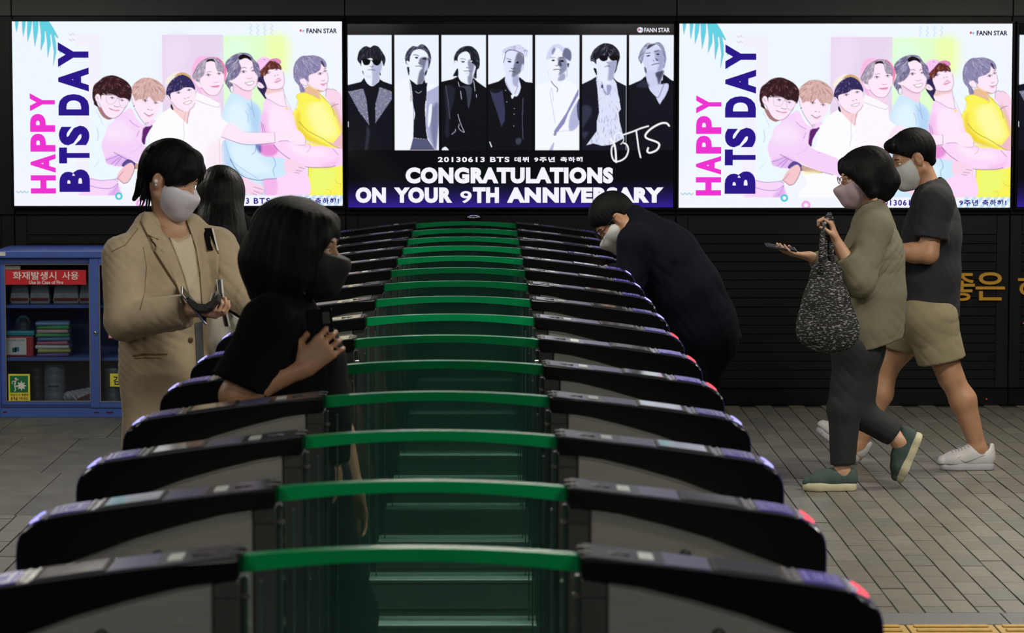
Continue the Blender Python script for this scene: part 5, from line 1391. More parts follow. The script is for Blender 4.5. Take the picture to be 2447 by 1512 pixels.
def eyes(per, L, sc_=1.0, closed=False, which=(-1, 1)):
    for q in which:
        c = L(q * .033, .0755, .000) - per.org
        bm = bmesh.new(); bmesh.ops.create_uvsphere(bm, u_segments=14, v_segments=10, radius=.0110 * sc_)
        o = link('eye', bm_mesh('eye', bm), M_eyew, per.e, tuple(c), True)
        c2 = L(q * .033, .0825, -.001) - per.org
        bm = bmesh.new(); bmesh.ops.create_uvsphere(bm, u_segments=12, v_segments=8, radius=.0050 * sc_)
        o2 = link('iris', bm_mesh('iris', bm), M_iris, o, tuple(c2 - c), True)
        per.tube('eyebrow', [L(q * .016, .091, .021), L(q * .034, .090, .026), L(q * .052, .079, .020)], [.0028 * sc_, .0032 * sc_, .0018 * sc_], M_brow)

def mask(per, c, E, sc_, m, beak=.0, drop=0.0, loops=(1, -1), name='face_mask', h=.005, top=-.002):
    L = lambda x, y, z: c + (E[0] * x + E[1] * y + E[2] * z) * sc_
    r = lambda *a: np.array(a) * sc_
    S = sdf_box([L(x, y, z) for x in (-.1, .1) for y in (0, .16) for z in (-.16, .04)], .01, h)
    S.ell(L(0, .030, -.036), r(.068, .072, .090), E, .02)
    S.ell(L(0, .062, -.075), r(.056, .056, .058), E, .05)
    for q in (-1, 1): S.ell(L(q * .038, .058, -.036), r(.029, .029, .034), E, .05)
    S.cone(L(0, .090, .004), L(0, .112 + beak, -.040), .012 * sc_, .017 * sc_, .045)
    S.cone(L(0, .112 + beak, -.040), L(0, .090 + beak * .6, -.105 - drop), .018 * sc_, .018 * sc_, .045)
    S.cone(L(0, .09, -.1), L(0, .05, -.115 - drop), .024 * sc_, .024 * sc_, .03)
    S.cut(L(0, .09, top), E[1] * .25 + E[2], .004)         # upper edge under the eyes
    S.cut(L(0, .018, -.06), -E[1] + E[2] * .18, .004)       # edge towards the ears
    o = per.add(name, S, m)
    for q in loops:
        per.tube('ear_loop', [L(q * .064, .030, -.022), L(q * .078, .004, .010), L(q * .088, -.018, .012)], .0016 * sc_, M_loop if m is not M_maskb else m, o, 6)
        per.tube('ear_loop', [L(q * .060, .022, -.085), L(q * .074, .000, -.050), L(q * .084, -.014, -.036)], .0016 * sc_, M_loop if m is not M_maskb else m, o, 6)
    return o, S

# ------------------------------------------------------------------ woman in the beige blazer, at the left of the gates
WV = [(38, 22, -9, .3, .5), (14, -26, 31, 1.7, .5), (-20, 33, 17, 2.9, .35), (52, 10, 40, .8, .25)]
per = Person('person', 'woman in a beige blazer and white mask looking down at the wallet in her hand', 10.80, P(400, 1400, 10.80) * V3(1, 1, 0))
p = per.p
M_blk = mat('black_cotton', rgb(8, 8, 9), .9, 0, .1, 60, .1, 300, spec=.12)
M_blz = mat('beige_blazer_cloth', rgb(170, 152, 124), 0.8, 0, 0.05, 30, 0.12, 420, sheen=.2)
M_top = mat('cream_rib_top', rgb(196, 182, 158), 0.85, 0, 0.04, 60, 0.1, 500)
M_trg = mat('grey_trousers', rgb(84, 86, 90), 0.8, 0, 0.06, 60)
EB = frame_of((.62, -.78, 0)); EH = frame_of((.84, -.42, -.36), -.04)
hc = p(409, 424); hs = 1.01
nb = p(408, 552, .02)
shR, shL = p(292, 612, -.13), p(520, 590, .13)
elR, wrR = p(298, 765, -.20), p(452, 742, -.30)
elL, wrL = p(575, 700, .02), p(640, 765, -.16)
hpR, hpL = p(378, 1000, -.05), p(436, 1000, .06)
knR, knL = p(372, 1200, -.08), p(446, 1200, .03)
anR, anL = per.org + V3(-.06, -.08, .09), per.org + V3(.10, .05, .09)
S = sdf_box([hc + V3(0, 0, .2), hc - V3(.15, .2, 0), shR, shL, elR, wrR + V3(.1, -.1, -.05), elL, wrL + V3(.05, -.1, 0), per.org + V3(-.2, -.28, 0), per.org + V3(.3, .3, 0)], .06, .006)
L = head(S, hc, EH, hs, nb, .046, .056)
S.cone(nb - V3(0, 0, .02), p(405, 660, .04), .055, .115, .05, (EB[1], .6)); S.cone(p(405, 660, .04), (hpR + hpL) / 2, .14, .15, .05, (EB[1], .65))
S.cone(nb - V3(0, 0, .055), shR, .036, .045, .03); S.cone(nb - V3(0, 0, .055), shL, .036, .045, .03)
arm(S, shR, elR, wrR); arm(S, shL, elL, wrL)
leg(S, hpR, knR, anR); leg(S, hpL, knL, anL)
for a_ in (anR, anL): foot(S, a_, EB[1], V3(0, 0, 1), .2)
hd = nrm(p(500, 745, -.34) - wrR)
hand(S, wrR + hd * .005, nrm(V3(.9, -.35, -.16)), nrm(V3(.25, .1, .95)), -1, (.75, .7, .65, .6), .75, .98)
hand(S, wrL, nrm(V3(.9, -.35, -.3)), V3(0, 0, -1), 1, (.2, .2, .2, .25), .3, .95)
per.add('body', S, M_skin_w)
eyes(per, L, hs)
mask(per, hc, EH, hs * .955, M_maskw, .002, .012, (-1, 1), top=-.016)
# hair: pulled back under a claw clip, a long fringe swept over the brow
H = sdf_box([hc + V3(.2, -.2, .2), hc - V3(.2, -.2, .2)], .02, .005)
LL = L
H.ell(LL(0, -.012, .042), np.array([.091, .113, .099]) * hs, EH, .0)
H.cut(LL(0, .082, .042), EH[1] * .9 - EH[2] * .75, .012)
H.ell(LL(0, -.085, .020), np.array([.06, .05, .07]) * hs, EH, .03)
for q in (-1, 1):
    H.chain([LL(q * .03, .062, .095), LL(q * .056, .070, .058), LL(q * .068, .062, .020), LL(q * .072, .040, -.014)], [.018, .016, .013, .005], .03)
H.chain([LL(.01, .06, .102), LL(.012, .080, .070), LL(-.012, .092, .040), LL(-.042, .086, .006)], [.018, .011, .008, .004], .03)
H.chain([LL(-.015, .06, .100), LL(-.040, .082, .064), LL(-.064, .066, .016)], [.020, .014, .007], .03)
for (dx, dy_, dz, r_) in [(0, -.10, -.03, .03), (-.03, -.085, -.06, .022), (.03, -.09, -.06, .022)]:
    H.chain([LL(dx, -.09, .0), LL(dx, dy_, dz), LL(dx * 1.2, dy_ - .012, dz - .065)], [.03, r_, .008], .02)
H.ell(LL(-.068, -.002, -.016), np.array([.03, .024, .034]) * hs, EH, .006, 'sub')
H.locks(.0010, hc, EH, 26)
hair = per.add('hair', H, M_hair)
for i, (u0, v0, u1, v1, u2, v2) in enumerate([(352, 430, 345, 480, 318, 535), (355, 450, 350, 490, 336, 512), (350, 420, 338, 470, 330, 520), (360, 455, 356, 490, 350, 505), (345, 400, 336, 440, 334, 480), (362, 352, 340, 400, 336, 436), (478, 395, 487, 412, 484, 440)]):
    per.tube('hair_lock', [p(u0, v0, -.01), p(u1, v1, -.02), p(u2, v2, -.03)], [.006, .004, .0008], M_hair, hair, 6)
M_clip = mat('black_clip', rgb(16, 15, 17), 0.2, 0, 0.05, 30)
cl = per.tube('hair_clip', [p(392, 352, -.02), p(376, 348, -.03), p(360, 351, -.03), p(352, 361, -.03), p(356, 371, -.03), p(368, 369, -.03)], .0042, M_clip, hair)
per.tube('clip_tooth', [p(388, 348, -.02), p(380, 366, -.04), p(384, 384, -.05)], [.006, .005, .002], M_clip, hair)
# blazer
B = sdf_box([shR + V3(-.08, 0, .1), shL + V3(.1, .1, .1), elR, elL, wrR, wrL, hpR + V3(-.15, -.15, -.16), hpL + V3(.15, .15, -.16)], .07, .006)
fl = (EB[1], .62)
spine = [p(407, 640, .02), p(405, 700, .03), p(402, 770, .02), p(403, 880, .01), p(404, 1080, .0)]
B.chain(spine, [.135, .184, .178, .182, .194], .06, fl)
ckR, ckB, ckL = p(350, 536, -.02), p(398, 524, .11), p(458, 540, .10)
B.cone(ckR, shR + V3(.02, 0, 0), .040, .056, .05); B.cone(ckL, shL + V3(-.02, 0, 0), .040, .056, .05); B.cone(ckR, ckB, .034, .036, .03); B.cone(ckB, ckL, .036, .034, .03)
B.cone(p(405, 590, .06), p(405, 680, .05), .12, .16, .05, fl)
B.cone(shR, elR, .076, .072, .03); B.cone(elR, wrR - (wrR - elR) * .02, .070, .062, .025)
B.cone(shL, elL, .074, .066, .03); B.cone(elL, wrL - (wrL - elL) * .1, .066, .056, .025)
ax_ = nrm(wrR - elR); B.cut(wrR - ax_ * .012, ax_, .004, wrR - .09, wrR + .16)
B.cut(p(404, 1068), V3(0, 0, -1), .006)
B.folds(.0035, WV)
B.folds(.004, [(60, -30, 95, .4, .6)])
blz = per.add('blazer', B, M_blz)
blz['label'] = 'oversized beige blazer'
NB = Sdf(B.lo, B.lo + B.h * (B.n - 1), B.h); NB.n = B.n; NB.d = B.d.copy(); NB.cone(nb, p(405, 640, .04), .06, .12, .05, (EB[1], .6))
per.patch('inner_top', NB, [(405, 566), (424, 580), (446, 570), (458, 556), (470, 640), (480, 700), (478, 735), (462, 740), (440, 660)], .003, .012, M_top, blz)
per.patch('trouser_front', NB, [(466, 772), (484, 768), (488, 880), (470, 882)], .003, .01, M_trg, blz)
per.patch('lapel', NB, [(345, 505), (358, 512), (384, 548), (410, 590), (432, 650), (446, 700), (452, 735), (442, 730), (428, 690), (402, 650), (370, 600), (378, 572), (352, 560), (336, 528)], .010, .016, M_blz, blz, 5, 2)
per.patch('lapel', NB, [(446, 525), (466, 518), (488, 530), (502, 565), (523, 606), (520, 660), (512, 715), (494, 745), (484, 740), (478, 650), (468, 590)], .010, .016, M_blz, blz, 5, 2)
M_blzd = mat('beige_seam', rgb(120, 98, 70), 0.85, 0, 0.05, 60)
def seam(pts, r=.0016, m=M_blzd, par=blz, lift=.001, nm='seam', src=None):
    a_ = np.array(pts, float); n_ = (len(a_) - 1) * 8
    pts = [(np.interp(k_ / 8, range(len(a_)), a_[:, 0]), np.interp(k_ / 8, range(len(a_)), a_[:, 1])) for k_ in range(n_ + 1)]
    q = [h for h in ((src or NB).hit(u, v, lift) for (u, v) in pts) if h is not None]
    if len(q) > 1: return per.tube(nm, q, r, m, par, 5)
seam([(352, 560), (366, 567), (379, 572)], .0022, lift=.011); seam([(502, 565), (512, 588), (523, 606)], .0022, lift=.011)
seam([(336, 528), (352, 560), (370, 600), (402, 650), (428, 690), (442, 730)], .0018, lift=.009)
seam([(318, 850), (345, 846), (372, 847), (400, 846)], .0034, nm='pocket_edge'); seam([(320, 856), (350, 855), (385, 856)], .0016, nm='pocket_edge')
seam([(268, 600), (300, 585), (330, 545)], .0014); seam([(342, 590), (350, 640), (345, 700), (335, 740)], .0016)
b = NB.hit(455, 812, .002)
if b is not None:
    bt = lathe('button', [(.0001, 0), (.010, 0), (.011, .002), (.009, .004), (.0001, .003)], mat('brown_button', rgb(92, 62, 32), 0.4, 0, .1, 40), blz, 14, tuple(b - per.org)); bt.rotation_euler = (math.pi / 2, 0, .4)
T = sdf_box([hpR + V3(-.1, -.1, .1), hpL + V3(.1, .1, .1), anR, anL], .08, .01)
T.cone(hpR, knR, .085, .08, .03); T.cone(knR, anR + V3(0, 0, .02), .08, .07, .03); T.cone(hpL, knL, .085, .08, .03); T.cone(knL, anL + V3(0, 0, .02), .08, .07, .03); T.cone(hpR, hpL, .085, .085, .03)
per.add('trousers', T, M_trg)
SNK, SNS, SN_TOP, SN_FLANK = shoe_meshes('sneaker'); SLP, SLS, _t, _f = shoe_meshes('slipon')
M_shoeb = mat('black_shoe', rgb(24, 24, 26), .5, 0, .1, 40)
for a_ in (anR, anL):
    me = SLP.copy(); me.materials.append(M_shoeb); o = link('shoe', me); place(o, per.org, V3(a_[0], a_[1], 0) - EB[1] * .05, EB[1], V3(0, 0, 1), per.e)
    me = SLS.copy(); me.materials.append(M_shoeb); link('sole', me, None, o)
per.tube('necklace', [p(388, 540, -.075), p(400, 546, -.085), p(412, 538, -.09)], .0009, M_gold, None, 5)
# what she carries
q = LL(-.088, -.004, -.018)
t = thing('earbud', 'small pearly white earbud in the ear of the woman in beige', 'earbud', tuple(q))
M_pearl = mat('pearl_white', rgb(214, 210, 206), .2, 0, .03, 30)
bm = bmesh.new(); bmesh.ops.create_uvsphere(bm, u_segments=14, v_segments=10, radius=.0085); link('bud', bm_mesh('bud', bm), M_pearl, t, None, True)
bm = bmesh.new(); bm_box(bm, -.003, .003, -.003, .003, -.016, 0, .001); link('stem', bm_mesh('stem', bm), M_pearl, t)
pc = p(463, 730, -.345)
t = thing('mobile_phone', 'silver edged mobile phone held flat against the dark wallet by the woman in beige', 'phone', tuple(pc))
M_case = mat('silver_phone_edge', rgb(150, 150, 164), .25, .7, .05, 40); M_scrn = mat('phone_glass', rgb(14, 15, 20), .08, 0, .05, 40)
box('case', -.037, .037, -.075, .075, -.004, .004, M_case, t, .003, 2); box('screen', -.033, .033, -.071, .071, .0036, .0046, M_scrn, t)
ly = nrm(V3(.55, .35, -.76)); lx = nrm(np.cross(ly, nrm(V3(.75, -.15, .62)))); lz = np.cross(lx, ly)
t.rotation_euler = Matrix((lx, ly, lz)).transposed().to_euler()
wc = p(489, 735, -.36)
t = thing('wallet', 'open black leather wallet in the hand of the woman in beige', 'wallet', tuple(wc))
M_lea = mat('black_leather', rgb(13, 12, 14), .45, 0, .15, 60, .2, 150)
bm = bmesh.new()
prof = [(-.060, .026), (-.040, .010), (-.015, .002), (.012, .006), (.030, .024), (.047, .055)]
bm_prism(bm, prof + [(x + .006, z - .024) for x, z in prof[::-1]], -.048, .048, .002, 1); link('cover', bm_mesh('cover', bm), M_lea, t)
for k in range(3):
    box('card', .022 + .006 * k, .0235 + .006 * k, -.038, .038, .014 + .005 * k, .052 + .006 * k, M_case if k else M_pearl, t)
t.rotation_euler = (math.radians(-14), math.radians(12), math.radians(-10))
t = thing('shoulder_bag', 'white bag on a black shoulder strap with white piping, worn by the woman in beige', 'bag', tuple(p(540, 770, .05)))
o0 = p(540, 770, .05)
def strap_at(pts, wdt):
    """a flat ribbon along world points"""
    vs, fs = [], []
    for i, q in enumerate(pts):
        vs += [q + V3(-wdt / 2, .0, 0), q + V3(wdt / 2, .01, 0), q + V3(wdt / 2, .014, 0), q + V3(-wdt / 2, .004, 0)]
    for i in range(len(pts) - 1):
        for j in range(4): fs.append((i * 4 + j, i * 4 + (j + 1) % 4, i * 4 + 4 + (j + 1) % 4, i * 4 + 4 + j))
    fs += [(3, 2, 1, 0), tuple(range(len(vs) - 4, len(vs)))]
    return vs, fs
sp = [NB.hit(u, v, .017) for (u, v) in [(484, 508), (489, 525), (494, 545), (499, 565), (503, 582), (507, 598)]]
sp = [q for q in sp if q is not None]
vs, fs = strap_at([q - o0 for q in sp], .034); link('strap', mesh('strap', vs, fs), M_blk, t)
vs, fs = strap_at([q - o0 + V3(.021, -.003, 0) for q in sp], .005); link('strap_piping', mesh('strap_piping', vs, fs), M_pearl, t)
sp = [p(524, 668, -.12), p(527, 700, -.13), p(533, 735, -.12), p(543, 780, -.1)]
vs, fs = strap_at([q - o0 for q in sp], .022); link('strap', mesh('strap', vs, fs), M_pearl, t)
vs, fs = strap_at([q - o0 + V3(.0, -.004, 0) for q in sp], .010); link('strap_band', mesh('strap_band', vs, fs), M_lea, t)
G = sdf_box([p(510, 740, -.1), p(575, 840, .2)], .05, .007)
G.cone(p(528, 775, .02), p(560, 795, .1), .055, .055, .02, (V3(0, 1, 0), .6)); G.cone(p(535, 820, .02), p(560, 820, .1), .07, .07, .03, (V3(0, 1, 0), .6))
link('bag_body', G.surface('bag_body', o0), mat('white_bag_leather', rgb(206, 202, 190), .45, 0, .05, 40), t)

# ------------------------------------------------------------------ long-haired woman behind her, seen from the back
per = Person('person', 'woman with long straight dark hair seen from behind, beyond the woman in beige', 12.52, P(532, 1300, 12.52) * V3(1, 1, 0))
p = per.p
EB = frame_of((.25, .95, 0)); EH = frame_of((.30, .95, -.15))
hc = p(528, 463); nb = p(528, 545)
shR, shL = p(592, 585, 0), p(466, 585, 0)
elR, elL = p(606, 730, .0), p(455, 730, .0); wrR, wrL = p(600, 850, .1), p(458, 850, .1)
hpR, hpL = p(562, 860), p(498, 860); knR, knL = p(560, 1080, .02), p(500, 1080, .02)
anR, anL = V3(P(556, 1, 12.5)[0], 12.5, .09), V3(P(505, 1, 12.5)[0], 12.54, .09)
S = sdf_box([hc + V3(.15, .15, .2), hc - V3(.15, .15, 0), shR, shL, elR, elL, wrR + V3(.05, .15, -.1), wrL + V3(-.05, .15, -.1), per.org + V3(-.2, -.2, 0), per.org + V3(.2, .3, 0)], .07, .008)
L = head(S, hc, EH, 1.0, nb, .046, .055)
S.cone(nb, p(528, 640), .08, .12, .06, (V3(0, 1, 0), .65)); S.cone(p(528, 640), p(530, 860), .12, .15, .05, (V3(0, 1, 0), .65))
S.cone(nb, shR, .05, .05, .04); S.cone(nb, shL, .05, .05, .04); arm(S, shR, elR, wrR); arm(S, shL, elL, wrL)
leg(S, hpR, knR, anR); leg(S, hpL, knL, anL); foot(S, anR, EB[1], V3(0, 0, 1), .2); foot(S, anL, EB[1], V3(0, 0, 1), .2)
hand(S, wrR, nrm(V3(0, .3, -1)), V3(-1, 0, 0), -1, (.3, .3, .3, .3), .3, .95); hand(S, wrL, nrm(V3(0, .3, -1)), V3(1, 0, 0), 1, (.3, .3, .3, .3), .3, .95)
per.add('body', S, M_skin_w); eyes(per, L); mask(per, hc, EH, 1.0, M_maskw)
H = sdf_box([hc + V3(.16, .14, .16), p(450, 660, -.18), p(610, 660, .1)], .03, .006)
H.ell(hc + V3(0, -.01, .02), V3(.098, .105, .105), None, 0)
H.cone(hc + V3(0, -.02, .0), p(528, 560, -.09), .098, .10, .03, (V3(0, 1, 0), .8)); H.cone(p(528, 560, -.09), p(534, 640, -.13), .10, .092, .04, (V3(0, 1, 0), .55))
H.cut(p(534, 648), V3(.05, 0, -1), .01)
H.cut(hc + V3(0, .06, 0), V3(0, 1, -.3), .01)
H.locks(.0012, hc, frame_of((0, 1, 0)), 30)
per.add('hair', H, mat('long_dark_hair', rgb(18, 14, 12), .46, 0, .25, 90, .25, 110, (1, 1, .06), spec=.25))
B = sdf_box([shR + V3(.1, .1, .1), shL - V3(.1, .15, 0), elR, elL, wrR, wrL, hpR, hpL], .08, .01)
B.cone(p(528, 585), p(528, 690), .17, .155, .06, (V3(0, 1, 0), .62)); B.cone(p(528, 690), p(530, 870), .155, .175, .06, (V3(0, 1, 0), .65))
for a_, b_, c_ in ((shR, elR, wrR), (shL, elL, wrL)): B.cone(nb - V3(0, 0, .04), a_, .055, .06, .05); B.cone(a_, b_, .06, .055, .03); B.cone(b_, b_ + (c_ - b_) * .85, .055, .045, .02)
B.cut(p(530, 880), V3(0, 0, -1), .006); B.folds(.004, WV); per.add('jacket', B, M_blk)
T = sdf_box([hpR + V3(.1, .1, .1), hpL - V3(.1, .1, 0), anR, anL], .08, .011)
for a_, b_, c_ in ((hpR, knR, anR), (hpL, knL, anL)): T.cone(a_, b_, .095, .07, .03); T.cone(b_, c_ + V3(0, 0, .02), .07, .055, .03)
T.cone(hpR, hpL, .11, .11, .05); per.add('trousers', T, M_blk)
for a_ in (anR, anL):
    me = SLP.copy(); me.materials.append(M_shoeb); o = link('shoe', me); place(o, per.org, V3(a_[0], a_[1], 0) - EB[1] * .05, EB[1], V3(0, 0, 1), per.e)
    me = SLS.copy(); me.materials.append(M_shoeb); link('sole', me, None, o)

# ------------------------------------------------------------------ woman in black walking through the gates
per = Person('person', 'woman in a black T-shirt and black mask walking to the right between the gates', 8.17, P(740, 1800, 8.17) * V3(1, 1, 0))
p = per.p
EB = frame_of((1, -.12, 0)); EH = frame_of((.97, -.16, -.10)); fl = (EB[0], 1.0)
hc = p(722, 588); hs = 1.0; nb = p(684, 712)
shR, shL = p(640, 772, -.17), p(700, 772, .17)
elR, wrR = p(560, 945, -.20), p(722, 880, -.17)
elL, wrL = p(800, 985, .20), p(846, 1165, .16)
hpR, hpL = p(690, 1150, -.08), p(735, 1150, .08)
knR, knL = p(660, 1480, -.08), p(835, 1470, .08)
anR = V3(P(560, 1, 8.09)[0], 8.09, .14); anL = V3(P(830, 1, 8.25)[0], 8.25, .09)
S = sdf_box([hc + V3(.18, .15, .2), hc - V3(.18, .15, 0), shR, shL, elR, elL, wrR + V3(.16, -.08, .1), wrL + V3(.1, .1, -.2), V3(anR[0] - .15, 8.0, 0), V3(anL[0] + .3, 8.35, 0)], .07, .006)
L = head(S, hc, EH, hs, nb, .046, .055)
S.cone(nb - V3(0, 0, .03), p(675, 830), .05, .105, .05); S.cone(p(675, 830), p(700, 1000), .115, .11, .06, (EB[1], .9)); S.cone(p(700, 1000), p(712, 1140), .11, .14, .06, (EB[1], .9))
S.cone(nb - V3(0, 0, .05), shR, .035, .042, .03); S.cone(nb - V3(0, 0, .05), shL, .035, .042, .03)
arm(S, shR, elR, wrR, (.044, .040, .025)); arm(S, shL, elL, wrL, (.046, .038, .025))
leg(S, hpR, knR, anR); leg(S, hpL, knL, anL); foot(S, anR, nrm(V3(1, 0, -.3)), nrm(V3(.3, 0, 1)), .2); foot(S, anL, EB[1], V3(0, 0, 1), .2)
hand(S, wrR, nrm(V3(.72, .05, .66)), V3(.1, 1, 0), 1, (.62, .6, .58, .55), .55, .97)
hand(S, wrL, nrm(V3(.05, -.1, -1)), nrm(V3(-.4, -1, 0)), 1, (.35, .32, .3, .3), .3, .95)
per.add('body', S, M_skin); eyes(per, L)
mask(per, hc, EH, .97, M_maskb, .004, top=-.010)
H = sdf_box([hc + V3(.18, .18, .18), hc - V3(.22, .18, .2)], .03, .006)
H.ell(L(0, -.014, .034), V3(.092, .118, .098), EH, 0)
H.cut(L(0, .084, .026), EH[1] * .8 - EH[2] * .7, .015)
for q in (-1, 1):
    H.chain([L(q * .058, .0, .05), L(q * .078, .008, .0), L(q * .080, .0, -.07), L(q * .076, -.014, -.128)], [.05, .046, .046, .030], .05)
    H.chain([L(q * .040, .07, .075), L(q * .064, .064, .035), L(q * .076, .046, -.012)], [.018, .016, .010], .03)
H.chain([L(0, -.06, .03), L(0, -.082, -.05), L(0, -.078, -.135)], [.085, .082, .06], .06)
H.locks(.0014, hc, EH, 26)
per.add('hair', H, M_hair_b)
B = sdf_box([shR + V3(-.1, -.1, .1), shL + V3(.1, .1, .1), elR, elL, p(620, 1100, -.2), p(860, 1110, .2)], .08, .007)
B.cone(shR, shR + (elR - shR) * .92, .066, .082, .03); B.cone(shL, shL + (elL - shL) * .9, .064, .072, .03)
ax_ = nrm(elR - shR); c_ = shR + (elR - shR) * .86; B.cut(c_, ax_, .004, c_ - .12, c_ + V3(.09, .12, .12))
ax_ = nrm(elL - shL); c_ = shL + (elL - shL) * .86; B.cut(c_, ax_, .004, c_ - V3(.08, .12, .12), c_ + .12)
B.cone(p(676, 800), p(688, 870), .114, .150, .06, (EB[0], 1.2)); B.cone(p(688, 860), p(700, 990), .150, .150, .06, (EB[0], 1.12)); B.cone(p(700, 990), p(706, 1090), .150, .152, .06, (EB[0], 1.1))
B.cone(nb + V3(-.015, 0, .0), nb + V3(-.03, 0, -.07), .056, .075, .04); B.cone(nb + V3(0, 0, -.02), shR, .05, .065, .05); B.cone(nb + V3(0, 0, -.02), shL, .05, .065, .05)
B.cut(p(706, 1100), V3(0, 0, -1), .006); B.folds(.004, WV)
per.add('t_shirt', B, M_blk)
M_navy = mat('navy_trousers', rgb(12, 18, 30), .8, 0, .08, 60, .1, 300, spec=.15)
T = sdf_box([hpR + V3(-.15, -.1, .1), hpL + V3(.15, .1, .1), anR, anL, knL + V3(.1, 0, 0)], .08, .008)
for a_, b_, c_ in ((hpR, knR, anR), (hpL, knL, anL)): T.cone(a_, b_, .105, .078, .03); T.cone(b_, c_ + V3(0, 0, .02), .078, .06, .03)
T.cone(hpR, hpL, .12, .12, .05); T.folds(.003, WV); per.add('trousers', T, M_navy)
for a_, f_, z_ in ((anR, nrm(V3(1, 0, -.3)), .05), (anL, V3(1, 0, 0), 0)):
    me = SLP.copy(); me.materials.append(M_shoeb); o = link('shoe', me); place(o, per.org, V3(a_[0] - .05, a_[1], z_), f_, V3(0, 0, 1), per.e)
    me = SLS.copy(); me.materials.append(M_shoeb); link('sole', me, None, o)
pc = wrR + nrm(V3(.72, .05, .66)) * .085 + V3(-.012, .030, .030)
t = thing('mobile_phone', 'dark mobile phone raised in the hand of the woman in black', 'phone', tuple(pc))
box('case', -.004, .004, -.036, .036, -.073, .073, M_scrn, t, .003, 2); box('screen', .0036, .0046, -.032, .032, -.069, .069, M_disp, t)
bm = bmesh.new(); bm_box(bm, -.0055, -.0036, -.028, -.008, .030, .064, .001); link('camera_bump', bm_mesh('camera_bump', bm), M_lea, t)
lz = nrm(V3(-.10, .10, .98)); lx = nrm(np.cross(V3(-1, 0, 0), lz)); ly = np.cross(lz, lx)
t.rotation_euler = Matrix((lx, ly, lz)).transposed().to_euler()

# ------------------------------------------------------------------ man in the dark jacket bending over a gate
per = Person('person', 'man in a dark navy jacket and glasses bending far down over a gate', 14.27, P(1690, 1140, 14.27) * V3(1, 1, 0))
p = per.p
M_jk = mat('dark_navy_jacket', rgb(9, 13, 25), .9, 0, .1, 40, .12, 300, spec=.15)
M_tr = mat('black_trousers', rgb(7, 7, 10), .9, 0, .1, 40, spec=.12)
EH = frame_of((-.62, -.16, -.77), 0, (-.75, 0, .6)); EB = frame_of((-.85, 0, -.5))
hc = p(1467, 523); nb = p(1522, 545)
shR, shL = p(1528, 578, .18), p(1520, 580, -.18)
elR, wrR = p(1492, 690, .22), p(1468, 652, .16)
elL, wrL = p(1502, 676, -.22), p(1462, 650, -.10)
hpR, hpL = p(1688, 800, .09), p(1692, 800, -.09); knR, knL = p(1668, 960, .10), p(1672, 960, -.10)
anR, anL = V3(P(1686, 1, 14.37)[0], 14.37, .09), V3(P(1694, 1, 14.17)[0], 14.17, .09)
S = sdf_box([hc + V3(-.2, .15, .2), hc - V3(.1, .15, .2), shR, shL, elR, elL, wrR - V3(.2, 0, .1), hpR, hpL, anR + V3(-.25, .1, -.09), anL + V3(.15, -.1, -.09)], .08, .007)
L = head(S, hc, EH, 1.06, nb, .052, .062)
S.cone(nb, p(1590, 630), .09, .13, .06); S.cone(p(1590, 630), p(1690, 790), .13, .14, .06); S.cone(nb, shR, .06, .055, .05); S.cone(nb, shL, .06, .055, .05)
arm(S, shR, elR, wrR, (.052, .043, .028)); arm(S, shL, elL, wrL, (.052, .043, .028))
leg(S, hpR, knR, anR, (.09, .06, .04)); leg(S, hpL, knL, anL, (.09, .06, .04)); foot(S, anR, V3(-1, 0, 0), V3(0, 0, 1)); foot(S, anL, V3(-1, 0, 0), V3(0, 0, 1))
hand(S, wrL, nrm(V3(-.75, .3, -.1)), V3(0, .6, -.8), -1, (.6, .6, .6, .6), .5); hand(S, wrR, nrm(V3(-.8, -.4, .1)), V3(0, -.6, -.8), 1, (.6, .6, .6, .6), .5)
per.add('body', S, M_skin); eyes(per, L)
mask(per, hc, EH, 1.01, M_maskg, .006, .004, top=-.012)
def glasses(L, m, sx=1.0):
    g = None
    for q in (-1, 1):
        ring = [L(q * .033 + .021 * math.cos(a) * 1.0, .108, .002 + .017 * math.sin(a)) for a in np.linspace(0, 2 * math.pi, 17)]
        o = per.tube('glasses_rim', ring, .0016, m, g, 6); g = g or o
        per.tube('glasses_arm', [L(q * .054, .106, .008), L(q * .074, .06, .010), L(q * .084, -.012, .008)], .0016, m, g, 6)
        c = L(q * .033, .108, .002); e = [L(q * .033 + .020 * math.cos(a), .108, .002 + .016 * math.sin(a)) for a in np.linspace(0, 2 * math.pi, 16, endpoint=False)]
        link('lens', mesh('lens', [z - per.org for z in e], [tuple(range(16))]), M_lens, g)
    per.tube('glasses_bridge', [L(-.012, .109, .006), L(0, .114, .009), L(.012, .109, .006)], .0016, m, g, 6)
glasses(L, M_wire)
H = sdf_box([hc + V3(.18, .16, .18), hc - V3(.18, .16, .18)], .02, .006)
H.ell(L(0, -.010, .032), V3(.092, .116, .100), EH, 0); H.cone(L(0, -.05, .0), L(0, -.062, -.075), .055, .05, .04); H.cut(L(0, .084, .040), EH[1] * .75 - EH[2] * .75, .015); H.cut(L(0, -.02, -.10), -EH[2] - EH[1] * .2, .01)
for q in (-1, 1): H.ell(L(q * .08, -.002, -.012), V3(.04, .024, .036), EH, .006, 'sub')
H.locks(.0014, hc, EH, 26)
per.add('hair', H, M_hair)
B = sdf_box([p(1480, 480, .3), p(1480, 480, -.3), shR, shL, elR, elL, wrR, wrL, p(1790, 850, .25), p(1600, 870, -.25)], .08, .008)
fl = (V3(0, 1, 0), 1.25)
B.chain([p(1530, 566), p(1585, 622), p(1628, 695), p(1668, 775)], [.115, .178, .19, .185], .06, fl)
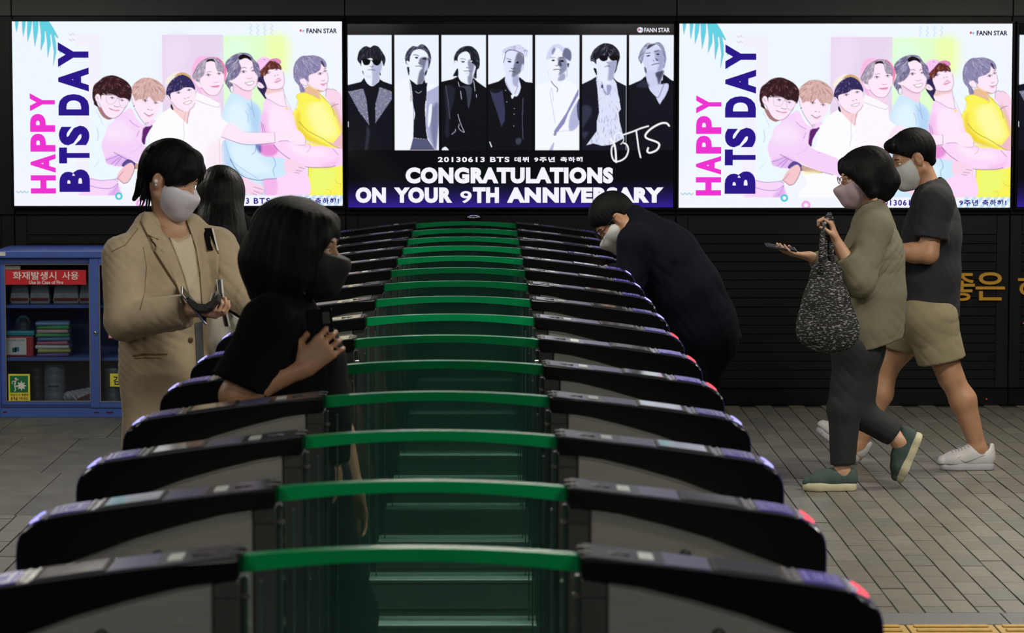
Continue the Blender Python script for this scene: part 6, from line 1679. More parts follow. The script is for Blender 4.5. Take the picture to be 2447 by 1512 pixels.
B.cone(p(1668, 770), p(1692, 830), .18, .16, .05, fl); B.cone(p(1690, 790), p(1732, 828), .13, .085, .06, fl); B.cone(p(1511, 518), p(1530, 545), .056, .085, .04, (V3(0, 1, 0), 1.2)); B.cone(p(1520, 530), p(1560, 575), .066, .125, .05, (V3(0, 1, 0), 1.2))
for a_, b_, c_ in ((shR, elR, wrR), (shL, elL, wrL)): B.cone(nb + V3(.03, 0, -.03), a_, .075, .085, .05); B.cone(a_, b_, .085, .07, .04); B.cone(b_, c_ + (b_ - c_) * .12, .068, .05, .03)
B.cut(p(1700, 822), nrm(V3(.22, 0, -1)), .01)
B.folds(.005, [(38, 22, -9, .3, .6), (14, -26, 31, 1.7, .6), (44, 8, 22, .8, .4)])
per.add('jacket', B, M_jk)
T = sdf_box([hpR + V3(.1, .12, .1), hpL - V3(.12, .12, -.1), anR, anL], .09, .009)
for a_, b_, c_ in ((hpR, knR, anR), (hpL, knL, anL)): T.cone(a_, b_, .112, .085, .04); T.cone(b_, c_ + V3(0, 0, .01), .085, .065, .03)
T.cone(p(1702, 815, .09), p(1702, 815, -.09), .128, .128, .05); T.folds(.003, WV); per.add('trousers', T, M_tr)
for a_ in (anR, anL):
    me = SLP.copy(); me.materials.append(M_shoeb); o = link('shoe', me); place(o, per.org, V3(a_[0] + .05, a_[1], 0), V3(-1, 0, 0), V3(0, 0, 1), per.e)
    me = SLS.copy(); me.materials.append(M_shoeb); link('sole', me, None, o)

# ------------------------------------------------------------------ woman with the tote bag, walking to the left
YE = onfloor(1980, 1171)[1] + .08
per = Person('person', 'woman in an olive tunic and mauve mask walking left with phone and patterned tote', YE, P(2010, 1171, YE) * V3(1, 1, 0))
p = per.p
M_ol = mat('olive_tunic_cloth', rgb(106, 101, 82), .85, 0, .05, 30, .1, 380)
EB = frame_of((-1, -.1, 0)); EH = frame_of((-.96, -.12, -.22))
hc = p(2060, 420); nb = p(2076, 498)
shR, shL = p(2088, 545, .17), p(2092, 545, -.17)
elL, wrL = p(2050, 668, -.24), p(1996, 572, -.26)
elR, wrR = p(2030, 660, .12), p(1934, 612, .02)
hpL, hpR = p(2046, 830, -.08), p(2056, 830, .08)
knL, knR = p(2018, 975, -.08), p(2052, 985, .08)
anL, anR = p(2012, 1128, -.08), p(2158, 1058, .08)
S = sdf_box([hc + V3(.15, .15, .18), hc - V3(.18, .15, 0), shR, shL, elL, elR, wrL + V3(-.1, -.1, .2), wrR + V3(-.2, 0, 0), anL - V3(.2, .05, .1), anR + V3(.15, .1, -.2)], .07, .0062)
L = head(S, hc, EH, 1.0, nb, .045, .054)
S.cone(nb - V3(0, 0, .03), p(2088, 600), .05, .10, .05); S.cone(p(2088, 600), p(2060, 800), .10, .105, .06); S.cone(nb - V3(0, 0, .05), shR, .035, .042, .03); S.cone(nb - V3(0, 0, .05), shL, .035, .042, .03)
arm(S, shR, elR, wrR, (.046, .040, .025)); arm(S, shL, elL, wrL, (.046, .040, .025))
leg(S, hpL, knL, anL, (.08, .052, .034)); leg(S, hpR, knR, anR, (.08, .052, .034))
fR = nrm(p(2162, 1128, .08) - p(2195, 1050, .08)); uR = nrm(np.cross(fR, V3(0, 1, 0))); uR = uR if uR[0] < 0 else -uR
foot(S, anL, V3(-1, 0, 0), V3(0, 0, 1), .2); foot(S, anR + uR * .014, fR, uR, .19)
hand(S, wrL, nrm(V3(-.25, -.1, 1)), nrm(V3(-.9, .2, -.1)), 1, (1.0, .95, .9, .85), .7, .95)
hand(S, wrR, nrm(V3(-.95, -.2, .15)), nrm(V3(-.1, .1, 1)), 1, (.28, .25, .25, .25), .45, .95)
per.add('body', S, M_skin_w); eyes(per, L); mask(per, hc, EH, .98, M_maskl, .012, .006, top=-.016)
glasses(L, M_redwire)
H = sdf_box([hc + V3(.2, .18, .18), hc - V3(.18, .18, .16)], .02, .006)
H.ell(L(0, -.018, .034), V3(.100, .122, .100), EH, 0); H.cut(L(0, .082, .024), EH[1] * .82 - EH[2] * .7, .015)
H.chain([L(0, -.06, .02), L(0, -.088, -.05), L(0, -.075, -.095)], [.095, .078, .048], .05)
for q in (-1, 1):
    H.chain([L(q * .06, .01, .05), L(q * .084, .006, -.01), L(q * .086, -.012, -.075)], [.045, .038, .036], .03)
    H.chain([L(q * .04, .072, .075), L(q * .064, .066, .040), L(q * .078, .046, .004)], [.020, .018, .012], .03)
H.locks(.0014, hc, EH, 26)
per.add('hair', H, M_hair)
B = sdf_box([shR + V3(.15, .1, .12), shL - V3(.15, .15, 0), elL, elR, wrL, wrR, p(2160, 840, .25), p(2000, 850, -.25)], .06, .007)
fl = (V3(0, 1, 0), 1.25)
B.cone(elL, elL + (wrL - elL) * .62, .074, .054, .03)
c_ = elL + (wrL - elL) * .58; B.cut(c_, nrm(wrL - elL), .004); B.cone(shL, elL, .078, .082, .04)
B.cone(shR, elR, .075, .075, .04); B.cone(elR, elR + (wrR - elR) * .75, .070, .050, .03)
B.chain([p(2086, 545), p(2086, 620), p(2084, 700), p(2072, 770), p(2066, 830)], [.105, .135, .150, .155, .160], .06, fl)
B.cone(p(2086, 600), p(2090, 800), .13, .12, .05, fl)
B.cone(nb + V3(.02, 0, -.02), shR, .055, .07, .05); B.cone(nb + V3(.02, 0, -.02), shL, .055, .07, .05); B.cone(nb + V3(.012, 0, .004), nb + V3(.02, 0, -.06), .055, .07, .04)
B.cone(nb + V3(0, 0, .03), hc, .052, .052, .01, None, 'sub')
B.cut(p(2085, 822), nrm(V3(.28, 0, -1)), .006); B.folds(.0045, WV); B.folds(.004, [(70, 20, -60, .2, .6)])
tun = per.add('tunic', B, M_ol)
cr = [L(0, -.02, -.09) * 0 + nb + V3(.012 + .062 * math.cos(a), .066 * math.sin(a), .014 + .018 * math.cos(a)) for a in np.linspace(0, 2 * math.pi, 21)]
per.tube('collar_band', cr, .006, mat('dark_red_collar', rgb(92, 26, 26), .7, 0, .1, 40), tun, 6)
M_trs = mat('charcoal_trousers', rgb(27, 29, 32), .8, 0, .08, 50, .1, 300)
T = sdf_box([hpR + V3(.1, .1, .12), hpL - V3(.12, .1, 0), anL, anR, knR], .08, .007)
T.cone(hpL, knL, .105, .078, .03); T.cone(knL, p(2014, 1106, -.08), .078, .060, .03)
T.cone(hpR, knR, .105, .074, .03); T.cone(knR, p(2140, 1040, .08), .074, .060, .03); T.cone(hpR, hpL, .115, .115, .05)
T.cut(p(2014, 1109, -.08), V3(.05, 0, -1), .004, p(1960, 1200, -.3), p(2075, 1085, .0))
ax_ = nrm(anR - knR); T.cut(p(2136, 1042, .08), ax_, .004, p(2080, 1120, -.02), p(2260, 980, .3))
T.folds(.003, WV); per.add('trousers', T, M_trs)
M_grn = mat('green_knit_shoe', rgb(58, 76, 72), .85, 0, .1, 60, .3, 260); M_sole = mat('cream_sole', rgb(188, 182, 152), .6, 0, .06, 30)
for (pos, f_, u_) in ((p(2043, 1171, -.08) * V3(1, 1, 0), V3(-1, -.06, 0), V3(0, 0, 1)), (p(2204, 1040, .08), fR, uR)):
    me = SLP.copy(); me.materials.append(M_grn); o = link('shoe', me); place(o, per.org, pos, f_, u_, per.e)
    me = SLS.copy(); me.materials.append(M_sole); link('sole', me, None, o)
# tote
m = bpy.data.materials.new('knit_tote'); m.use_nodes = True
nt = m.node_tree; N = nt.nodes; Lk = nt.links; bs = N['Principled BSDF']; bs.inputs['Roughness'].default_value = .8
tc = N.new('ShaderNodeTexCoord'); mp = N.new('ShaderNodeMapping'); mp.inputs['Scale'].default_value = (66, 66, 175); Lk.new(tc.outputs['Object'], mp.inputs[0])
nz = N.new('ShaderNodeTexNoise'); nz.inputs['Scale'].default_value = 1.0; nz.inputs['Detail'].default_value = 1.0; Lk.new(mp.outputs[0], nz.inputs['Vector'])
cr_ = N.new('ShaderNodeValToRGB'); cr_.color_ramp.elements[0].position = .54; cr_.color_ramp.elements[0].color = rgb(18, 18, 19); cr_.color_ramp.elements[1].position = .72; cr_.color_ramp.elements[1].color = rgb(150, 150, 148)
Lk.new(nz.outputs[0], cr_.inputs[0]); Lk.new(cr_.outputs[0], bs.inputs['Base Color'])
bp = N.new('ShaderNodeBump'); bp.inputs['Strength'].default_value = .6; bp.inputs['Distance'].default_value = .01; Lk.new(nz.outputs[0], bp.inputs['Height']); Lk.new(bp.outputs[0], bs.inputs['Normal'])
o0 = p(1980, 740, -.30)
t = thing('tote_bag', 'slouchy black and white knit tote bag hanging from the arm of the woman in olive', 'bag', tuple(o0))
G = sdf_box([p(1890, 620, -.45), p(2075, 850, -.15)], .02, .006)
fl = (V3(0, 1, 0), .55)
G.chain([p(1972, 660, -.30), p(1974, 720, -.30), p(1978, 775, -.30)], [.062, .098, .118], .05, fl)
G.cone(p(1948, 785, -.30), p(2008, 792, -.30), .082, .082, .06, fl); G.cone(p(1962, 650, -.30), p(1990, 650, -.30), .035, .035, .04, fl)
G.folds(.003, [(60, 30, 12, .3, 1.), (25, 60, 40, 1., .6)])
link('bag_body', G.surface('bag_body', o0), m, t)
for k, (d1, d2) in enumerate((((1962, 655), -.33), ((1986, 655), -.27))):
    pts = [p(d1[0], d1[1], d2), p(1962 + 8 * k, 610, d2), p(1966 + 8 * k, 560, d2), p(1972 + 6 * k, 525, -.29), p(1980 + 3 * k, 512, -.28), p(1986 + 2 * k, 530, -.26), p(1984 + 2 * k, 590, -.27), p(1988, 650, -.27)]
    tube('strap', [q - o0 for q in pts], [.016, .013, .012, .011, .011, .012, .013, .016], m, t, 8)
pc = p(1866, 591, -.01)
t = thing('mobile_phone', 'dark mobile phone held out flat by the woman in olive', 'phone', tuple(pc))
box('case', -.073, .073, -.036, .036, -.004, .004, M_scrn, t, .003, 2); box('screen', -.069, .069, -.032, .032, .0036, .0046, M_disp, t)
t.rotation_euler = (math.radians(12), math.radians(9), math.radians(8))

# ------------------------------------------------------------------ man in grey T-shirt and khaki shorts, walking to the left behind her
YF_ = onfloor(2305, 1121)[1] + .09
per = Person('person', 'man in a dark grey T-shirt, khaki shorts and white sneakers striding left', YF_, P(2200, 1121, YF_) * V3(1, 1, 0))
p = per.p
M_ts = mat('dark_grey_tshirt_cloth', rgb(33, 33, 36), .9, 0, .05, 30, .1, 380)
M_sh = mat('khaki_cotton', rgb(132, 122, 94), .85, 0, .05, 30, .12, 380)
EB = frame_of((-1, -.08, 0)); EH = frame_of((-.90, -.14, -.40))
hc = p(2180, 374); hs = 1.06; nb = p(2222, 452)
shR, shL = p(2228, 486, .20), p(2238, 486, -.20)
elL, wrL = p(2218, 606, -.23), p(2110, 598, -.16); elR, wrR = p(2200, 610, .22), p(2100, 605, .12)
hpL, hpR = p(2226, 770, -.09), p(2200, 770, .09)
knL, knR = p(2272, 900, -.10), p(2120, 872, .10)
anL, anR = p(2338, 1072, -.10), p(2046, 1070, .10)
S = sdf_box([hc + V3(.18, .15, .2), hc - V3(.18, .15, 0), shR, shL, elL, elR, wrL - V3(.2, 0, .1), wrR, anL + V3(.12, -.06, -.1), anR + V3(-.25, .1, -.1)], .08, .0065)
L = head(S, hc, EH, hs, nb, .052, .057)
S.cone(nb - V3(0, 0, .03), p(2230, 560), .055, .105, .05); S.cone(p(2230, 560), p(2215, 750), .105, .11, .06); S.cone(nb - V3(0, 0, .055), shR, .042, .052, .03); S.cone(nb - V3(0, 0, .055), shL, .042, .052, .03)
arm(S, shR, elR, wrR, (.056, .047, .030)); arm(S, shL, elL, wrL, (.056, .050, .032))
leg(S, hpL, knL, anL, (.098, .064, .040), .025, V3(1, 0, .1)); leg(S, hpR, knR, anR, (.098, .064, .040), .025, V3(1, 0, -.2))
S.ell(p(2110, 862, .10), V3(.05, .05, .055), None, .02)
fR = nrm(p(1945, 1022, .1) - p(2042, 1098, .1)); uR = nrm(np.cross(V3(0, 1, 0), fR)); uR = uR if uR[2] > 0 else -uR
foot(S, anL, V3(-1, 0, 0), V3(0, 0, 1)); foot(S, anR + uR * .016, fR, uR, .23)
hand(S, wrL, nrm(V3(-1, -.1, .1)), V3(0, .5, -.8), -1, (.5, .5, .5, .5), .5, 1.05); hand(S, wrR, nrm(V3(-1, .1, .1)), V3(0, -.5, -.8), 1, (.5, .5, .5, .5), .5, 1.05)
per.add('body', S, M_skin); eyes(per, L, hs); mask(per, hc, EH, hs * .99, M_maskg, .010, .006, top=-.012)
H = sdf_box([hc + V3(.18, .18, .2), hc - V3(.2, .18, .16)], .02, .006)
H.ell(L(0, -.012, .038), V3(.087, .114, .096) * hs, EH, 0); H.cut(L(0, .080, .052), EH[1] * .75 - EH[2] * .8, .012); H.cone(L(0, -.06, .0), L(0, -.062, -.055), .052, .04, .04); H.cut(L(0, -.03, -.085), -EH[2] - EH[1] * .15, .012)
for q in (-1, 1): H.ell(L(q * .082, .0, -.014), V3(.04, .028, .040), EH, .006, 'sub')
H.ell(L(0, .075, .092), V3(.055, .035, .026), EH, .03)
H.locks(.0014, hc, EH, 26)
hr = per.add('hair', H, M_hair)
for k in range(9):
    q = (k - 4) / 4.0
    per.tube('hair_lock', [L(q * .050, .080, .100), L(q * .054, .104 - .02 * abs(q), .088 - .004 * (k % 3)), L(q * .056 + .004 * math.sin(k * 2.), .118 - .025 * abs(q), .064 - .006 * (k % 2))], [.012, .008, .001], M_hair, hr, 6)
B = sdf_box([shR + V3(.15, .1, .12), shL - V3(.15, .12, 0), elL, elR, p(2310, 780, .25), p(2120, 790, -.25)], .06, .007)
fl = (V3(0, 1, 0), 1.35)
for a_, b_ in ((shL, elL), (shR, elR)):
    c_ = a_ + (b_ - a_) * .72; B.cone(a_, c_, .082, .086, .04)
B.cut(shL + (elL - shL) * .70, nrm(elL - shL), .004, p(2150, 640, -.40), p(2262, 545, -.14))
B.chain([p(2228, 490), p(2226, 560), p(2220, 650), p(2214, 760)], [.110, .135, .142, .150], .06, fl); B.cone(p(2250, 520), p(2245, 750), .085, .09, .05, fl)
B.cone(nb + V3(.02, 0, -.02), shR, .062, .078, .05); B.cone(nb + V3(.02, 0, -.02), shL, .062, .078, .05); B.cone(nb + V3(.012, 0, .006), nb + V3(.02, 0, -.06), .062, .08, .04)
B.cone(nb + V3(0, 0, .035), hc, .056, .058, .01, None, 'sub')
B.cut(p(2214, 756), nrm(V3(-.02, 0, -1)), .006); B.folds(.0045, WV)
per.add('t_shirt', B, M_ts)
T = sdf_box([p(2080, 720, -.25), p(2320, 890, .25)], .04, .007)
T.cone(hpL, p(2250, 860, -.10), .125, .122, .05); T.cone(hpR, p(2148, 832, .10), .125, .108, .05); T.cone(p(2215, 755, .08), p(2215, 755, -.08), .135, .135, .06)
ax_ = nrm(p(2252, 868, -.1) - hpL); T.cut(p(2245, 864, -.1), nrm(V3(.22, 0, -1)), .005, p(2170, 960, -.35), p(2340, 800, -.005))
T.cut(p(2146, 836, .1), nrm(V3(-.25, 0, -1)), .005, p(2050, 960, -.004), p(2205, 790, .4))
T.folds(.004, WV); sho = per.add('shorts', T, M_sh)
M_wsh = mat('white_sneaker_leather', rgb(186, 184, 184), .5, 0, .04, 40, .06, 200); M_wso = mat('white_rubber', rgb(170, 168, 176), .6, 0, .05, 40)
M_stitch = mat('grey_stitch', rgb(140, 138, 142), .6, 0, .05, 40)
for (pos, f_, u_) in ((p(2372, 1121, -.10) * V3(1, 1, 0), V3(-1, -.05, 0), V3(0, 0, 1)), (p(2046, 1106, .10), fR, uR)):
    me = SNK.copy(); me.materials.append(M_wsh); o = link('shoe', me); place(o, per.org, pos, f_, u_, per.e)
    me = SNS.copy(); me.materials.append(M_wso); link('sole', me, None, o)
    for k in range(6):
        x = .124 + .016 * k
        tube('shoelace', [SN_TOP(x + .004, y, .0012) for y in (-.026, -.017, -.007, .007, .017, .026)], .0034, M_wso, o, 6)
    # the curved emblem and the stitched overlays on both flanks
    for sgn in (-1, 1):
        tube('side_emblem', [SN_FLANK(x, z, sgn) for (x, z) in [(.172, .058), (.160, .048), (.146, .046), (.130, .050), (.100, .061), (.070, .072), (.045, .080)]], [.0010, .0026, .0034, .0030, .0022, .0015, .0008], M_stitch, o, 6)
        tube('stitch_line', [SN_FLANK(x, z, sgn, 0) for (x, z) in [(.212, .042), (.200, .055), (.186, .066), (.170, .074)]], .0011, M_stitch, o, 5)
        tube('stitch_line', [SN_FLANK(x, z, sgn, 0) for (x, z) in [(.055, .040), (.048, .060), (.034, .078)]], .0011, M_stitch, o, 5)

# ================================================================== blue emergency cabinet against the wall, at the left
YC = 16.92
def cx_(u, Y=YC): return P(u, 800, Y)[0]
def cz_(v, Y=YC): return P(120, v, Y)[2]
M_blue = mat('blue_enamel', rgb(66, 92, 168), .42, 0, .06, 12, .05, 40)
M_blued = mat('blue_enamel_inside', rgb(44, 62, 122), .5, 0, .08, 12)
M_alu = mat('aluminium_bead', rgb(150, 150, 148), .35, .7, .05, 40)
M_pane = glass_mat('cabinet_glass', (.90, .94, .97, 1), .7, .03)
xl, xr = cx_(-9), cx_(462); zt = cz_(599)
cab = thing('emergency_cabinet', 'blue glass-fronted emergency supply cabinet against the wall at the left', 'cabinet', ((xl + xr) / 2, YC, 0))
ox = (xl + xr) / 2
X = lambda u, Y=YC: cx_(u, Y) - ox
yb = 17.49 - YC
hw = (xr - xl) / 2
box('top_board', -hw - .008, hw + .008, -.006, yb, zt - .042, zt, M_blue, cab, .005, 2)
box('side_panel', -hw, -hw + .02, .0, yb, .0, zt - .042, M_blue, cab, .002); box('side_panel', hw - .02, hw, .0, yb, .0, zt - .042, M_blue, cab, .002)
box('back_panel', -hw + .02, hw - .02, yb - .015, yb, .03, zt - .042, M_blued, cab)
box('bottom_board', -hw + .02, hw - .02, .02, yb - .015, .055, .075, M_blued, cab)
box('plinth', -hw, hw, .008, .03, 0, .052, M_blue, cab, .002)
zs1, zs2 = cz_(737), cz_(863)
for z in (zs1, zs2): box('shelf', -hw + .02, hw - .02, .065, yb - .015, z - .004, z + .014, M_blue, cab, .002)
M_rust = mat('rusty_chip', rgb(62, 30, 26), .8, 0, .2, 60)
for (u, v, a, b_) in [(222, 984, 12, 3), (252, 984, 16, 3), (300, 983, 10, 3), (4, 983, 10, 3)]:
    box('rust_chip', X(u), X(u + a), .0065, .009, cz_(v + b_), cz_(v), M_rust, cab)
def door(u0, u1, g0, g1, y0, nm):
    z1, z0 = zt - .043, .056
    gz1, gz0 = cz_(631), cz_(961)
    d = box('sliding_door', X(u0), X(g0), y0, y0 + .022, z0, z1, M_blue, cab, .002)
    def part(n, *a, **k):
        return box(n, *a, parent=d, **k)
    box('door_rail', X(g1), X(u1), y0, y0 + .022, z0, z1, M_blue, d, .002)
    box('door_rail', X(g0), X(g1), y0, y0 + .022, gz1, z1, M_blue, d, .002); box('door_rail', X(g0), X(g1), y0, y0 + .022, z0, gz0, M_blue, d, .002)
    for (a, b_, c, e) in [(g0, g1, gz1 - .006, gz1), (g0, g1, gz0, gz0 + .006)]: box('glass_bead', X(a), X(b_), y0 - .001, y0 + .012, c, e, M_alu, d)
    for (a, b_) in [(X(g0), X(g0) + .006), (X(g1) - .006, X(g1))]: box('glass_bead', a, b_, y0 - .001, y0 + .012, gz0 + .006, gz1 - .006, M_alu, d)
    box('glass_pane', X(g0), X(g1), y0 + .013, y0 + .017, gz0, gz1, M_pane, d)
    return d
d1 = door(-8, 222, 10, 214, .030, 'left'); d2 = door(215, 461, 237, 440, .004, 'right')
lathe('lock', [(.0001, .0), (.011, .0), (.011, .004), (.007, .006), (.0001, .005)], M_chrome, d2, 14, (X(228), .004, cz_(796))).rotation_euler = (math.pi / 2, 0, 0)
box('maker_plate', X(-4), X(16), -.0085, -.006, cz_(611), cz_(602), M_pearl, cab); box('paper_label', X(11), X(48), .040, .042, cz_(645), cz_(636), mat('grey_label', rgb(120, 122, 116), .6, 0, .1, 40), d1)
M_redp = mat('red_sign_print', rgb(196, 26, 40), .5, 0, .04, 30); M_wp = mat('white_sign_print', rgb(225, 222, 216), .5, 0, .03, 30)
M_gp = mat('green_sign_print', rgb(10, 110, 62), .5, 0, .04, 30); M_yp = mat('yellow_sign_print', rgb(222, 214, 70), .5, 0, .04, 30); M_kp = mat('black_print', rgb(16, 16, 16), .6, 0, .04, 30); M_drp = mat('dark_red_print', rgb(120, 20, 20), .6, 0, .04, 30)
YG = .0405
s_ = box('red_sign', X(12.5), X(205), YG - .002, YG + .0022, cz_(681), cz_(646), M_redp, d1)
for t_, a, b_ in [('화재발생시', 30, 134), ('사용', 148, 187)]: text_fit('sign_lettering', t_, X(a), X(b_), cz_(669), cz_(649.5), YG - .0022, M_wp, s_, .012, .001)
text_fit('sign_lettering', 'Use In Case of Fire', X(69), X(150), cz_(680), cz_(671), YG - .0022, M_wp, s_, .014, .001)
s_ = box('running_man_sign', X(16), X(67.5), YG - .002, YG + .0022, cz_(960), cz_(895), M_yp, d1)
box('green_field', X(19.5), X(63), YG - .003, YG - .002, cz_(939), cz_(899), M_gp, s_)
def sign_poly(nm, pts, m, par): 
    prism(nm, [(X(q[0]), cz_(q[1])) for q in pts], YG - .0042, YG - .003, m, par)
st = []
for k in range(16):
    a = 2 * math.pi * k / 16; r_ = 12 if k % 2 == 0 else 6.5
    st.append((47 + r_ * math.cos(a) * 1.05, 923 + r_ * math.sin(a)))
sign_poly('starburst', st, M_wp, s_)
sign_poly('running_head', [(34 + 2.6 * math.cos(a), 906 + 2.6 * math.sin(a)) for a in np.linspace(0, 6.28, 10, endpoint=False)], M_wp, s_)
for seg in [((33, 910), (31, 922), 3.4), ((33, 911), (40, 907), 1.8), ((32, 911), (25, 913), 1.8), ((25, 913), (25, 919), 1.6), ((31, 921), (37, 926), 2.2), ((30, 921), (33, 932), 2.2), ((33, 932), (30, 937), 2.0)]:
    (x0, y0), (x1, y1), w_ = seg; L_ = math.hypot(x1 - x0, y1 - y0); nx_, ny_ = -(y1 - y0) / L_ * w_ / 2, (x1 - x0) / L_ * w_ / 2
    sign_poly('running_limb', [(x0 + nx_, y0 + ny_), (x1 + nx_, y1 + ny_), (x1 - nx_, y1 - ny_), (x0 - nx_, y0 - ny_)], M_wp, s_)
text_fit('sign_lettering', '비상시 이 부분에', X(21), X(63), cz_(948.5), cz_(941), YG - .0022, M_drp, s_, .012, .001); text_fit('sign_lettering', '충격을 가하세요!', X(21), X(63), cz_(957.5), cz_(950), YG - .0022, M_drp, s_, .012, .001)
YG2 = .0145
s_ = box('yellow_sign', X(261), X(332), YG2 - .002, YG2 + .0022, cz_(924), cz_(893), M_yp, d2)
text_fit('sign_lettering', '감사', X(269), X(305), cz_(920), cz_(899), YG2 - .0022, M_kp, s_, .02, .001)
s_ = box('paper_notice', X(258), X(312), YG2 - .002, YG2 + .0022, cz_(809), cz_(772), M_redp, d2); box('notice_field', X(260), X(310), YG2 - .003, YG2 - .002, cz_(807), cz_(774.5), M_wp, s_)
box('paper_strip', X(260), X(290), YG2, YG2 + .0022, cz_(770), cz_(640), M_wp, d2)

# supplies inside: each pack, towel and box is a thing of its own
def inside(u, v, Y): q = P(u, v, Y); return q
def pack_mesh(w_, d_, h_, rnd=.012):
    bm = bmesh.new(); bm_box(bm, -w_ / 2, w_ / 2, -d_ / 2, d_ / 2, 0, h_, min(rnd, h_ * .42), 3)
    r = np.random.default_rng(5)
    for v in bm.verts: v.co += Vector(tuple(r.normal(0, .0012, 3)))
    me = bm_mesh('towel', bm); me.polygons.foreach_set('use_smooth', [True] * len(me.polygons)); return me
ysh = YC + .20
z0 = zs2 + .0142
px_m = 1 / (F / (YC + .15))
cols = [('violet', (112, 84, 150), 'lowest of the folded stack'), ('yellow-green', (176, 178, 96), 'second from the bottom of the folded stack'), ('white', (200, 200, 204), 'third from the bottom of the folded stack'), ('rose', (186, 108, 134), 'fourth from the bottom of the folded stack'), ('steel blue', (92, 122, 164), 'in the middle of the folded stack'), ('green', (76, 146, 98), 'under the pale pink one'), ('pale pink', (196, 160, 168), 'above the lower green one'), ('bright green', (72, 150, 84), 'second from the top of the stack'), ('light blue', (112, 150, 196), 'on top of the folded stack')]
uc = P(127, 800, YC + .15)[0]
for k, (cn, c, where) in enumerate(cols):
    h_ = .0228
    me = pack_mesh(.185 + .006 * ((k * 7) % 3), .15, h_ - .0006, .009); me.materials.append(mat('towel_' + cn.replace(' ', '_').replace('-', '_'), rgb(*c), .35, 0, .1, 30, .1, 120, coat=.5))
    o = link('towel', me, None, None, (uc + .004 * math.sin(k * 2.1), YC + .20, z0 + k * h_)); o.rotation_euler = (0, 0, .05 * math.sin(k * 1.7))
    tag(o, '%s wrapped towel, %s in the blue cabinet' % (cn, where), 'towel', 'stack of folded towels')
q = P(47, 850, YC + .13)
t = thing('storage_box', 'red plastic box with cyan lid and white label on the middle shelf', 'box', (q[0], YC + .2, z0))
M_redb = mat('red_plastic', rgb(170, 52, 56), .4, 0, .06, 20); M_cy = mat('cyan_lid', rgb(52, 140, 160), .35, 0, .06, 20)
box('body', -.080, .080, -.07, .12, 0, .122, M_redb, t, .008, 2); box('lid', -.086, .086, -.077, .127, .122, .152, M_cy, t, .008, 2)
lb = box('label', -.075, .040, -.0715, -.070, .012, .110, M_wp, t); text_fit('label_lettering', '비상용품 (수건함)', -.068, .032, .090, .103, -.0715, M_kp, lb, .0, .0008)
for (dx, c) in ((-.03, 'green'), (-.015, 'blue')): box('label_picture', dx - .012, dx + .012, -.0722, -.0715, .036 + dx * .3, .062 + dx * .3, M_gp if c == 'green' else M_cy, lb)
t = thing('clear_bowl', 'round clear plastic bowl upturned on the cyan box lid', 'bowl', (q[0] + .012, YC + .2, z0 + .1525))
M_clear = glass_mat('clear_plastic', (.86, .90, .94, 1), 1.6, .06, rgb(120, 130, 145), .10)
lathe('bowl', [(.052, .0), (.054, .004), (.052, .03), (.042, .062), (.024, .082), (.0001, .088)], M_clear, t, 24)
M_pkg = mat('white_plastic_pack', rgb(150, 152, 156), .35, 0, .15, 14, .25, 30); M_stripe = mat('dark_red_stripe', rgb(110, 32, 38), .4, 0, .1, 20)
zt1 = zs1 + .0142
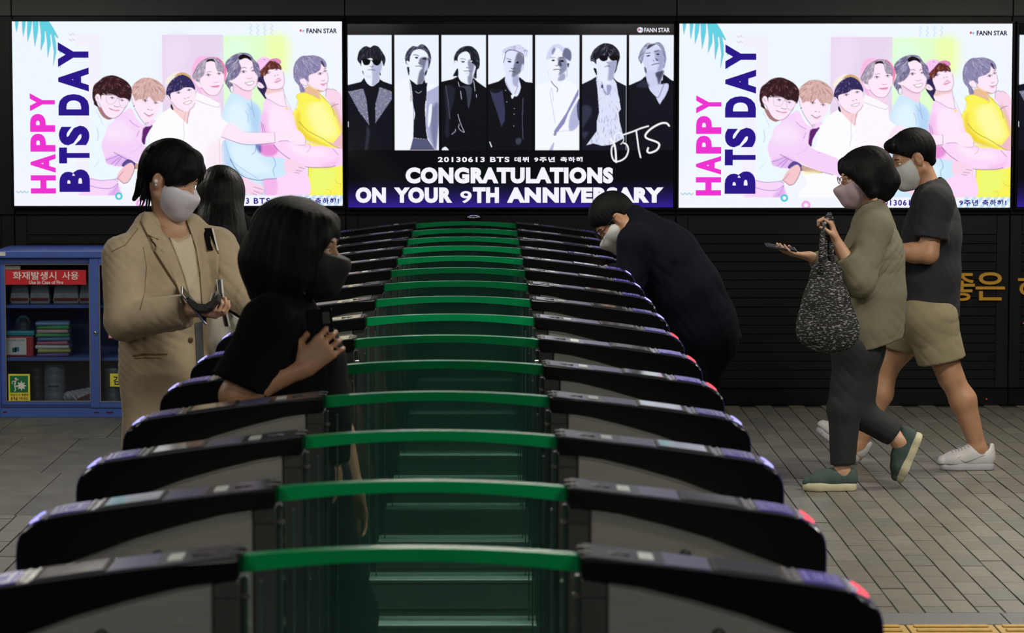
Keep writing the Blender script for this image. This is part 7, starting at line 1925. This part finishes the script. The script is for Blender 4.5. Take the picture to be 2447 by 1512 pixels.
for k, (u, w_, where) in enumerate([(46, .11, 'at the left end'), (94, .115, 'second from the left'), (157, .15, 'the widest, third from left'), (206, .085, 'fourth, by the door stile'), (268, .12, 'behind the right door')]):
    q = P(u, 715, YC + .14)
    t = thing('plastic_pack', 'white pack with dark red stripe on the top shelf, %s' % where, 'pack', (q[0], YC + .2, zt1), 'packs on the top shelf')
    bm = bmesh.new(); bm_prism(bm, [(-w_ / 2 + .002, 0), (w_ / 2 - .002, 0), (w_ / 2, .02), (w_ / 2 - .006, .10), (w_ / 2 - .02, .125), (-w_ / 2 + .02, .128), (-w_ / 2 + .006, .10), (-w_ / 2, .02)], -.05, .05, .012, 2)
    link('wrapper', bm_mesh('wrapper', bm), M_pkg, t, None, False)
    box('stripe', -w_ / 2 + .006, w_ / 2 - .006, -.052, -.0495, .018, .036, M_stripe, t)
zb_ = .0752
for k, (u, r_, h_, lab, m_) in enumerate([(127, .062, .215, 'tall grey wrapped bundle standing on the cabinet floor', mat('grey_wrap', rgb(108, 112, 120), .4, 0, .12, 14, .3, 24)), (84, .042, .20, 'dark narrow bundle beside the running man sign', mat('dark_wrap', rgb(40, 42, 44), .4, 0, .15, 14, .3, 24)), (268, .055, .20, 'grey bundle behind the yellow sign of the right door', mat('grey_wrap', rgb(108, 112, 120), .4)), (318, .05, .19, 'grey bundle right of the yellow sign, mostly hidden', mat('grey_wrap', rgb(108, 112, 120), .4))]):
    q = P(u, 900, YC + .14)
    t = thing('wrapped_bundle', lab, 'bundle', (q[0], YC + .2, zb_), 'bundles on the cabinet floor')
    prof = [(.0001, 0), (r_ * .95, 0), (r_, .012)]
    n = max(2, int(h_ / .05))
    for j in range(n):
        a0, a1 = h_ * j / n, h_ * (j + 1) / n
        prof += [(r_, a0 + .014), (r_ * 1.02, (a0 + a1) / 2), (r_, a1 - .008), (r_ * .95, a1)]
    prof += [(r_ * .7, h_ + .006), (.0001, h_ + .008)]
    lathe('wrapping', prof, m_, t, 20)
    box('tape', -r_ * .5, r_ * .5, -r_ * 1.045, -r_ * .98, h_ * .42, h_ * .46, M_kp, t)
q = P(189, 945, YC + .12)
t = thing('folded_sack', 'crumpled white sack with a red stripe lying low in the cabinet', 'sack', (q[0], YC + .17, zb_))
G = Sdf((-.12, -.08, -.01), (.12, .08, .10), .006)
G.cone(V3(-.07, 0, .03), V3(.06, 0, .045), .03, .038, .02); G.cone(V3(0, -.03, .02), V3(.08, -.02, .05), .02, .02, .02); G.cut(V3(0, 0, 0), V3(0, 0, -1), .003); G.folds(.006, [(90, 40, 60, .3, 1.), (40, 120, 70, 1., .7)])
sk = link('sack_cloth', G.surface('sack_cloth', V3(0, 0, 0)), M_pkg, t)
prism('stripe', [(-.012, .022), (.075, .060), (.080, .050), (-.007, .012)], -.058, -.052, M_stripe, t)
